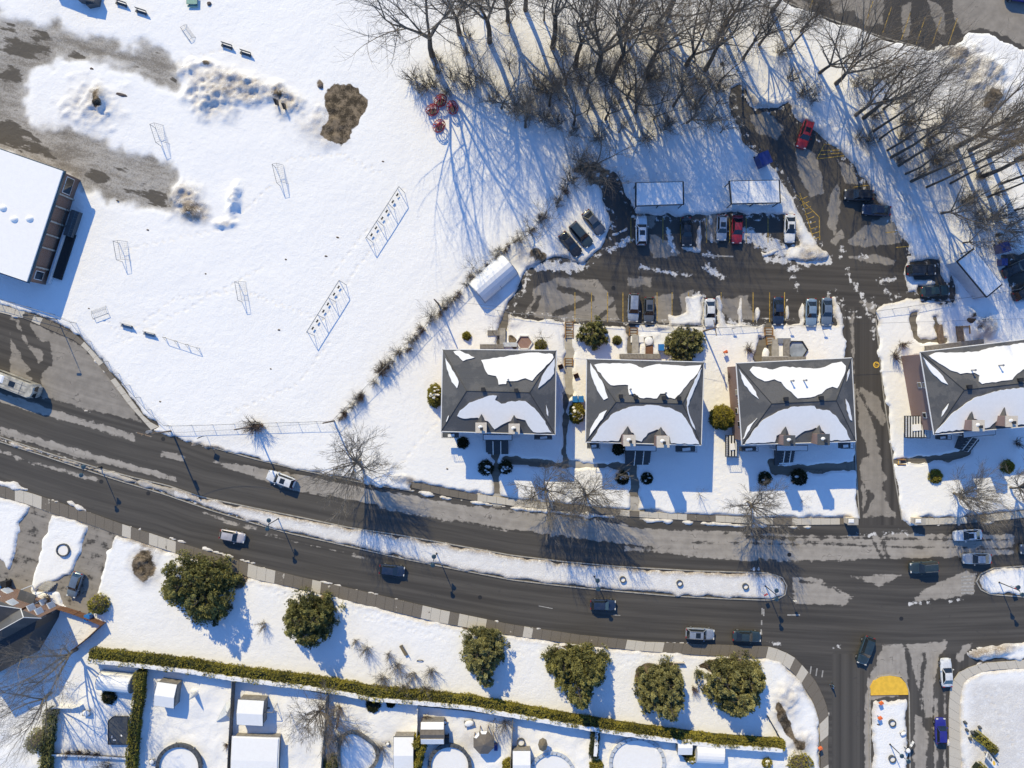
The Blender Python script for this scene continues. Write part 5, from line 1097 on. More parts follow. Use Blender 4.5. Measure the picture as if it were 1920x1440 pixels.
for k, (px, py, s) in enumerate(((870, 60, .6), (955, 130, .55), (1000, 160, .5), (1050, 190, .6), (1100, 215, .55), (1160, 250, .5), (1240, 190, .55), (1340, 200, .5), (1180, 80, .8), (1310, 60, .7), (1360, 40, .7), (1020, 40, .8), (1090, 50, .8), (1230, 90, .6), (1350, 250, .5), (900, 20, .7), (1480, 60, .5), (1160, 20, .8), (955, 60, .7), (1410, 60, .5), (1270, 180, .5), (940, 205, 1.0), (985, 240, .9), (1030, 200, 1.0), (1075, 235, 1.0), (1135, 225, 1.05), (1175, 185, 1.1), (1225, 225, .95), (1262, 200, 1.0), (1310, 190, .9), (1345, 160, .9), (1060, 160, 1.1), (1100, 175, 1.05), (880, 150, .9), (1480, 92, .9), (1500, 60, 1.0), (1655, 205, .95), (1705, 235, .95), (1740, 262, 1.0), (1580, 120, .8), (1630, 170, .8))):
    tree('smaller bare tree among the bigger trunks of the woods', BT[(k * 5 + 1) % 6], px, py, s * .62, None, 'smaller bare trees of the woods')
for k, (px, py, s) in enumerate(((775, 150, 1.1), (800, 165, 1.1), (850, 150, 1), (880, 165, 1.1), (925, 190, 1.1), (965, 210, 1.3), (990, 220, 1.3), (1020, 225, 1.1), (1045, 235, 1.1), (1010, 170, 1.2), (1075, 250, 1), (1120, 260, 1), (1150, 200, 1), (1210, 260, 1), (1250, 240, 1), (1300, 205, 1), (1330, 230, 1), (1100, 330, 1.2), (1070, 340, 1.2), (1085, 305, 1.1), (1350, 170, 1), (1640, 150, .9), (1690, 190, 1), (1700, 230, 1.1), (1740, 250, 1.2), (1770, 220, 1), (1690, 260, 1.1), (1750, 300, 1.1), (1480, 150, 1), (1500, 180, 1), (1520, 190, .9), (1460, 100, 1), (1830, 420, 1.3), (1860, 410, 1.4), (1890, 430, 1.4), (1800, 380, 1.1), (1720, 330, 1), (1880, 230, 1.2), (1170, 120, 1), (1060, 100, 1), (820, 135, 1), (905, 150, 1))):
    tree('tangled bare shrub in the undergrowth of the woods', (BU[k % 2],), px, py, s * 1.35, None, 'bare shrubs in the undergrowth', 'shrub', 'bare_shrub')
rw = random.Random(77)
for k in range(40):
    if k < 24: px, py = rw.uniform(770, 1340), 0; py = rw.uniform(60, 175 + (px - 770) * .13)
    else: px = rw.uniform(1600, 1900); py = 200 + (px - 1600) * .75 + rw.uniform(-50, 60)
    tree('tangled bare shrub in the undergrowth of the woods', (BU[k % 2],), px, py, rw.uniform(.9, 1.4), None, 'bare shrubs in the undergrowth', 'shrub', 'bare_shrub')
for k, (px, py) in enumerate(((130, 1408), (150, 1409), (170, 1411), (185, 1413))): tree('brown dead bush along the snow-topped low wall in the leftmost backyard', (BU[2],), px, py, .8, None, 'dead bushes along the low backyard wall', 'shrub', 'bare_shrub')
for lbl, px, py, s in (('leafless shrub over the bottom edge in the leftmost backyard', 205, 1432, 1.2), ('leafless shrub at the foot of the tall shaded fence beside the kidney pool', 640, 1378, 1.2), ('leafless shrub by the right fence of the gazebo backyard', 948, 1352, 1.0), ('pale leafless shrub at the gap between the kidney pool and white shed', 715, 1400, .8)): tree(lbl, (BU[1],), px, py, s, None, None, 'shrub', 'bare_shrub')
# street trees
for lbl, px, py, s, i in (('bare round street tree left of the brick houses, beside the main road', 676, 861, 1.08, 0), ('bare street tree in front of the leftmost brick house', 1017, 916, .98, 1), ('bare street tree by the gap between the first two brick houses', 1093, 925, .98, 0), ('bare street tree in front of the third brick house', 1400, 940, 1.0, 1), ('bare street tree in front of the rightmost brick house', 1785, 924, .85, 0), ('bare street tree at the right edge above the striped carriageway', 1893, 914, 1.05, 1)):
    tree(lbl, STREET[i], px, py, s * 1.12, None, 'bare street trees along the main road', mat='bark2')
tree('thin young bare tree on the snow in front of the third brick house', SMALL[1], 1502, 940, .5, None, mat='bark2')
tree('thin bare sapling with a stake shadow left of the third house', SMALL[1], 1310, 926, .5, None, mat='bark2')
tree('spreading bare tree left of the three slanted parked cars', SMALL[0], 998, 441, 1.35, .5, mat='bark2'); tree('low bare tree above the spreading one, by the slanted cars', SMALL[1], 1016, 412, 1.3, 1.5, mat='bark2')
tree('bare tree on the schoolyard side of the diagonal fence, halfway down', SMALL[0], 807, 596, .95, 3.8, mat='bark2'); tree('small bare tree beside the white tent garage', SMALL[1], 886, 506, .9, 2.5, mat='bark2')
tree('bare shrub tree behind the leftmost brick house, near its right corner', SMALL[0], 1017, 634, .75, .3, mat='bark2'); tree('bare sapling by the deck behind the leftmost brick house', SMALL[1], 925, 625, .7, mat='bark2')
tree('big bare tree reaching over the backyards in the bottom left corner', grow(61, 17, .8, 6, .14, 5, .25, .9, .26, (3, 5), .012), 146, 1216, .95, .3, mat='bark2')
tree('second tall bare tree spreading over the bottom left corner hedge', BT[4], 96, 1298, .8, 1.0, mat='bark2')
tree('fan-shaped bare tree in the backyard between two pools', STREET[0], 597, 1322, (1.0, 1.0, 1.0), 2.2, lean=(R(14), R(-10)))
tree('thin bare backyard tree beside the small swing frame', SMALL[1], 545, 1335, .7, mat='bark2'); tree('thin bare tree by the curving backyard pool fence', SMALL[0], 928, 1345, .7, mat='bark2')
for k, (px, py, s) in enumerate(((497, 1170, .8), (690, 1215, .8), (668, 1200, .6), (745, 1245, .95), (775, 1262, 1.0), (810, 1255, .8), (730, 1225, .7), (720, 1270, .9), (760, 1285, .9), (800, 1290, .85))):
    tree('leafless grey shrub on the snowy slope above the long hedge', (BU[k % 2],), px, py, s * 1.15, None, 'leafless shrubs above the long hedge', 'shrub', 'bare_shrub')
for k, (px, py, s) in enumerate(((480, 797, 1.1), (490, 795, 1.0))): tree('reddish leafless shrub growing through the fence near the main road', (BU[2],), px, py, s * 1.4, None, 'reddish shrubs in the roadside fence', 'shrub', 'bare_shrub')
fx0 = 1
fx = [(640, 783), (662, 762), (682, 742), (702, 718), (720, 692), (736, 678), (752, 662), (770, 640), (790, 622), (806, 604), (824, 588), (842, 568), (860, 551), (876, 534), (715, 700), (725, 688), (650, 775), (935, 470), (955, 462), (975, 450), (1020, 410), (1045, 385), (1062, 360), (672, 750), (780, 632), (832, 578)]
rq = random.Random(5); ax_ = [(628, 788), (700, 715), (760, 655), (800, 612), (850, 560), (900, 510), (940, 472), (1000, 430), (1050, 372)]
for a_, b2_ in zip(ax_[:-1], ax_[1:]):
    for k in range(3): t_ = (k + rq.random()) / 3; fx.append((a_[0] + (b2_[0] - a_[0]) * t_ + rq.uniform(-4, 4), a_[1] + (b2_[1] - a_[1]) * t_ + rq.uniform(-3, 5)))
for k, (px, py) in enumerate(fx): tree('low brown leafless shrub along the diagonal schoolyard fence', (BU[(2, 0, 2, 1)[k % 4]],), px, py, (.6, .85, .75)[k % 3] * (1.5 if k in (4, 14, 15, 21, 22) else 1), None, 'brown shrubs along the diagonal fence', 'shrub', 'bare_shrub')
for px, py, s, lbl in ((1404, 655, 1.0, 'brown dead shrub on snow behind the third brick house'), (1689, 645, .9, 'brown shrub on snow behind the left corner of the rightmost house'), (1677, 668, 1.1, 'leafless shrub at the brick corner of the rightmost house'), (1366, 712, 1.1, 'dark leafless shrub against the brick side of the third house'), (1793, 725, .5, 'tiny leafless shrub at the rightmost house'), (1835, 610, 1.0, 'brown leafless shrub at the mound beside the tilted shelter'), (1905, 830, .9, 'leafless shrub in shade before the rightmost house'), (92, 1120, 1.0, 'reddish leafless shrub by the driveway of the bottom left house'), (425, 1395, .6, 'small leafless shrub on the backyard fence right of the big round pool'), (640, 1325, .9, 'leafless shrub in the shade just below the long hedge bend'), (800, 1345, .9, 'reddish leafless shrub above the brown-roofed shed'), (1298, 1290, .8, 'sparse shrub on the snow between two big evergreens')):
    tree(lbl, (BU[2],), px, py, s, None, None, 'shrub', 'bare_shrub')
# ---------------- evergreens: thousands of small blades on tufts
def tufts(seed, centers, dirs, size, blades, mat, flat=.5, name='foliage', tint=None):
    r = np.random.RandomState(seed); n = len(centers); m = n * blades; c = np.repeat(centers, blades, 0); d = np.repeat(dirs, blades, 0)
    v = d + r.normal(0, flat, (m, 3)); v /= np.linalg.norm(v, axis=1)[:, None] + 1e-9
    s = np.cross(v, r.normal(0, 1, (m, 3))); s /= np.linalg.norm(s, axis=1)[:, None] + 1e-9
    ln = size * r.uniform(.6, 1.25, (m, 1)); wd = ln * r.uniform(.12, .22, (m, 1)); b0 = c + r.normal(0, size * .12, (m, 3))
    V = np.stack([b0 - s * wd * .5, b0 + v * ln * .55 - s * wd, b0 + v * ln, b0 + v * ln * .55 + s * wd], 1).reshape(-1, 3)
    F = np.arange(m * 4).reshape(-1, 4); me = quickmesh(name, V, F, mat, 4)
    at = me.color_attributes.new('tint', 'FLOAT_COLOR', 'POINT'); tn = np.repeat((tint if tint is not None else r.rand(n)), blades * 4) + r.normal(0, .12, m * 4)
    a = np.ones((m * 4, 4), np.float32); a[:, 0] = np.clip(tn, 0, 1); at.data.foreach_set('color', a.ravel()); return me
def cone_pts(seed, n, lobes):                # lobes: (x, y, z0, r, h); tufts clumped on branch tips
    r = np.random.RandomState(seed); C_, D_, T_ = [], [], []; w_ = np.array([l[3] ** 2 for l in lobes]); w_ = w_ / w_.sum()
    for (x, y, z0, rr, hh), q in zip(lobes, w_):
        k = int(n * q); nb = max(40, k // 38); t_ = 1 - np.sqrt(r.rand(nb)); a = r.rand(nb) * 6.283; ph = r.rand() * 6
        lob = 1 +   .12 * np.sin(a * 3 + ph) + .10 * np.sin(a * 7 + t_ * 5 + ph); prof = np.minimum(1, (1 - t_) ** .65)
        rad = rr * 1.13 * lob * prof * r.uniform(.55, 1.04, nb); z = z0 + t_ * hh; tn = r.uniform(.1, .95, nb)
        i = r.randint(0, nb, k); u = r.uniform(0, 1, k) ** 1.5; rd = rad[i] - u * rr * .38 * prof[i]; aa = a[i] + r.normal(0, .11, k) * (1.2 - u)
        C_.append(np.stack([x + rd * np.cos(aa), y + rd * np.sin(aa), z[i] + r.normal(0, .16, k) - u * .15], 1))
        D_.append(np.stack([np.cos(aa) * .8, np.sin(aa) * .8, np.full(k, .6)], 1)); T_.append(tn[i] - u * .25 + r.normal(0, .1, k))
    return np.concatenate(C_), np.concatenate(D_), np.concatenate(T_)
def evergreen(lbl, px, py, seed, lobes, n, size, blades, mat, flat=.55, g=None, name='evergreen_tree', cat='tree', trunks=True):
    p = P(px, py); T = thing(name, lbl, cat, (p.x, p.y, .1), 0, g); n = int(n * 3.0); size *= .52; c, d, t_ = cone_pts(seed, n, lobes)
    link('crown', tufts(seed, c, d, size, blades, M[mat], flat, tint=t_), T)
    if trunks:
        m = MB(); m.tube((0, 0, -.2), (0, 0, .5), .24, .2, 8)
        for x, y, z0, rr, hh in lobes:
            m.tube((0, 0, .4), (x, y, z0 + .8), .17, .12, 6); m.tube((x, y, z0 + .8), (x, y, z0 + hh * .93), .12, .03, 6)
            rb = random.Random(seed)
            for k in range(14):
                a = rb.uniform(0, 6.283); t_ = rb.uniform(.05, .8); q = rr * (1 - t_) ** .62 * .85; m.tube((x, y, z0 + t_ * hh), (x + q * math.cos(a), y + q * math.sin(a), z0 + t_ * hh + .3), .05, .015, 4, cap=False)
        m.build('trunk', M['bark'], T)
    return T
EG = 'big evergreens on the slope above the long hedge'
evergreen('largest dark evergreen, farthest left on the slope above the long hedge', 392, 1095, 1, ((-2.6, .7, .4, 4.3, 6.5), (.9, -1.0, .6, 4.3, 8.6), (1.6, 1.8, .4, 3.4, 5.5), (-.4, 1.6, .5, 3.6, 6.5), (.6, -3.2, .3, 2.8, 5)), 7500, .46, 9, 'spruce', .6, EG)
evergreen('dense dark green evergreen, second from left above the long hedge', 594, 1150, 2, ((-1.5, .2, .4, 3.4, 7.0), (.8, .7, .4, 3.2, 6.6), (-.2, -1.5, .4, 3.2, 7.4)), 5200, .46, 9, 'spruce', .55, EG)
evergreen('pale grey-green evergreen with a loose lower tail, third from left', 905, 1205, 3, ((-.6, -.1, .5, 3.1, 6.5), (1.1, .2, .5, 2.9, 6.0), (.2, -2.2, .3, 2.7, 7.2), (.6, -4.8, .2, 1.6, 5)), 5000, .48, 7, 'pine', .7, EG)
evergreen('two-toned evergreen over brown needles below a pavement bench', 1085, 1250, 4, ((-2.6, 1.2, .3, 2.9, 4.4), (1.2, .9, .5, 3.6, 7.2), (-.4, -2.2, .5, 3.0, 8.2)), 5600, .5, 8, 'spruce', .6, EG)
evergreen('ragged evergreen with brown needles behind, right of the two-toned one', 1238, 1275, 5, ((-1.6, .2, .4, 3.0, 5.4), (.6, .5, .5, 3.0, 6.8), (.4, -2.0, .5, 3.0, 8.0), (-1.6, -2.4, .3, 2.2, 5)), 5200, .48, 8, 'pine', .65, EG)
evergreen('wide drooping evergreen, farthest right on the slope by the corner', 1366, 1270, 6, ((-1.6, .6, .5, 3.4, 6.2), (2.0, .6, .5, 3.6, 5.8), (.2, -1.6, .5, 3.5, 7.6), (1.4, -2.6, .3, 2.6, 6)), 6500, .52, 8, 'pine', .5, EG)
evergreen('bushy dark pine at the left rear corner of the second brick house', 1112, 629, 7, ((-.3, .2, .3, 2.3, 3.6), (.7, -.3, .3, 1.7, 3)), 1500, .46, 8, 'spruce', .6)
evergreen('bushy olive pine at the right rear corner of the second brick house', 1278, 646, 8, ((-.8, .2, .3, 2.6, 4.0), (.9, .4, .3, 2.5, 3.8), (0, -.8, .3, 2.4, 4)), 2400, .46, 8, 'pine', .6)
def shrub(lbl, px, py, r, h, seed, mat='cedar', n=700, size=.22, snow=0, g=None, sq=1.0, name='evergreen_shrub', rz=0, cat='shrub'):
    p = P(px, py, h * .5); T = thing(name, lbl, cat, (p.x, p.y, .1), rz, g); rs = np.random.RandomState(seed)
    d = rs.normal(0, 1, (n, 3)); d[:, 2] = np.abs(d[:, 2]); d /= np.linalg.norm(d, axis=1)[:, None]; k = rs.uniform(.82, 1.03, (n, 1))
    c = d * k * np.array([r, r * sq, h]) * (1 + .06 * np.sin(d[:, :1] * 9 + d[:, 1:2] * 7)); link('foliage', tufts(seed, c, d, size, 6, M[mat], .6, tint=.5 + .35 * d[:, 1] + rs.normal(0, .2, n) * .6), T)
    m = MB(); m.dome((0, 0, 0), r * .8, r * sq * .8, h * .8, 10, 3); m.tube((0, 0, -.3), (0, 0, .3), .1, n=5); m.build('inner_branches', M['bark'], T)
    rr = random.Random(seed)
    for i in range(int(snow * 1.8)):
        a, q = rr.uniform(0, 6.28), rr.uniform(.15, .75) * r; x, y = q * math.cos(a), q * math.sin(a) * sq; z = h * math.sqrt(max(.05, 1 - (q / r) ** 2))
        m = MB(); m.dome((x, y, z * .96), rr.uniform(.15, .4), rr.uniform(.12, .3), .14, 8, 2); m.build('snow_clump', M['snowcap'], T)
    return T
shrub('rounded cedar with snow specks at the left wall of the first house', 815, 742, 1.15, 2.6, 1, snow=5, sq=1.6, n=1100)
shrub('boxy brown-green cedar with snow specks between the first two houses', 1082, 774, 1.15, 2.0, 2, snow=6, sq=1.5, n=1100)
shrub('round bright cedar at the brick side of the third house', 1357, 783, 1.9, 3.2, 3, n=2200)
for a in (('dark snow-dusted shrub left of the front walk of the first house', 911, 877, 1.15, .9, 4, 'dark', 3), ('dark snow-dusted shrub right of the front walk of the first house', 948, 876, 1.0, .9, 5, 'dark', 4), ('dark spiky plant in the shade below the first house balcony', 868, 830, .9, .6, 6, 'dark', 0), ('dark snow-edged shrub left of the front walk of the second house', 1167, 896, 1.0, .9, 7, 'dark', 2), ('dark snow-edged shrub right of the front walk of the second house', 1213, 897, .85, .8, 8, 'dark', 2), ('dark shrub by the canopy of the second house', 1160, 842, .9, 1.4, 9, 'dark', 0),
          ('dark spiky shrub left of two in front of the third house', 1434, 897, 1.05, .9, 10, 'dark', 1), ('dark round shrub right of two in front of the third house', 1499, 895, 1.2, 1.0, 11, 'dark', 1), ('yellow-green shrub in front of the rightmost house, nearer the access road', 1754, 893, 1.05, .9, 12, 'cedar', 0), ('yellow-green shrub in front of the rightmost house, nearer the right edge', 1889, 875, 1.0, .9, 13, 'cedar', 0), ('small round dark bush behind the first house', 875, 630, .55, .9, 14, 'cedar', 0), ('small round dark bush behind the second house', 1157, 638, .6, .8, 15, 'spruce', 0), ('low green bush at the deck corner behind the first house', 1014, 648, .9, 1.0, 16, 'cedar', 0),
          ('green conical cedar beside the blue bin at the bottom left', 183, 1134, 1.5, 2.4, 17, 'cedar', 0), ('green bush cut by the bottom edge beside the side street', 1502, 1434, 2.0, 1.8, 18, 'cedar', 0), ('green bush in the backyard by the kidney pool', 622, 1432, 1.3, 1.6, 19, 'spruce', 1), ('yellow-green bush near the bottom edge right of the round-top shed', 1438, 1430, .7, 1.0, 20, 'cedar', 2), ('green tuft by the fence right of the octagonal gazebo', 953, 1434, .9, 1.4, 21, 'cedar', 0), ('green bush at the bottom edge beside the vertical snowy hedge', 1118, 1436, 1.0, 1.2, 22, 'cedar', 0), ('dark spreading bush in the shade below the long hedge, left of two', 700, 1322, 1.1, .8, 23, 'dark', 0), ('dark little bush in the shade below the long hedge, right of two', 733, 1318, .6, .6, 24, 'dark', 0),
          ('dark evergreen bush under the barrel-roofed backyard shelter', 205, 1306, 1.2, 1.0, 25, 'dark', 0), ('dark conifer in the bottom left corner beside the vertical hedge', 70, 1392, 1.9, 3.2, 26, 'spruce', 0), ('green bush beside the round-topped shed near the bottom edge', 1296, 1420, .9, 1.6, 27, 'cedar', 2), ('brown dried plant in a ring on the corner house terrace', 78, 1186, .7, .5, 28, 'cedar', 1)):
    lbl, px, py, r, h, sd, mt, sn = a; shrub(lbl, px, py, r, h, sd, mt, 420, .26, sn)
for k, (px, py) in enumerate(((781, 1390), (789, 1405), (784, 1425), (780, 1440))): shrub('tall yellow-green column cedar between the white shed and the taupe one', px, py, .7, 3.0, 60 + k, 'cedar', 500, .25, 0, 'column cedars between two sheds', 1.2)
# hedges
def hedge(lbl, pts, wpx, h, seed, mat='cedar', snow=None, dens=60, size=.24):
    c0 = [P(*p, h * .7) for p in pts]; o = sum(c0, Vector()) / len(c0); T = thing('hedge', lbl, 'hedge', (o.x, o.y, 0)); rs = np.random.RandomState(seed); W_ = wpx * S; Cs, Ds, Ts = [], [], []; core = MB(); s = 0
    for a, b_ in zip(c0[:-1], c0[1:]):
        d = (b_ - a).xy; ln = d.length; d.normalize(); n_ = Vector((-d.y, d.x)); k = int(ln * (W_ + 2 * h) * dens * .35) + 4; t_ = rs.rand(k) * ln; q = rs.rand(k) * (W_ + 2 * h * .8) - (W_ / 2 + h * .8)
        fs = 1 - .25 * min(1, max(0, (s - 45) / 40)); q = q * fs; top = np.abs(q) < W_ / 2 * fs; y = np.where(top, q, np.sign(q) * W_ / 2 * fs * (1.0 + .10 * np.sin((t_ + s) * 1.7) + .06 * np.sin((t_ + s) * 4.1))); z = np.where(top, h, h - (np.abs(q) - W_ / 2 * fs)); z = z + .13 * np.sin(t_ * 1.3 + s) + .06 * np.sin(t_ * 5.3) + rs.normal(0, .05, k)
        Cs.append(np.stack([a.x - o.x + d.x * t_ + n_.x * y, a.y - o.y + d.y * t_ + n_.y * y, z], 1)); Ds.append(np.stack([n_.x * np.sign(y) * ~top, n_.y * np.sign(y) * ~top, np.where(top, 1.0, .35)], 1)); Ts.append(.5 + .22 * np.sin(t_ * .8 + s) + .2 * np.sin(t_ * .23 + s * 2) + rs.normal(0, .2, k)); s += ln
        m_ = (a + b_) / 2 - o; core.box((m_.x, m_.y, h * .47), (ln * 1.01, W_ * .8 * fs, h * .88), math.atan2(d.y, d.x))
    core.build('branches', M['dark'], T); link('foliage', tufts(seed, np.concatenate(Cs), np.concatenate(Ds), size, 5, M[mat], .7, tint=np.concatenate(Ts)), T)
    if snow:
        f, wv, z_ = snow; mb = MB(); up, dn = [], []
        for a, b_ in zip(c0[:-1], c0[1:]):
            d = (b_ - a); ln = d.length; d.normalize(); n_ = Vector((-d.y, d.x, 0)); k = int(ln / .45)
            for i in range(k):
                p = a + d * ln * i / k - o; r1 = rs.uniform(-.1, .1); up.append(p - n_ * (W_ * f - wv + r1)); dn.append(p - n_ * (W_ * f + wv * .7 + rs.uniform(-.05, .05)))
        q = [Vector((p.x, p.y, h + .1)) for p in dn] + [Vector((p.x, p.y, h + .12)) for p in up[::-1]]; mb.slab(q, .3); mb.build('hedge_snow', M['snowcap'], T)
    return T
hedge('long clipped cedar hedge with a snow strip running across the lower photo', [(170, 1228), (270, 1238), (355, 1248), (440, 1262), (540, 1274), (620, 1284), (700, 1300), (800, 1308), (880, 1316), (960, 1330), (1050, 1346), (1150, 1362), (1250, 1376), (1350, 1388), (1470, 1396)], 20, 2.1, 7, snow=(.42, .35, 0), dens=70)
hedge('narrow dark cedar hedge running down between two bottom left backyards', [(264, 1258), (258, 1320), (250, 1380), (245, 1470)], 13, 2.2, 8, 'cedar')
hedge('broken dark hedge down the side of the leftmost backyard', [(96, 1330), (90, 1380), (82, 1470)], 15, 2.0, 9, 'spruce')
hedge('short dark hedge with a long snow cap in the lower right backyards', [(1117, 1362), (1113, 1420)], 12, 1.8, 10, 'dark', snow=(-.1, .3, 0))
hedge('tapered yellow-green hedge behind the white sign at the bottom right', [(1828, 1376), (1850, 1393), (1868, 1410)], 12, 1.3, 11)
hedge('yellow-green low hedge cut by the bottom edge below the white sign', [(1830, 1436), (1848, 1450)], 16, 1.2, 12)
# ================================================================ FENCES, LAMPS, POLES
def run(pts, step):
    q = [P(*p) for p in pts]; out = []
    for a, b_ in zip(q[:-1], q[1:]):
        n = max(1, round((b_ - a).length / step)); out += [a.lerp(b_, k / n) for k in range(n)]
    return out + [q[-1]]
def chain_fence(lbl, pts, h=1.8, step=3.0, fab='gmetal', wires=.45, midrail=False):
    q = run(pts, step); o = q[0]; T = thing('chain_link_fence', lbl, 'fence', (o.x, o.y, .1)); q = [p - o for p in q]; ra, fb = MB(), MB()
    for p in q: m = MB(); m.tube(p - Vector((0, 0, .3)), p + Vector((0, 0, h + .05)), .04, n=6); m.build('post', M['gmetal'], T)
    for a, b_ in zip(q[:-1], q[1:]):
        ra.tube(a + Vector((0, 0, h)), b_ + Vector((0, 0, h)), .032, n=5, cap=False); ln = (b_ - a).length; n = int(ln / wires)
        for k in range(n):
            for s in (0, 1):
                z0, z1 = (.05, h) if s else (h, .05); u, v = k / n, min(1, (k + h * .8 / wires * .55) / n); fb.tube(a.lerp(b_, u) + Vector((0, 0, z0)), a.lerp(b_, v) + Vector((0, 0, z1)), .006, n=3, cap=False)
    ra.build('top_rail', M['gmetal'], T); fb.build('mesh_fabric', M[fab], T); return T
def wood_fence(lbl, pts, h=1.8, mat='greywood', th=.1, snowy=False, step=2.4, name='wooden_fence'):
    q = run(pts, step); o = q[0]; T = thing(name, lbl, 'fence', (o.x, o.y, .1)); q = [p - o for p in q]
    for p in q: m = MB(); m.box((p.x, p.y, h / 2), (.13, .13, h + .3)); m.build('post', M[mat], T)
    for a, b_ in zip(q[:-1], q[1:]):
        d = b_ - a; rz = math.atan2(d.y, d.x); ln = d.length; n = max(1, int(ln / .2)); m = MB()
        for k in range(n): c = a.lerp(b_, (k + .5) / n); m.box((c.x, c.y, h / 2 + .02 * ((k * 7) % 3)), (ln / n * .93, th * .5, h), rz)
        c = (a + b_) / 2; m.box((c.x, c.y, h - .25), (ln, th, .1), rz); m.box((c.x, c.y, .4), (ln, th, .1), rz); m.build('panel', M[mat], T)
    if snowy:
        m = MB()
        for a, b_ in zip(q[:-1], q[1:]): c = (a + b_) / 2; d = b_ - a; m.box((c.x, c.y, h + .07), (d.length, th + .14, .12), math.atan2(d.y, d.x))
        m.build('snow_cap', M['snowcap'], T)
    return T
chain_fence('chain-link fence along the school pavement from the left edge to the tall pole', [(-60, 545), (0, 560), (60, 577), (105, 590), (145, 606), (172, 640), (205, 678), (245, 722), (285, 768), (318, 797)], 1.8)
chain_fence('chain-link fence beside the main road from the tall pole to the diagonal fence', [(322, 798), (400, 796), (480, 793), (560, 791), (628, 789)], 1.6, 3)
chain_fence('long diagonal chain-link fence between the schoolyard and the brick houses', [(628, 788), (700, 715), (760, 655), (800, 612), (850, 560), (900, 510), (940, 472), (1000, 430), (1050, 372), (1075, 322)], 1.8, 3)
chain_fence('chain-link fence at the edge of the woods above the schoolyard', [(850, 168), (900, 192), (960, 212), (1010, 228), (1052, 245), (1068, 318)], 1.5, 3)
chain_fence('low fence between the parking bays and the backs of the first houses', [(905, 578), (960, 588), (1050, 596), (1120, 602), (1200, 608), (1290, 613), (1345, 616), (1430, 610)], 1.1, 3)
chain_fence('low fence between the parking lot and the rightmost brick house', [(1642, 584), (1700, 576), (1760, 566), (1830, 556), (1925, 540)], 1.1, 3)
wood_fence('brown wooden fence with two bends around the bottom left house terrace', [(112, 1134), (150, 1146), (200, 1166), (172, 1192), (146, 1212)], 1.6, 'brownwood')
wood_fence('pale boundary fence right of the narrow hedge at the bottom left', [(270, 1256), (268, 1320), (262, 1380), (258, 1470)], 1.5, 'white')
wood_fence('grey wooden fence right of the backyard with the large round pool', [(443, 1270), (440, 1330), (437, 1380), (433, 1470)], 1.8, 'greywood')
wood_fence('tall shaded grey fence between the fan-shaped tree and the kidney pool', [(618, 1298), (616, 1350), (611, 1400), (606, 1470)], 2.2, 'greywood', .14)
wood_fence('pale fence between the kidney pool backyard and the taupe shed', [(785, 1322), (785, 1350), (783, 1384)], 1.6, 'white')
wood_fence('dark fence between the gazebo backyard and the tan umbrella backyard', [(962, 1334), (960, 1380), (955, 1470)], 1.7, 'greywood')
wood_fence('snow-topped low wall crossing the leftmost backyard near the bottom edge', [(100, 1410), (160, 1412), (244, 1417)], .8, 'greywood', snowy=True)
wood_fence('pale low fence across the leftmost backyard below the leaning tree', [(107, 1322), (145, 1322), (158, 1318)], 1.1, 'white')
wood_fence('white snow-topped fence running under the hedge at the lower right', [(1262, 1380), (1330, 1390), (1400, 1396), (1462, 1404)], 1.2, 'white', snowy=True)
wood_fence('dark corner fence beside the hexagonal shed near the bottom right', [(1265, 1382), (1268, 1402), (1282, 1414), (1298, 1414)], 1.4, 'dmetal')
wood_fence('dark rail fence ending at the brown garden strip, bottom right', [(1437, 1340), (1452, 1366), (1464, 1388)], .9, 'dmetal')
wood_fence('thin fence under the long hedge between the two left pools', [(444, 1262), (520, 1276), (618, 1296)], 1.2, 'tarp')
wood_fence('thin pale fence under the hedge above the gazebo backyard', [(790, 1318), (870, 1326), (960, 1338)], 1.2, 'tarp')
def lamp(lbl, px, py, ang, h=5.0, heads=2, arm=.35, g='twin-headed street lamps', mat='teal'):
    p = P(px, py); T = thing('street_lamp', lbl, 'street lamp', (p.x, p.y, 0), R(ang), g); m = MB(); m.tube((0, 0, 0), (0, 0, h), .085, .055, 8); m.build('pole', M['dmetal'], T)
    m = MB(); m.tube((0, 0, 0), (0, 0, .35), .2, .14, 10); m.build('base', M['dmetal'], T)
    m = MB(); m.tube((0, -arm if heads == 2 else 0, h - .15), (0, arm, h - .15), .035, n=6); m.tube((0, -arm, h - .15), (0, 0, h - .5), .02, n=4); m.tube((0, arm, h - .15), (0, 0, h - .5), .02, n=4); m.build('arm', M['dmetal'], T)
    for s in ((-1, 1) if heads == 2 else (1,)):
        y = s * (arm + .3); k = MB(); k.tube((0, y, h - .2), (0, y, h + .12), .2, .34, 12); k.dome((0, y, h + .12), .36, .36, .12, 12, 3); hd = k.build('lamp_head', M[mat], T); k = MB(); k.tube((0, y, h - .42), (0, y, h - .2), .13, .2, 10); k.build('lens', M['lens'], hd)
    return T
lamp('twin-headed lamp at the dirty narrow end of the median, leftmost on it', 190, 876, -15); lamp('twin-headed median lamp between the pinkish car and the bare round tree', 523, 972, -10)
lamp('twin-headed median lamp just right of and above the lone navy hatchback', 819, 1037, -8); lamp('twin-headed median lamp directly above a navy car on the lower carriageway', 1114, 1080, 4)
lamp('twin-headed lamp at the rounded tip of the long median', 1434, 1098, 0); lamp('twin-headed lamp on the right median beside a red sign', 1871, 1091, 30); lamp('twin-headed lamp on the snowy island below the yellow nose', 1667, 1394, 50, 4.6)
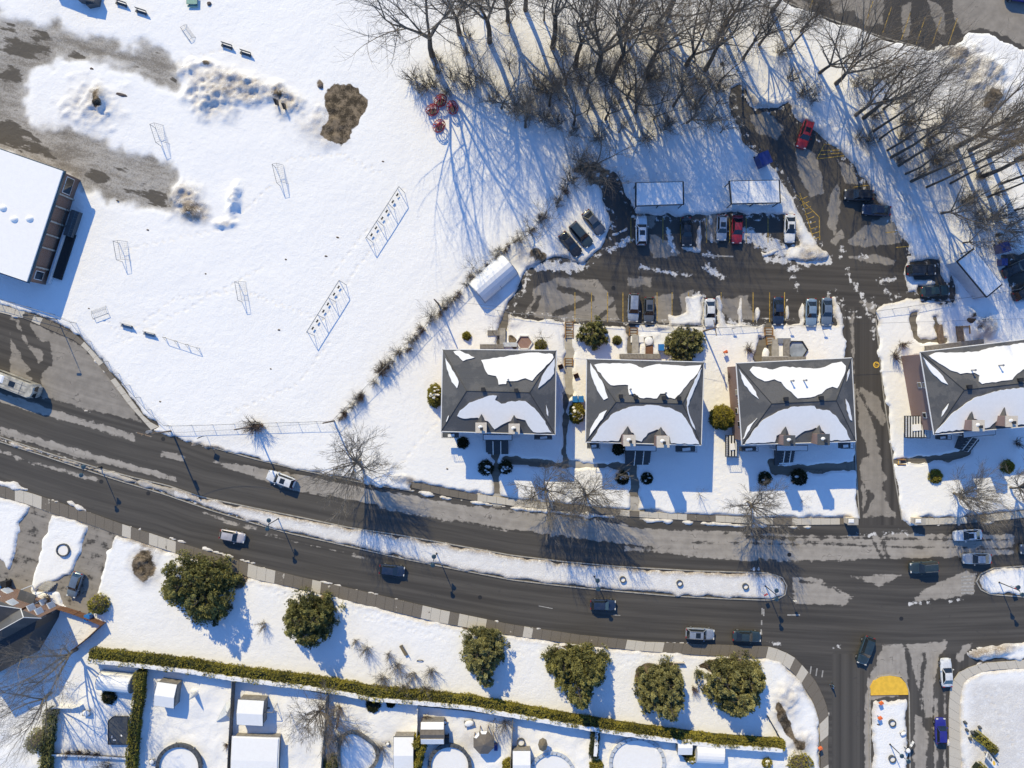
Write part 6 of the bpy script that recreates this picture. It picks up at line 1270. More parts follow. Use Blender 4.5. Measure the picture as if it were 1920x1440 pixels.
def pole(lbl, px, py, h, mat='wood', r=.15, cross=False, name='utility_pole', cat='pole', ang=0, arm=None, box=False):
    p = P(px, py); T = thing(name, lbl, cat, (p.x, p.y, 0), R(ang)); m = MB(); m.tube((0, 0, -.2), (0, 0, h), r, r * .65, 8); m.build('post', M[mat], T)
    if cross: m = MB(); m.box((0, 0, h - .7), (.12, 2.4, .14)); m.build('crossarm', M['wood'], T)
    if cross:
        for s in (-1, 0, 1): m = MB(); m.tube((0, s * 1.1, h - .62), (0, s * 1.1, h - .35), .06, .04, 6); m.build('insulator', M['conc'], T)
    if box: m = MB(); m.tube((.35, 0, h - 2.4), (.35, 0, h - 1.4), .26, n=10); m.build('transformer', M['gmetal'], T)
    if arm: m = MB(); m.tube((0, 0, h - .1), (arm, 0, h), .04, n=6); m.box((arm, 0, h - .02), (.7, .3, .14)); m.build('lamp_arm', M['dmetal'], T)
    return T
pole('tall wooden utility pole where the school fence meets the main road', 322, 808, 9.3, cross=True, ang=75, box=True); pole('wooden pole in the roadside fence beside the reddish shrubs', 480, 799, 9.0)
pole('wooden pole at the corner where the diagonal fence meets the road fence', 627, 789, 7.0); pole('thin dark lamp post on the school pavement with a long arm shadow', 109, 599, 7.2, 'dmetal', .08, arm=.4, ang=180, name='lamp_post')
pole('wooden pole beyond the diagonal fence beside the tent garage yard', 823, 571, 7.0); pole('wooden pole behind the third brick house casting a long line on the snow', 1318, 621, 7.6, cross=True, ang=10)
pole('short pole beside the roadside snow above a bare street tree', 1136, 935, 4.5, 'dmetal', .05, name='sign_post'); pole('thin post on the roadside left of the third house tree', 1311, 927, 4.0, 'dmetal', .04, name='sign_post')
for k, (px, py) in enumerate(((1371, 617), (1417, 616), (1478, 616), (1541, 619))): p = P(px, py); T = thing('bay_sign', 'little number post on the snow at the end of a parking bay', 'sign', (p.x, p.y, 0), 0, 'bay number posts behind the third house'); m = MB(); m.tube((0, 0, 0), (0, 0, 1.5), .035, n=5); m.build('post', M['dmetal'], T); m = MB(); m.box((0, .02, 1.35), (.55, .04, .3)); m.build('plate', M['dmetal'], T)
def sign(lbl, px, py, h, w_, ht, mat, rz=0, shape='box', name='road_sign'):
    p = P(px, py); T = thing(name, lbl, 'sign', (p.x, p.y, 0), R(rz)); m = MB(); m.tube((0, 0, 0), (0, 0, h), .035, n=6); m.build('post', M['gmetal'], T); m = MB()
    if shape == 'diamond': m.box((0, 0, 0), (w_, .04, w_)); o = m.build('sign_plate', M[mat], T); o.location = (0, -.05, h - w_ * .5); o.rotation_euler = (0, R(45), 0)
    else: m.box((0, -.05, h - ht / 2), (w_, .04, ht)); m.build('sign_plate', M[mat], T)
    return T
sign('diamond-shaped sign on the dirty roadside snow right of the utility pole', 389, 817, 3.2, .8, .8, 'dmetal', 25, 'diamond'); sign('small red and white sign on the right median', 1893, 1097, 2.0, .7, .7, 'red', 20); sign('red and white sign at the tip of the long median', 1428, 1108, 2.2, .6, .6, 'red', 30)
sign('post with a small plate at the road edge beside the median tip shadow', 1480, 1118, 2.6, .45, .6, 'white', 10); sign('leaning white-faced sign on the snowy island below the yellow nose', 1697, 1383, 2.2, .9, .5, 'white', 60)
for lbl, px, py in (('orange and black marker post at the top of the snowy side-street island', 1645, 1312), ('orange marker stake on the snowy island casting a paddle-shaped shadow', 1643, 1340), ('orange marker post at the brown garden strip beside the side street', 1532, 1396), ('red and orange toy-like marker on the snow left of the third house', 1356, 660)):
    p = P(px, py); T = thing('marker_post', lbl, 'marker', (p.x, p.y, .1)); m = MB(); m.tube((0, 0, 0), (0, 0, 1.2), .05, n=6); m.build('post', M['dmetal'], T); m = MB(); m.box((0, 0, 1.1), (.6, .3, .5), .5); m.box((.25, -.1, .9), (.3, .3, .3), .2); m.build('reflector', M['orange'], T)
def ring(lbl, px, py, r=.75, name='tree_planter'):
    p = P(px, py); T = thing(name, lbl, 'planter', (p.x, p.y, .1)); m = MB(); n = 14
    for k in range(n): a = 6.2832 * k / n; m.box((r * math.cos(a), r * math.sin(a), .3), (.14, r * .47, .6), a)
    m.build('rim', M['slatecap'], T); m = MB(); m.prism([(r * .9 * math.cos(a * .45), r * .9 * math.sin(a * .45)) for a in range(14)], 0, .42); m.build('snow_fill', M['snowcap'], T); return T
for lbl, px, py in (('round dark planter with snow, leftmost of three on the long median', 1167, 1085), ('round dark planter with snow, middle of three on the long median', 1273, 1092), ('round dark planter with snow, rightmost of three on the long median', 1396, 1098), ('round dark planter on the snowy island, upper one', 1670, 1353), ('round dark planter on the snowy island, near the bottom edge', 1670, 1420), ('round stone planter on the snow between the two bottom left driveways', 122, 1030)): ring(lbl, px, py, (.42 if py < 1200 else .48) if py != 1030 else .95)
for lbl, px, py in (('concrete base box left of the access road mouth', 1590, 974), ('concrete base box right of the access road mouth', 1714, 974)):
    p = P(px, py); T = thing('entrance_pillar', lbl, 'pillar', (p.x, p.y, 0)); m = MB(); m.box((0, 0, .8), (1.5, .9, 1.6)); m.build('pillar', M['beige'], T); m = MB(); m.box((0, 0, 1.66), (1.7, 1.1, .14)); m.build('cap', M['conc'], T); m = MB(); m.box((-.3, .1, 1.78), (.9, .6, .12), top=.8); m.build('snow_cap', M['snowcap'], T)
# wires from the poles
def wire(lbl, a, b_, za, zb, r=.02):
    A, B_ = P(*a), P(*b_); A.z, B_.z = za, zb; m = MB(); n = 16; q = [A.lerp(B_, k / n) - Vector((0, 0, 1.0 * 4 * (k / n) * (1 - k / n))) for k in range(n + 1)]
    for x, y in zip(q[:-1], q[1:]): m.tube(x, y, r, n=4, cap=False)
    tag(m.build('overhead_wire', M['dmetal']), lbl, 'wire')
wire('overhead wire from the third house pole across the access road', (1318, 621), (2010, 600), 7.2, 7.2); wire('overhead wire from the tent garage pole to the third house pole', (823, 571), (1318, 621), 6.6, 7.0); wire('overhead wire from the roadside pole to the tall utility pole', (322, 808), (480, 799), 8.6, 8.6); wire('overhead wire from the fence corner pole to the roadside pole', (480, 799), (627, 789), 8.3, 6.8)
# ================================================================ SCHOOLYARD
def goal(lbl, px, py, ln, dp, h, rz, g='small wire goals on the schoolyard'):
    p = P(px, py); T = thing('goal_frame', lbl, 'goal', (p.x, p.y, .2), R(rz), g); m = MB(); a, b_ = ln / 2, dp
    pts = {'A': (-a, 0, 0), 'B': (-a, 0, h), 'C': (a, 0, h), 'D': (a, 0, 0), 'E': (-a, -b_, 0), 'F': (a, -b_, 0), 'G': (-a, -b_ * .5, h), 'H': (a, -b_ * .5, h)}
    for s in ('AB', 'BC', 'CD'): m.tube(pts[s[0]], pts[s[1]], .045, n=5)
    m.build('front_frame', M['gmetal'], T); m = MB()
    for s in ('AE', 'DF', 'EF', 'BG', 'CH', 'GH', 'GE', 'HF'): m.tube(pts[s[0]], pts[s[1]], .03, n=4)
    m.build('back_frame', M['gmetal'], T); n = MB()
    for k in range(1, 9): x = -a + ln * k / 9; n.tube((x, 0, h), (x, -b_ * .5, h), .007, n=3); n.tube((x, -b_ * .5, h), (x, -b_, 0), .007, n=3)
    for k in range(1, 5): t_ = k / 5; n.tube((-a, -b_ * (.5 + .5 * t_), h * (1 - t_)), (a, -b_ * (.5 + .5 * t_), h * (1 - t_)), .007, n=3)
    n.build('net', M['dmetal'], T); return T
goal('small goal frame nearest the plowed lane, below the dirty snow mound', 298, 258, 3.0, 1.4, 1.8, 108); goal('small goal frame right of the blue-shaded snow lump', 522, 332, 3.0, 1.4, 1.8, 104); goal('small goal frame right of the school building', 228, 474, 3.0, 1.4, 1.8, 100); goal('small goal frame in the middle of the lower schoolyard', 452, 549, 3.0, 1.2, 1.8, 100)
goal('half-buried tilted goal frame near the two lower benches', 193, 594, 2.4, 1.6, .6, 200); goal('buried goal outline at the top beside the schoolyard path', 350, 67, 2.4, 1.2, .5, 125)
def swings(lbl, a, b_, h=2.5):
    A, B_ = P(*a, h), P(*b_, h); c = (A + B_) / 2; ln = (B_ - A).length; d = (B_ - A).normalized(); T = thing('swing_set', lbl, 'swing set', (c.x, c.y, .1), math.atan2(d.y, d.x), 'long swing sets on the schoolyard')
    m = MB(); m.tube((-ln / 2, 0, h), (ln / 2, 0, h), .06, n=8); m.build('top_beam', M['gmetal'], T)
    for k in range(4):
        x = -ln / 2 + ln * k / 3
        for s in (-1, 1): m = MB(); m.tube((x, 0, h), (x, s * .75, 0), .045, n=6); m.build('leg', M['gmetal'], T)
    for k in range(3):
        for s in (-.22, .2):
            x = -ln / 2 + ln * (k + .5) / 3 + s * ln / 3; m = MB(); m.box((x, .05, .55), (.5, .24, .06)); sw = m.build('swing_seat', M['black'], T); m = MB()
            for e in (-.22, .22): m.tube((x + e, .05, .56), (x + e, 0, h), .014, n=4)
            m.build('chain', M['gmetal'], sw)
swings('long three-bay swing set, upper right of the two on the schoolyard', (687, 445), (748, 350)); swings('long three-bay swing set, lower left of the two on the schoolyard', (575, 623), (636, 526))
A, B_ = P(305, 632, 1.3), P(368, 652, 1.3); c = (A + B_) / 2; d = (B_ - A); T = thing('bar_frame', 'low three-bay metal bar frame right of the two lower benches', 'play frame', (c.x, c.y, .1), math.atan2(d.y, d.x)); ln = d.length; m = MB(); m.tube((-ln / 2, 0, 1.3), (ln / 2, 0, 1.3), .04, n=6); m.build('top_bar', M['gmetal'], T)
for k in range(4): m = MB(); x = -ln / 2 + ln * k / 3; m.tube((x, 0, 0), (x, 0, 1.3), .045, n=6); m.tube((x, 0, 1.3), (x + .1, -.5, .02), .03, n=5); m.build('post', M['gmetal'], T)
def bench(lbl, px, py, rz, mat='slatecap', g='backed benches on the schoolyard'):
    p = P(px, py); T = thing('bench', lbl, 'bench', (p.x, p.y, .2), R(rz), g); m = MB(); m.box((0, 0, .45), (1.8, .4, .06)); m.build('seat', M[mat], T); m = MB(); m.box((0, .34, .8), (1.8, .07, .4)); m.build('backrest', M[mat], T)
    for s in (-1, 1): m = MB(); m.box((s * .75, .05, .22), (.06, .5, .44)); m.box((s * .75, .33, .6), (.06, .06, .5)); m.build('leg', M['dmetal'], T)
for lbl, px, py in (('dark bench at the top left, nearer the dark shelter', 231, 12), ('dark bench at the top left, right of the one by the shelter', 268, 27), ('dark bench above the dirty mound, left of a pair', 428, 91), ('dark bench above the dirty mound, right of a pair', 463, 105)): bench(lbl, px, py, -18)
bench('grey-blue bench on the lower schoolyard, left of a pair', 241, 613, -14, 'steel_' if False else 'gmetal'); bench('grey-blue bench on the lower schoolyard, right of a pair', 283, 628, -14, 'gmetal')
p = P(364, 4); T = thing('play_table', 'pale green play table at the top edge of the schoolyard', 'table', (p.x, p.y, .1)); m = MB(); m.box((0, 0, .75), (1.7, 1.5, .08)); m.build('tabletop', M['green'], T); m = MB(); m.box((0, -.95, .5), (1.6, .3, .06)); m.build('seat', M['green'], T)
for s in (-1, 1): m = MB(); m.box((s * .6, 0, .37), (.1, 1.8, .7), 0, top=.7); m.build('leg', M['dmetal'], T)
def torus(m, c, R_, r, n=20, k=8):
    b = len(m.v)
    for i in range(n):
        a = 6.2832 * i / n
        for j in range(k): t_ = 6.2832 * j / k; m.v.append((c[0] + (R_ + r * math.cos(t_)) * math.cos(a), c[1] + (R_ + r * math.cos(t_)) * math.sin(a), c[2] + r * math.sin(t_)))
    for i in range(n):
        for j in range(k): m.f.append((b + i * k + j, b + ((i + 1) % n) * k + j, b + ((i + 1) % n) * k + (j + 1) % k, b + i * k + (j + 1) % k)); m.m.append(0)
p = P(345, 131); m = MB(); torus(m, (0, 0, .3), .3, .14); o = tag(m.build('tyre', M['black'], smooth=True), 'black tyre lying at the end of the upper plowed lane', 'tyre'); o.location = (p.x, p.y, .1)
def rock(lbl, px, py, s, seed, mat='rock', g=None, name='rock', cat='rock'):
    bm = bmesh.new(); bmesh.ops.create_icosphere(bm, subdivisions=2, radius=1); rr = random.Random(seed)
    for v in bm.verts: v.co *= rr.uniform(.75, 1.1)
    me = bpy.data.meshes.new(name); bm.to_mesh(me); bm.free(); me.materials.append(M[mat]); o = link(name, me, None, None, 0, s); p = P(px, py); o.location = (p.x, p.y, .28); o.rotation_euler = (0, 0, R(-15)); return tag(o, lbl, cat, g)
rock('long flat dark reddish rock on the snow right of the dirty mound', 229, 179, (1.1, .35, .3), 1); rock('small dark triangular rock at the top edge right of the green table', 394, 9, (.4, .4, .35), 2); rock('small dark lump at the upper edge of the dirty snow mound', 174, 131, (.35, .25, .2), 3)
rock('brown lump on the snow mound near the tilted shelter', 1819, 598, (.9, .7, .5), 4, 'soil'); rock('dark brown boulder just above the melted earth patch', 602, 163, (.5, .45, .4), 6)
for k, (px, py) in enumerate(((387, 514), (279, 432), (634, 446), (537, 487), (524, 619), (169, 579), (302, 753), (590, 191), (566, 250), (222, 377), (719, 304), (612, 481), (509, 692), (1733, 154), (1645, 1357), (839, 879))): rock('tiny dark debris lying on the open snow', px, py, (.2 + .05 * (k % 3), .14, .1), 20 + k, 'soil', 'tiny dark debris on the snow', 'debris', 'debris')
# two slabs standing in the mound
for lbl, px, py in (('dark upright board stuck in the dirty mound, left of two', 521, 192), ('blue-grey upright boards stuck in the dirty mound, right of two', 536, 200)):
    p = P(px, py); m = MB(); m.box((0, 0, .8), (.12, 1.0, 1.6), .3); m.box((.2, -.1, .7), (.1, .9, 1.4), .3); o = tag(m.build('broken_board', M['dmetal']), lbl, 'board'); o.location = (p.x, p.y, .2); o.rotation_euler = (R(20), 0, 0)
# red climbing pods
for lbl, px, py in (('red wire climbing pod, topmost of the four under the big tree', 827, 196), ('red wire climbing pod, leftmost of the four under the big tree', 811, 214), ('red wire climbing pod, rightmost of the four under the big tree', 850, 208), ('red wire climbing pod, lowest of the four under the big tree', 824, 241)):
    p = P(px, py); T = thing('climbing_pod', lbl, 'climbing frame', (p.x, p.y, .1), 0, 'red climbing pods'); T.rotation_euler = (R(px % 31 - 15), R(py % 37 - 18), px); T.scale = (1.15, .95, 1.1); m = MB(); n = 10; r = .95
    for k in range(n):
        a = 6.2832 * k / n
        for j in range(5): t0, t1 = -.9 + j * .48, -.9 + (j + 1) * .48; f = lambda t_: (r * math.cos(t_) * math.cos(a + t_ * .5), r * math.cos(t_) * math.sin(a + t_ * .5), 1.0 + r * math.sin(t_)); m.tube(f(t0), f(t1), .05, n=4, cap=False)
    m.build('cage', M['red'], T); m = MB(); torus(m, (0, 0, .35), .65, .06); torus(m, (0, 0, 1.0), .95, .05); m.build('hoop', M['red'], T); m = MB(); m.tube((0, 0, 0), (0, 0, .6), .3, .5, 10); m.build('seat', M['dmetal'], T)
# ================================================================ BINS AND SMALL THINGS
def bin_(lbl, px, py, mat, n=1, rz=0, s=1.0):
    p = P(px, py); T = thing('wheelie_bin', lbl, 'bin', (p.x, p.y, .1), rz); T.scale = (s, s, s); m = MB(); m.box((0, 0, .5), (.62, .72, 1.0), 0, top=1.1); m.build('bin_body', M[mat], T); m = MB(); m.box((0, 0, 1.04), (.72, .84, .09)); m.build('lid', M[mat], T)
    for q in (-.25, .25): m = MB(); m.tube((q - .04, .4, .12), (q + .04, .4, .12), .12, n=10); m.build('wheel', M['black'], T)
bin_('blue bin beside the second house, left of the pair above the boxy cedar', 1077, 748, 'blue', s=1.15); bin_('blue bin beside the second house, right of the pair above the boxy cedar', 1088, 748, 'blue', s=1.15); bin_('round-looking blue bin by the olive pine behind the second house', 1237, 652, 'blue', s=1.2); bin_('blue bin beside the conical cedar at the bottom left fence', 172, 1154, 'blue', s=1.2); bin_('blue bin at the left edge beside the bottom left porch', 9, 1101, 'blue', s=1.5); bin_('black bin just above the blue one at the left edge', 18, 1092, 'black', s=1.3)
bin_('big blue container with black lid above the right shelter', 1424, 306, 'navyp', s=2.4, rz=.4); bin_('dark blue container in the shade right of the tilted shelter', 1869, 468, 'navyp', s=1.9, rz=.3); bin_('small dark blue box below the container right of the tilted shelter', 1872, 494, 'navyp', s=1.3); bin_('dark blue box at the lower corner of the tilted shelter', 1829, 552, 'navyp', s=1.6)
for lbl, px, py in (('reddish brown garden seat beside the first house path, upper left', 1051, 688), ('reddish brown garden seat beside the first house path, lower right', 1080, 705)):
    p = P(px, py); T = thing('garden_chair', lbl, 'chair', (p.x, p.y, .1), R(20)); m = MB(); m.box((0, 0, .45), (.8, .7, .07)); m.build('seat', M['brownwood'], T); m = MB(); m.box((0, .35, .8), (.8, .08, .6)); m.build('backrest', M['brownwood'], T)
    for a in (-.33, .33):
        for b2 in (-.28, .28): m = MB(); m.box((a, b2, .22), (.06, .06, .45)); m.build('leg', M['brownwood'], T)
bench('pale wooden bench on the snow beside the pavement above a ragged evergreen', 1271, 1242, 0, 'beige', None); bench('snowy tilted seat frame by the pavement above the two-toned evergreen', 1056, 1216, -25, 'white', None)
bench('tipped wooden frame half buried on the slope among leafless shrubs', 757, 1217, -60, 'tan', None)
p = P(788, 1238); m = MB(); torus(m, (0, 0, .1), .5, .07); o = tag(m.build('garden_hoop', M['dmetal']), 'dark curved hoop half buried in the snow beside the shrubs', 'hoop'); o.location = (p.x, p.y, .15); o.rotation_euler = (R(50), 0, 0)
# white sign with bars and an orange disc, bottom right
p = P(1857, 1424, 1.0); T = thing('display_sign', 'white sign with dark bars and an orange disc at the bottom right', 'sign', (p.x, p.y, 0), R(-52)); m = MB(); m.box((0, 0, 0), (2.4, 1.1, .12)); b0 = m.build('sign_board', M['white'], T); b0.location = (0, 0, 1.2); b0.rotation_euler = (R(-38), 0, 0)
m = MB()
for x, w_, l in ((-.95, .08, .8), (-.8, .06, .8), (-.55, .16, .8), (-.05, .22, .5), (-.3, .06, .8)): m.box((x, 0, .075), (w_, l, .03))
m.build('dark_bar', M['dmetal'], b0); m = MB(); m.prism([(.6 + .3 * math.cos(a / 20 * 6.2832), .36 * math.sin(a / 20 * 6.2832)) for a in range(20)], .06, .1); m.build('orange_disc', M['yellow'], b0)
for s in (-1, 1): m = MB(); m.box((s * .9, .1, .5), (.12, .12, 1.1)); m.build('leg', M['greywood'], T)
m = MB(); m.box((0, .75, .5), (2.6, .1, 1.0)); m.build('back_panel', M['steel'] if 'steel' in M else M['teal'], T)
for k, (px, py) in enumerate(((1806, 1352), (1809, 1366), (1819, 1370), (1815, 1382), (1833, 1361))): p = P(px, py); m = MB(); m.box((0, 0, .35), (.4, .4, .7), .3, top=.7); o = tag(m.build('garden_lantern', M['slatecap']), 'small grey lantern block on the snow above the white sign', 'lantern', 'small lantern blocks above the white sign'); o.location = (p.x, p.y, .2)
# ================================================================ BACKYARDS
def shed(lbl, c, sx, sy, rz, h, ridge, roof, snow=True, wallm='greywood', base=0, axis=0, partial=False):
    p = P(*c, h); T = thing('garden_shed', lbl, 'shed', (p.x, p.y, 0), R(rz)); X, Y = sx * S / 2, sy * S / 2; m = MB(); m.box((0, 0, h / 2), (2 * X * .92, 2 * Y * .92, h)); m.build('wall', M[wallm], T)
    r = MB(); a, b_, cc, d = Vector((-X, -Y, h)), Vector((X, -Y, h)), Vector((X, Y, h)), Vector((-X, Y, h)); e, f = Vector((-X, 0, h + ridge)), Vector((X, 0, h + ridge))
    for q in ((a, b_, f, e), (cc, d, e, f), (d, a, e), (b_, cc, f)): r.poly(q)
    r.poly((d, cc, b_, a)); rf = r.build('roof', M[roof], T)
    if snow:
        s_ = MB(); up = Vector((0, 0, .14)); k = .95
        def sc2(v, y0, y1): return v
        parts = ((a, b_, f, e), (cc, d, e, f))
        for i, q in enumerate(parts):
            q = [Vector((v.x * k, v.y * (k if not partial else 1), v.z)) + up for v in q]
            if partial: q = [q[0], q[1], q[1].lerp(q[2], .55), q[0].lerp(q[3], .55)]
            if (q[1] - q[0]).cross(q[2] - q[0]).z < 0: q = q[::-1]
            s_.slab(q, .13)
        s_.build('roof_snow', M['snowcap'], rf)
    m = MB(); m.box((0, -Y * .93, h * .45), (.9, .06, h * .85)); m.build('door', M['wood'], T); return T
vault('snowy barrel-roofed shelter over a dark bush in the leftmost backyard', (214, 1282), 5.2, 3.0, R(-6), 2.2, wall=.6)
shed('small snow-topped shed with a grey framed end, left large backyard', (311, 1303), 38, 46, -8, 2.2, .45, 'slatecap'); shed('snow-topped shed right of the grey fence beside the swing frame', (470, 1336), 50, 48, -3, 2.3, .35, 'slatecap')
shed('large flat snow-covered shed roof at the bottom edge, third backyard', (478, 1425), 88, 86, -2, 2.0, .15, 'white'); shed('white snow-roofed shed at the bottom edge beside column cedars', (757, 1414), 38, 66, 0, 2.2, .4, 'slatecap')
shed('taupe-roofed shed with snow bands at eaves, right of the column cedars', (811, 1374), 44, 40, 0, 2.3, .7, 'taupe', partial=True); shed('snow-covered shed corner at the bottom edge below the tan umbrella', (978, 1432), 34, 50, 0, 2.0, .3, 'slatecap')
shed('small snowy hexagon-like shed left of the round-topped one', (1284, 1400), 28, 30, 0, 1.9, .3, 'slatecap'); vault('round-topped snow-covered shed right of the dark corner fence', (1331, 1413), 4.4, 3.2, R(-3), 2.4, 'white', wall=1.3)
shed('small snow-covered box shed at the left end of the lower fence, by brown strip', (1446, 1399), 24, 14, -4, 1.2, .1, 'white')
def tarp_tent(lbl, c, sx, sy):
    p = P(*c, 1); T = thing('tarp_cover', lbl, 'cover', (p.x, p.y, .1)); X, Y = sx * S / 2, sy * S / 2; m = MB(); a, b_, cc, d = (-X, -Y, .2), (X, -Y, .2), (X * .8, Y, .2), (0, Y * .8, .2); e = (X * .3, -Y * .1, 1.3)
    for q in ((a, b_, e), (b_, cc, e), (cc, d, e), (d, a, e)): m.poly(q)
    m.build('cover', M['tarp'], T); m = MB(); m.tube((X * .3, -Y * .6, .3), (X * .3, Y * .3, 1.3), .04, n=5); m.build('ridge_pole', M['gmetal'], T)
tarp_tent('pale blue-grey peaked cover beside the grey fence, large pool backyard', (420, 1337), 36, 40)
p = P(369, 1298); T = thing('covered_umbrella', 'closed white umbrella wrapped in snow in the large pool backyard', 'umbrella', (p.x, p.y, .1)); m = MB(); m.tube((0, 0, .5), (0, 0, 2.3), .42, .1, 10); m.build('canopy', M['tarp'], T); m = MB(); m.tube((0, 0, 0), (0, 0, 2.5), .04, n=6); m.build('pole', M['dmetal'], T); m = MB(); m.dome((-.2, .3, 0), .8, .6, .5, 10, 3); m.build('snow_heap', M['snowcap'], T)
def pool(lbl, px, py, r, h=1.1, sq=1.0, rim='greywood', n=28, surf='snowcap', shape=None):
    p = P(px, py, h); T = thing('swimming_pool', lbl, 'pool', (p.x, p.y, 0)); rad = lambda a: (shape(a) if shape else 1.0) * r * S
    ring_ = [(rad(6.2832 * k / n) * math.cos(6.2832 * k / n), rad(6.2832 * k / n) * math.sin(6.2832 * k / n) * sq) for k in range(n)]
    for q, nm, wd, zz in ((1.0, 'wall', .08, h), (1.0, 'rim', .55, .08)):
        m = MB()
        for k in range(n):
            a, b_ = Vector((*ring_[k], 0)), Vector((*ring_[(k + 1) % n], 0)); c = (a + b_) / 2; d = b_ - a; m.box((c.x, c.y, h / 2 if nm == 'wall' else h + .02), (d.length * 1.08, wd, zz), math.atan2(d.y, d.x))
        m.build(nm, M[rim], T)
    m = MB(); m.prism([(x * .97, y * .97) for x, y in ring_], 0, h * .72); m.build('snow_surface', M[surf], T)
    for k in range(0, n, 4): m = MB(); m.box((ring_[k][0] * 1.03, ring_[k][1] * 1.03, h / 2), (.12, .12, h)); m.build('support', M['gmetal'], T)
    return T
pool('large round pool with grey rim full of snow, at the bottom edge left', 335, 1438, 40, sq=1.0, rim='slatecap'); pool('kidney-shaped pool with thick grey rim in the middle backyard', 668, 1416, 36, sq=1.15, rim='concw', shape=lambda a: 1 + .1 * math.cos(3 * a)); pool('round snow-filled pool beside the octagonal gazebo', 843, 1436, 38, rim='slatecap')
pool('faint snow-covered round pool at the bottom edge below the tan umbrella', 1035, 1452, 40, h=.8, rim='tarp'); pool('snow-covered oval pool between two lower right hedges', 1195, 1430, 50, h=.6, sq=.9, rim='tarp')
p = P(226, 1365); T = thing('trampoline', 'dark octagonal covered pad with snow bits beside the narrow hedge', 'trampoline', (p.x, p.y, .1)); q = [(-1.5, -2.2), (1.6, -2.2), (1.6, 2.2), (-.7, 2.2), (-1.5, 1.5)]; m = MB(); m.prism(q, .55, .72); m.build('cover', M['slatecap'], T)
m = MB()
for a, b_ in zip(q, q[1:] + q[:1]): m.tube((*a, .72), (*b_, .72), .07, n=5)
m.build('frame', M['black'], T)
for x, y in q: m = MB(); m.tube((x * .95, y * .95, 0), (x * .95, y * .95, .6), .05, n=5); m.build('leg', M['dmetal'], T)
m = MB(); m.box((-.9, -1, .75), (.1, .4, .05)); m.box((-.5, -1.5, .75), (.45, .15, .05)); m.box((.6, -.8, .75), (.2, .3, .05), .5); m.build('snow_patch', M['snowcap'], T)
p = P(907, 1394, 2.6); T = thing('gazebo', 'brown octagonal gazebo with snow on its upper edge', 'gazebo', (p.x, p.y, 0)); m = MB(); n = 8; r = 1.75; e = [(r * math.cos(6.2832 * (k + .5) / n), r * 1.1 * math.sin(6.2832 * (k + .5) / n), 2.3) for k in range(n)]
for k in range(n): m.poly((e[k], e[(k + 1) % n], (0, 0, 3.1)))
m.poly(e[::-1]); m.build('roof', M['taupe'], T)
for k in range(0, n): m = MB(); m.box((e[k][0] * .92, e[k][1] * .92, 1.15), (.12, .12, 2.3)); m.build('post', M['wood'], T)
m = MB()
for k in (1, 2): a, b_ = Vector(e[k]), Vector(e[k + 1]); m.slab([Vector((x, y, z + .13)) for x, y, z in (a.lerp(b_, .1), a.lerp(b_, .9), a.lerp(b_, .8) * .8 + Vector((0, 0, .6)), a.lerp(b_, .2) * .8 + Vector((0, 0, .6)))][::-1], .12)
m.build('roof_snow', M['snowcap'], T)
p = P(930, 1396); T = thing('barbecue', 'dark grill box at the right side of the octagonal gazebo', 'grill', (p.x, p.y, .1)); m = MB(); m.box((0, 0, .8), (.6, 1.0, .5), 0, top=.85); m.build('lid', M['navyp'], T); m = MB(); m.box((0, 0, .3), (.5, .9, .6)); m.build('cart', M['dmetal'], T)
p = P(1018, 1398, 2.4); T = thing('patio_umbrella', 'tan patio umbrella standing on snow with a leaf-shaped shadow', 'umbrella', (p.x, p.y, .1)); m = MB(); n = 8; r = .95
for k in range(n): a0, a1 = 6.2832 * k / n, 6.2832 * (k + 1) / n; m.poly(((r * .8 * math.cos(a0), r * 1.15 * math.sin(a0), 2.0), (r * .8 * math.cos(a1), r * 1.15 * math.sin(a1), 2.0), (0, 0, 2.5)))
m.build('canopy', M['tan'], T); m = MB(); m.tube((0, 0, 0), (0, 0, 2.5), .035, n=6); m.build('pole', M['dmetal'], T); m = MB(); m.tube((0, 0, 0), (0, 0, .12), .35, n=12); m.build('base', M['conc'], T)
ring('dark round hot tub with snow at the left of the tan umbrella', 977, 1389, .55, 'hot_tub'); bpy.data.objects['hot_tub']['category'] = 'hot tub'
T = thing('patio_table', 'small round table between two chairs in the kidney pool backyard', 'table', P(755, 1381)); m = MB(); m.tube((0, 0, .68), (0, 0, .74), .5, n=14); m.build('tabletop', M['dmetal'], T); m = MB(); m.tube((0, 0, 0), (0, 0, .7), .05, n=6); m.build('leg', M['dmetal'], T); m = MB(); m.dome((0, 0, .74), .4, .4, .15, 10, 2); m.build('snow_cap', M['snowcap'], T)
for lbl, px in (('folding chair left of the small round backyard table', 742), ('folding chair right of the small round backyard table', 770)):
    T = thing('patio_chair', lbl, 'chair', P(px, 1381)); m = MB(); m.box((0, 0, .45), (.5, .5, .04)); m.build('seat', M['snowcap'], T); m = MB(); m.box((0, .25, .7), (.5, .04, .5)); m.build('backrest', M['dmetal'], T)
    for a in (-.22, .22):
        for b2 in (-.2, .2): m = MB(); m.tube((a, b2, 0), (a, b2, .45), .02, n=4); m.build('leg', M['dmetal'], T)
T = thing('child_swing', 'small child swing frame leaning beside the snow-topped shed', 'swing', P(505, 1325)); m = MB()
for s in (-1, 1): m.tube((s * 1.2, 0, 2.0), (s * 1.35, .8, 0), .05, n=5); m.tube((s * 1.2, 0, 2.0), (s * 1.35, -.8, 0), .05, n=5)
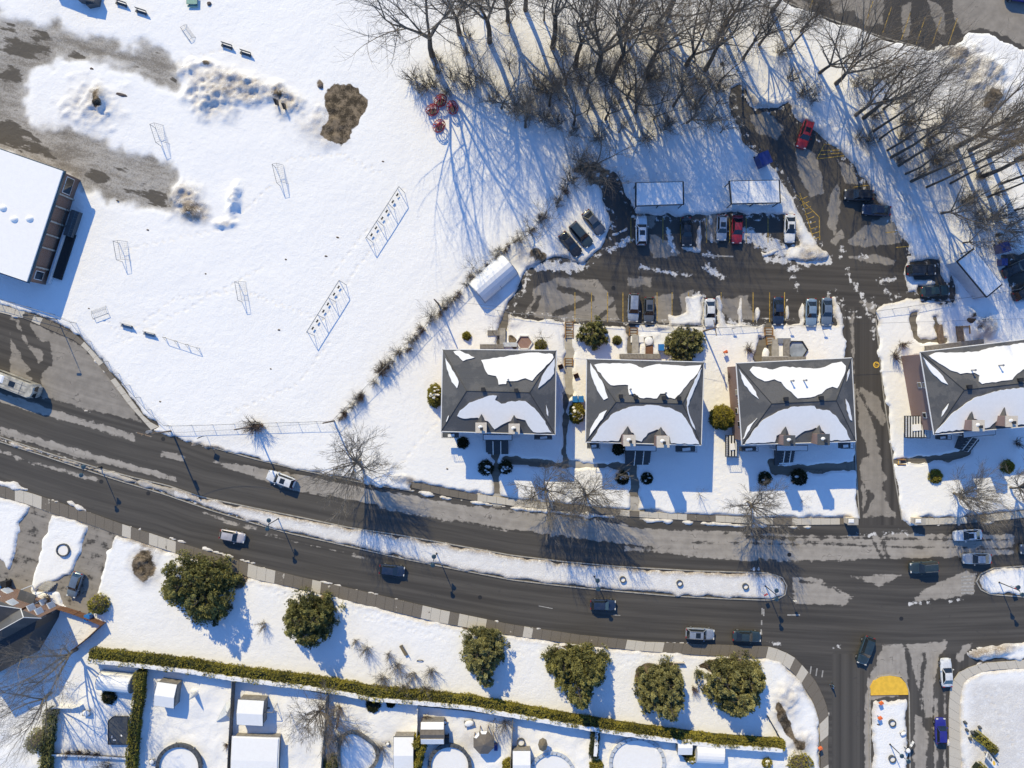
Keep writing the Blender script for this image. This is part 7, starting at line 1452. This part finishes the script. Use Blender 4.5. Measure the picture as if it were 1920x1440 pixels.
m.build('leg_frame', M['greywood'], T); m = MB(); m.tube((-1.2, 0, 2), (1.2, 0, 2), .06, n=6); m.build('top_bar', M['greywood'], T); m = MB(); m.box((0, 0, .5), (.5, .2, .04)); m.tube((-.2, 0, .5), (-.2, 0, 2), .012, n=4); m.tube((.2, 0, .5), (.2, 0, 2), .012, n=4); m.build('swing_seat', M['black'], T)
T = thing('lattice_screen', 'wooden lattice boards leaning against the tall shaded grey fence', 'screen', P(636, 1350), R(80)); m = MB()
for k in range(5): m.box((k * .4 - .8, 0, .9), (.1, .1, 1.8)); m.box((0, 0, .3 + k * .35), (2, .08, .08))
m.build('lattice', M['brownwood'], T)
bin_('dark covered barrel at the right side of the taupe-roofed shed', 838, 1381, 'black', s=1.2)

# snow-covered odds and ends in the gardens
def snowy(lbl, px, py, w_, l_, h, name, cat, rz=0, base='greywood'):
    p = P(px, py); T = thing(name, lbl, cat, (p.x, p.y, .1), R(rz)); m = MB(); m.box((0, 0, h), (w_, l_, .07)); m.build('tabletop' if 'table' in name else 'seat', M[base], T)
    for a in (-1, 1):
        for b2 in (-1, 1): m = MB(); m.box((a * w_ * .42, b2 * l_ * .42, h / 2), (.07, .07, h)); m.build('leg', M[base], T)
    m = MB(); m.dome((0, 0, h + .03), w_ * .5, l_ * .5, .2, 12, 3); m.build('snow_cap', M['snowcap'], T)
snowy('small snow-capped table in the leftmost backyard above the dark pad', 167, 1333, 1.2, .9, .7, 'garden_table', 'table')
snowy('snow-capped garden seat at the foot of the large round pool', 288, 1425, .8, .8, .5, 'garden_stool', 'stool')
snowy('snow-capped bench under the tall shaded fence near the kidney pool', 633, 1332, 1.9, .6, .6, 'snowy_bench', 'bench', 80)
snowy('dark low stool in the backyard left of the patio chairs', 728, 1392, .6, .5, .4, 'garden_stool', 'stool', 20, 'dmetal')
snowy('snow-capped plank box behind the taupe-roofed shed', 823, 1349, 2.6, .8, .6, 'storage_bench', 'bench', -8, 'wood')
snowy('snow-capped table on the snowy island beside the upper dark planter', 1690, 1372, .9, .6, .5, 'utility_box', 'box', 30, 'gmetal')
snowy('dark utility box near the snowy island lamp', 1697, 1402, .7, .8, .8, 'utility_box', 'box', 5, 'dmetal')
snowy('snow-capped table near the octagonal gazebo, toward the hedge', 880, 1352, 1.5, 1.0, .7, 'garden_table', 'table', 15)
snowy('snow-capped low table behind the second house by the snowy deck', 1215, 640, 1.4, 1.4, .6, 'garden_table', 'table', 10)
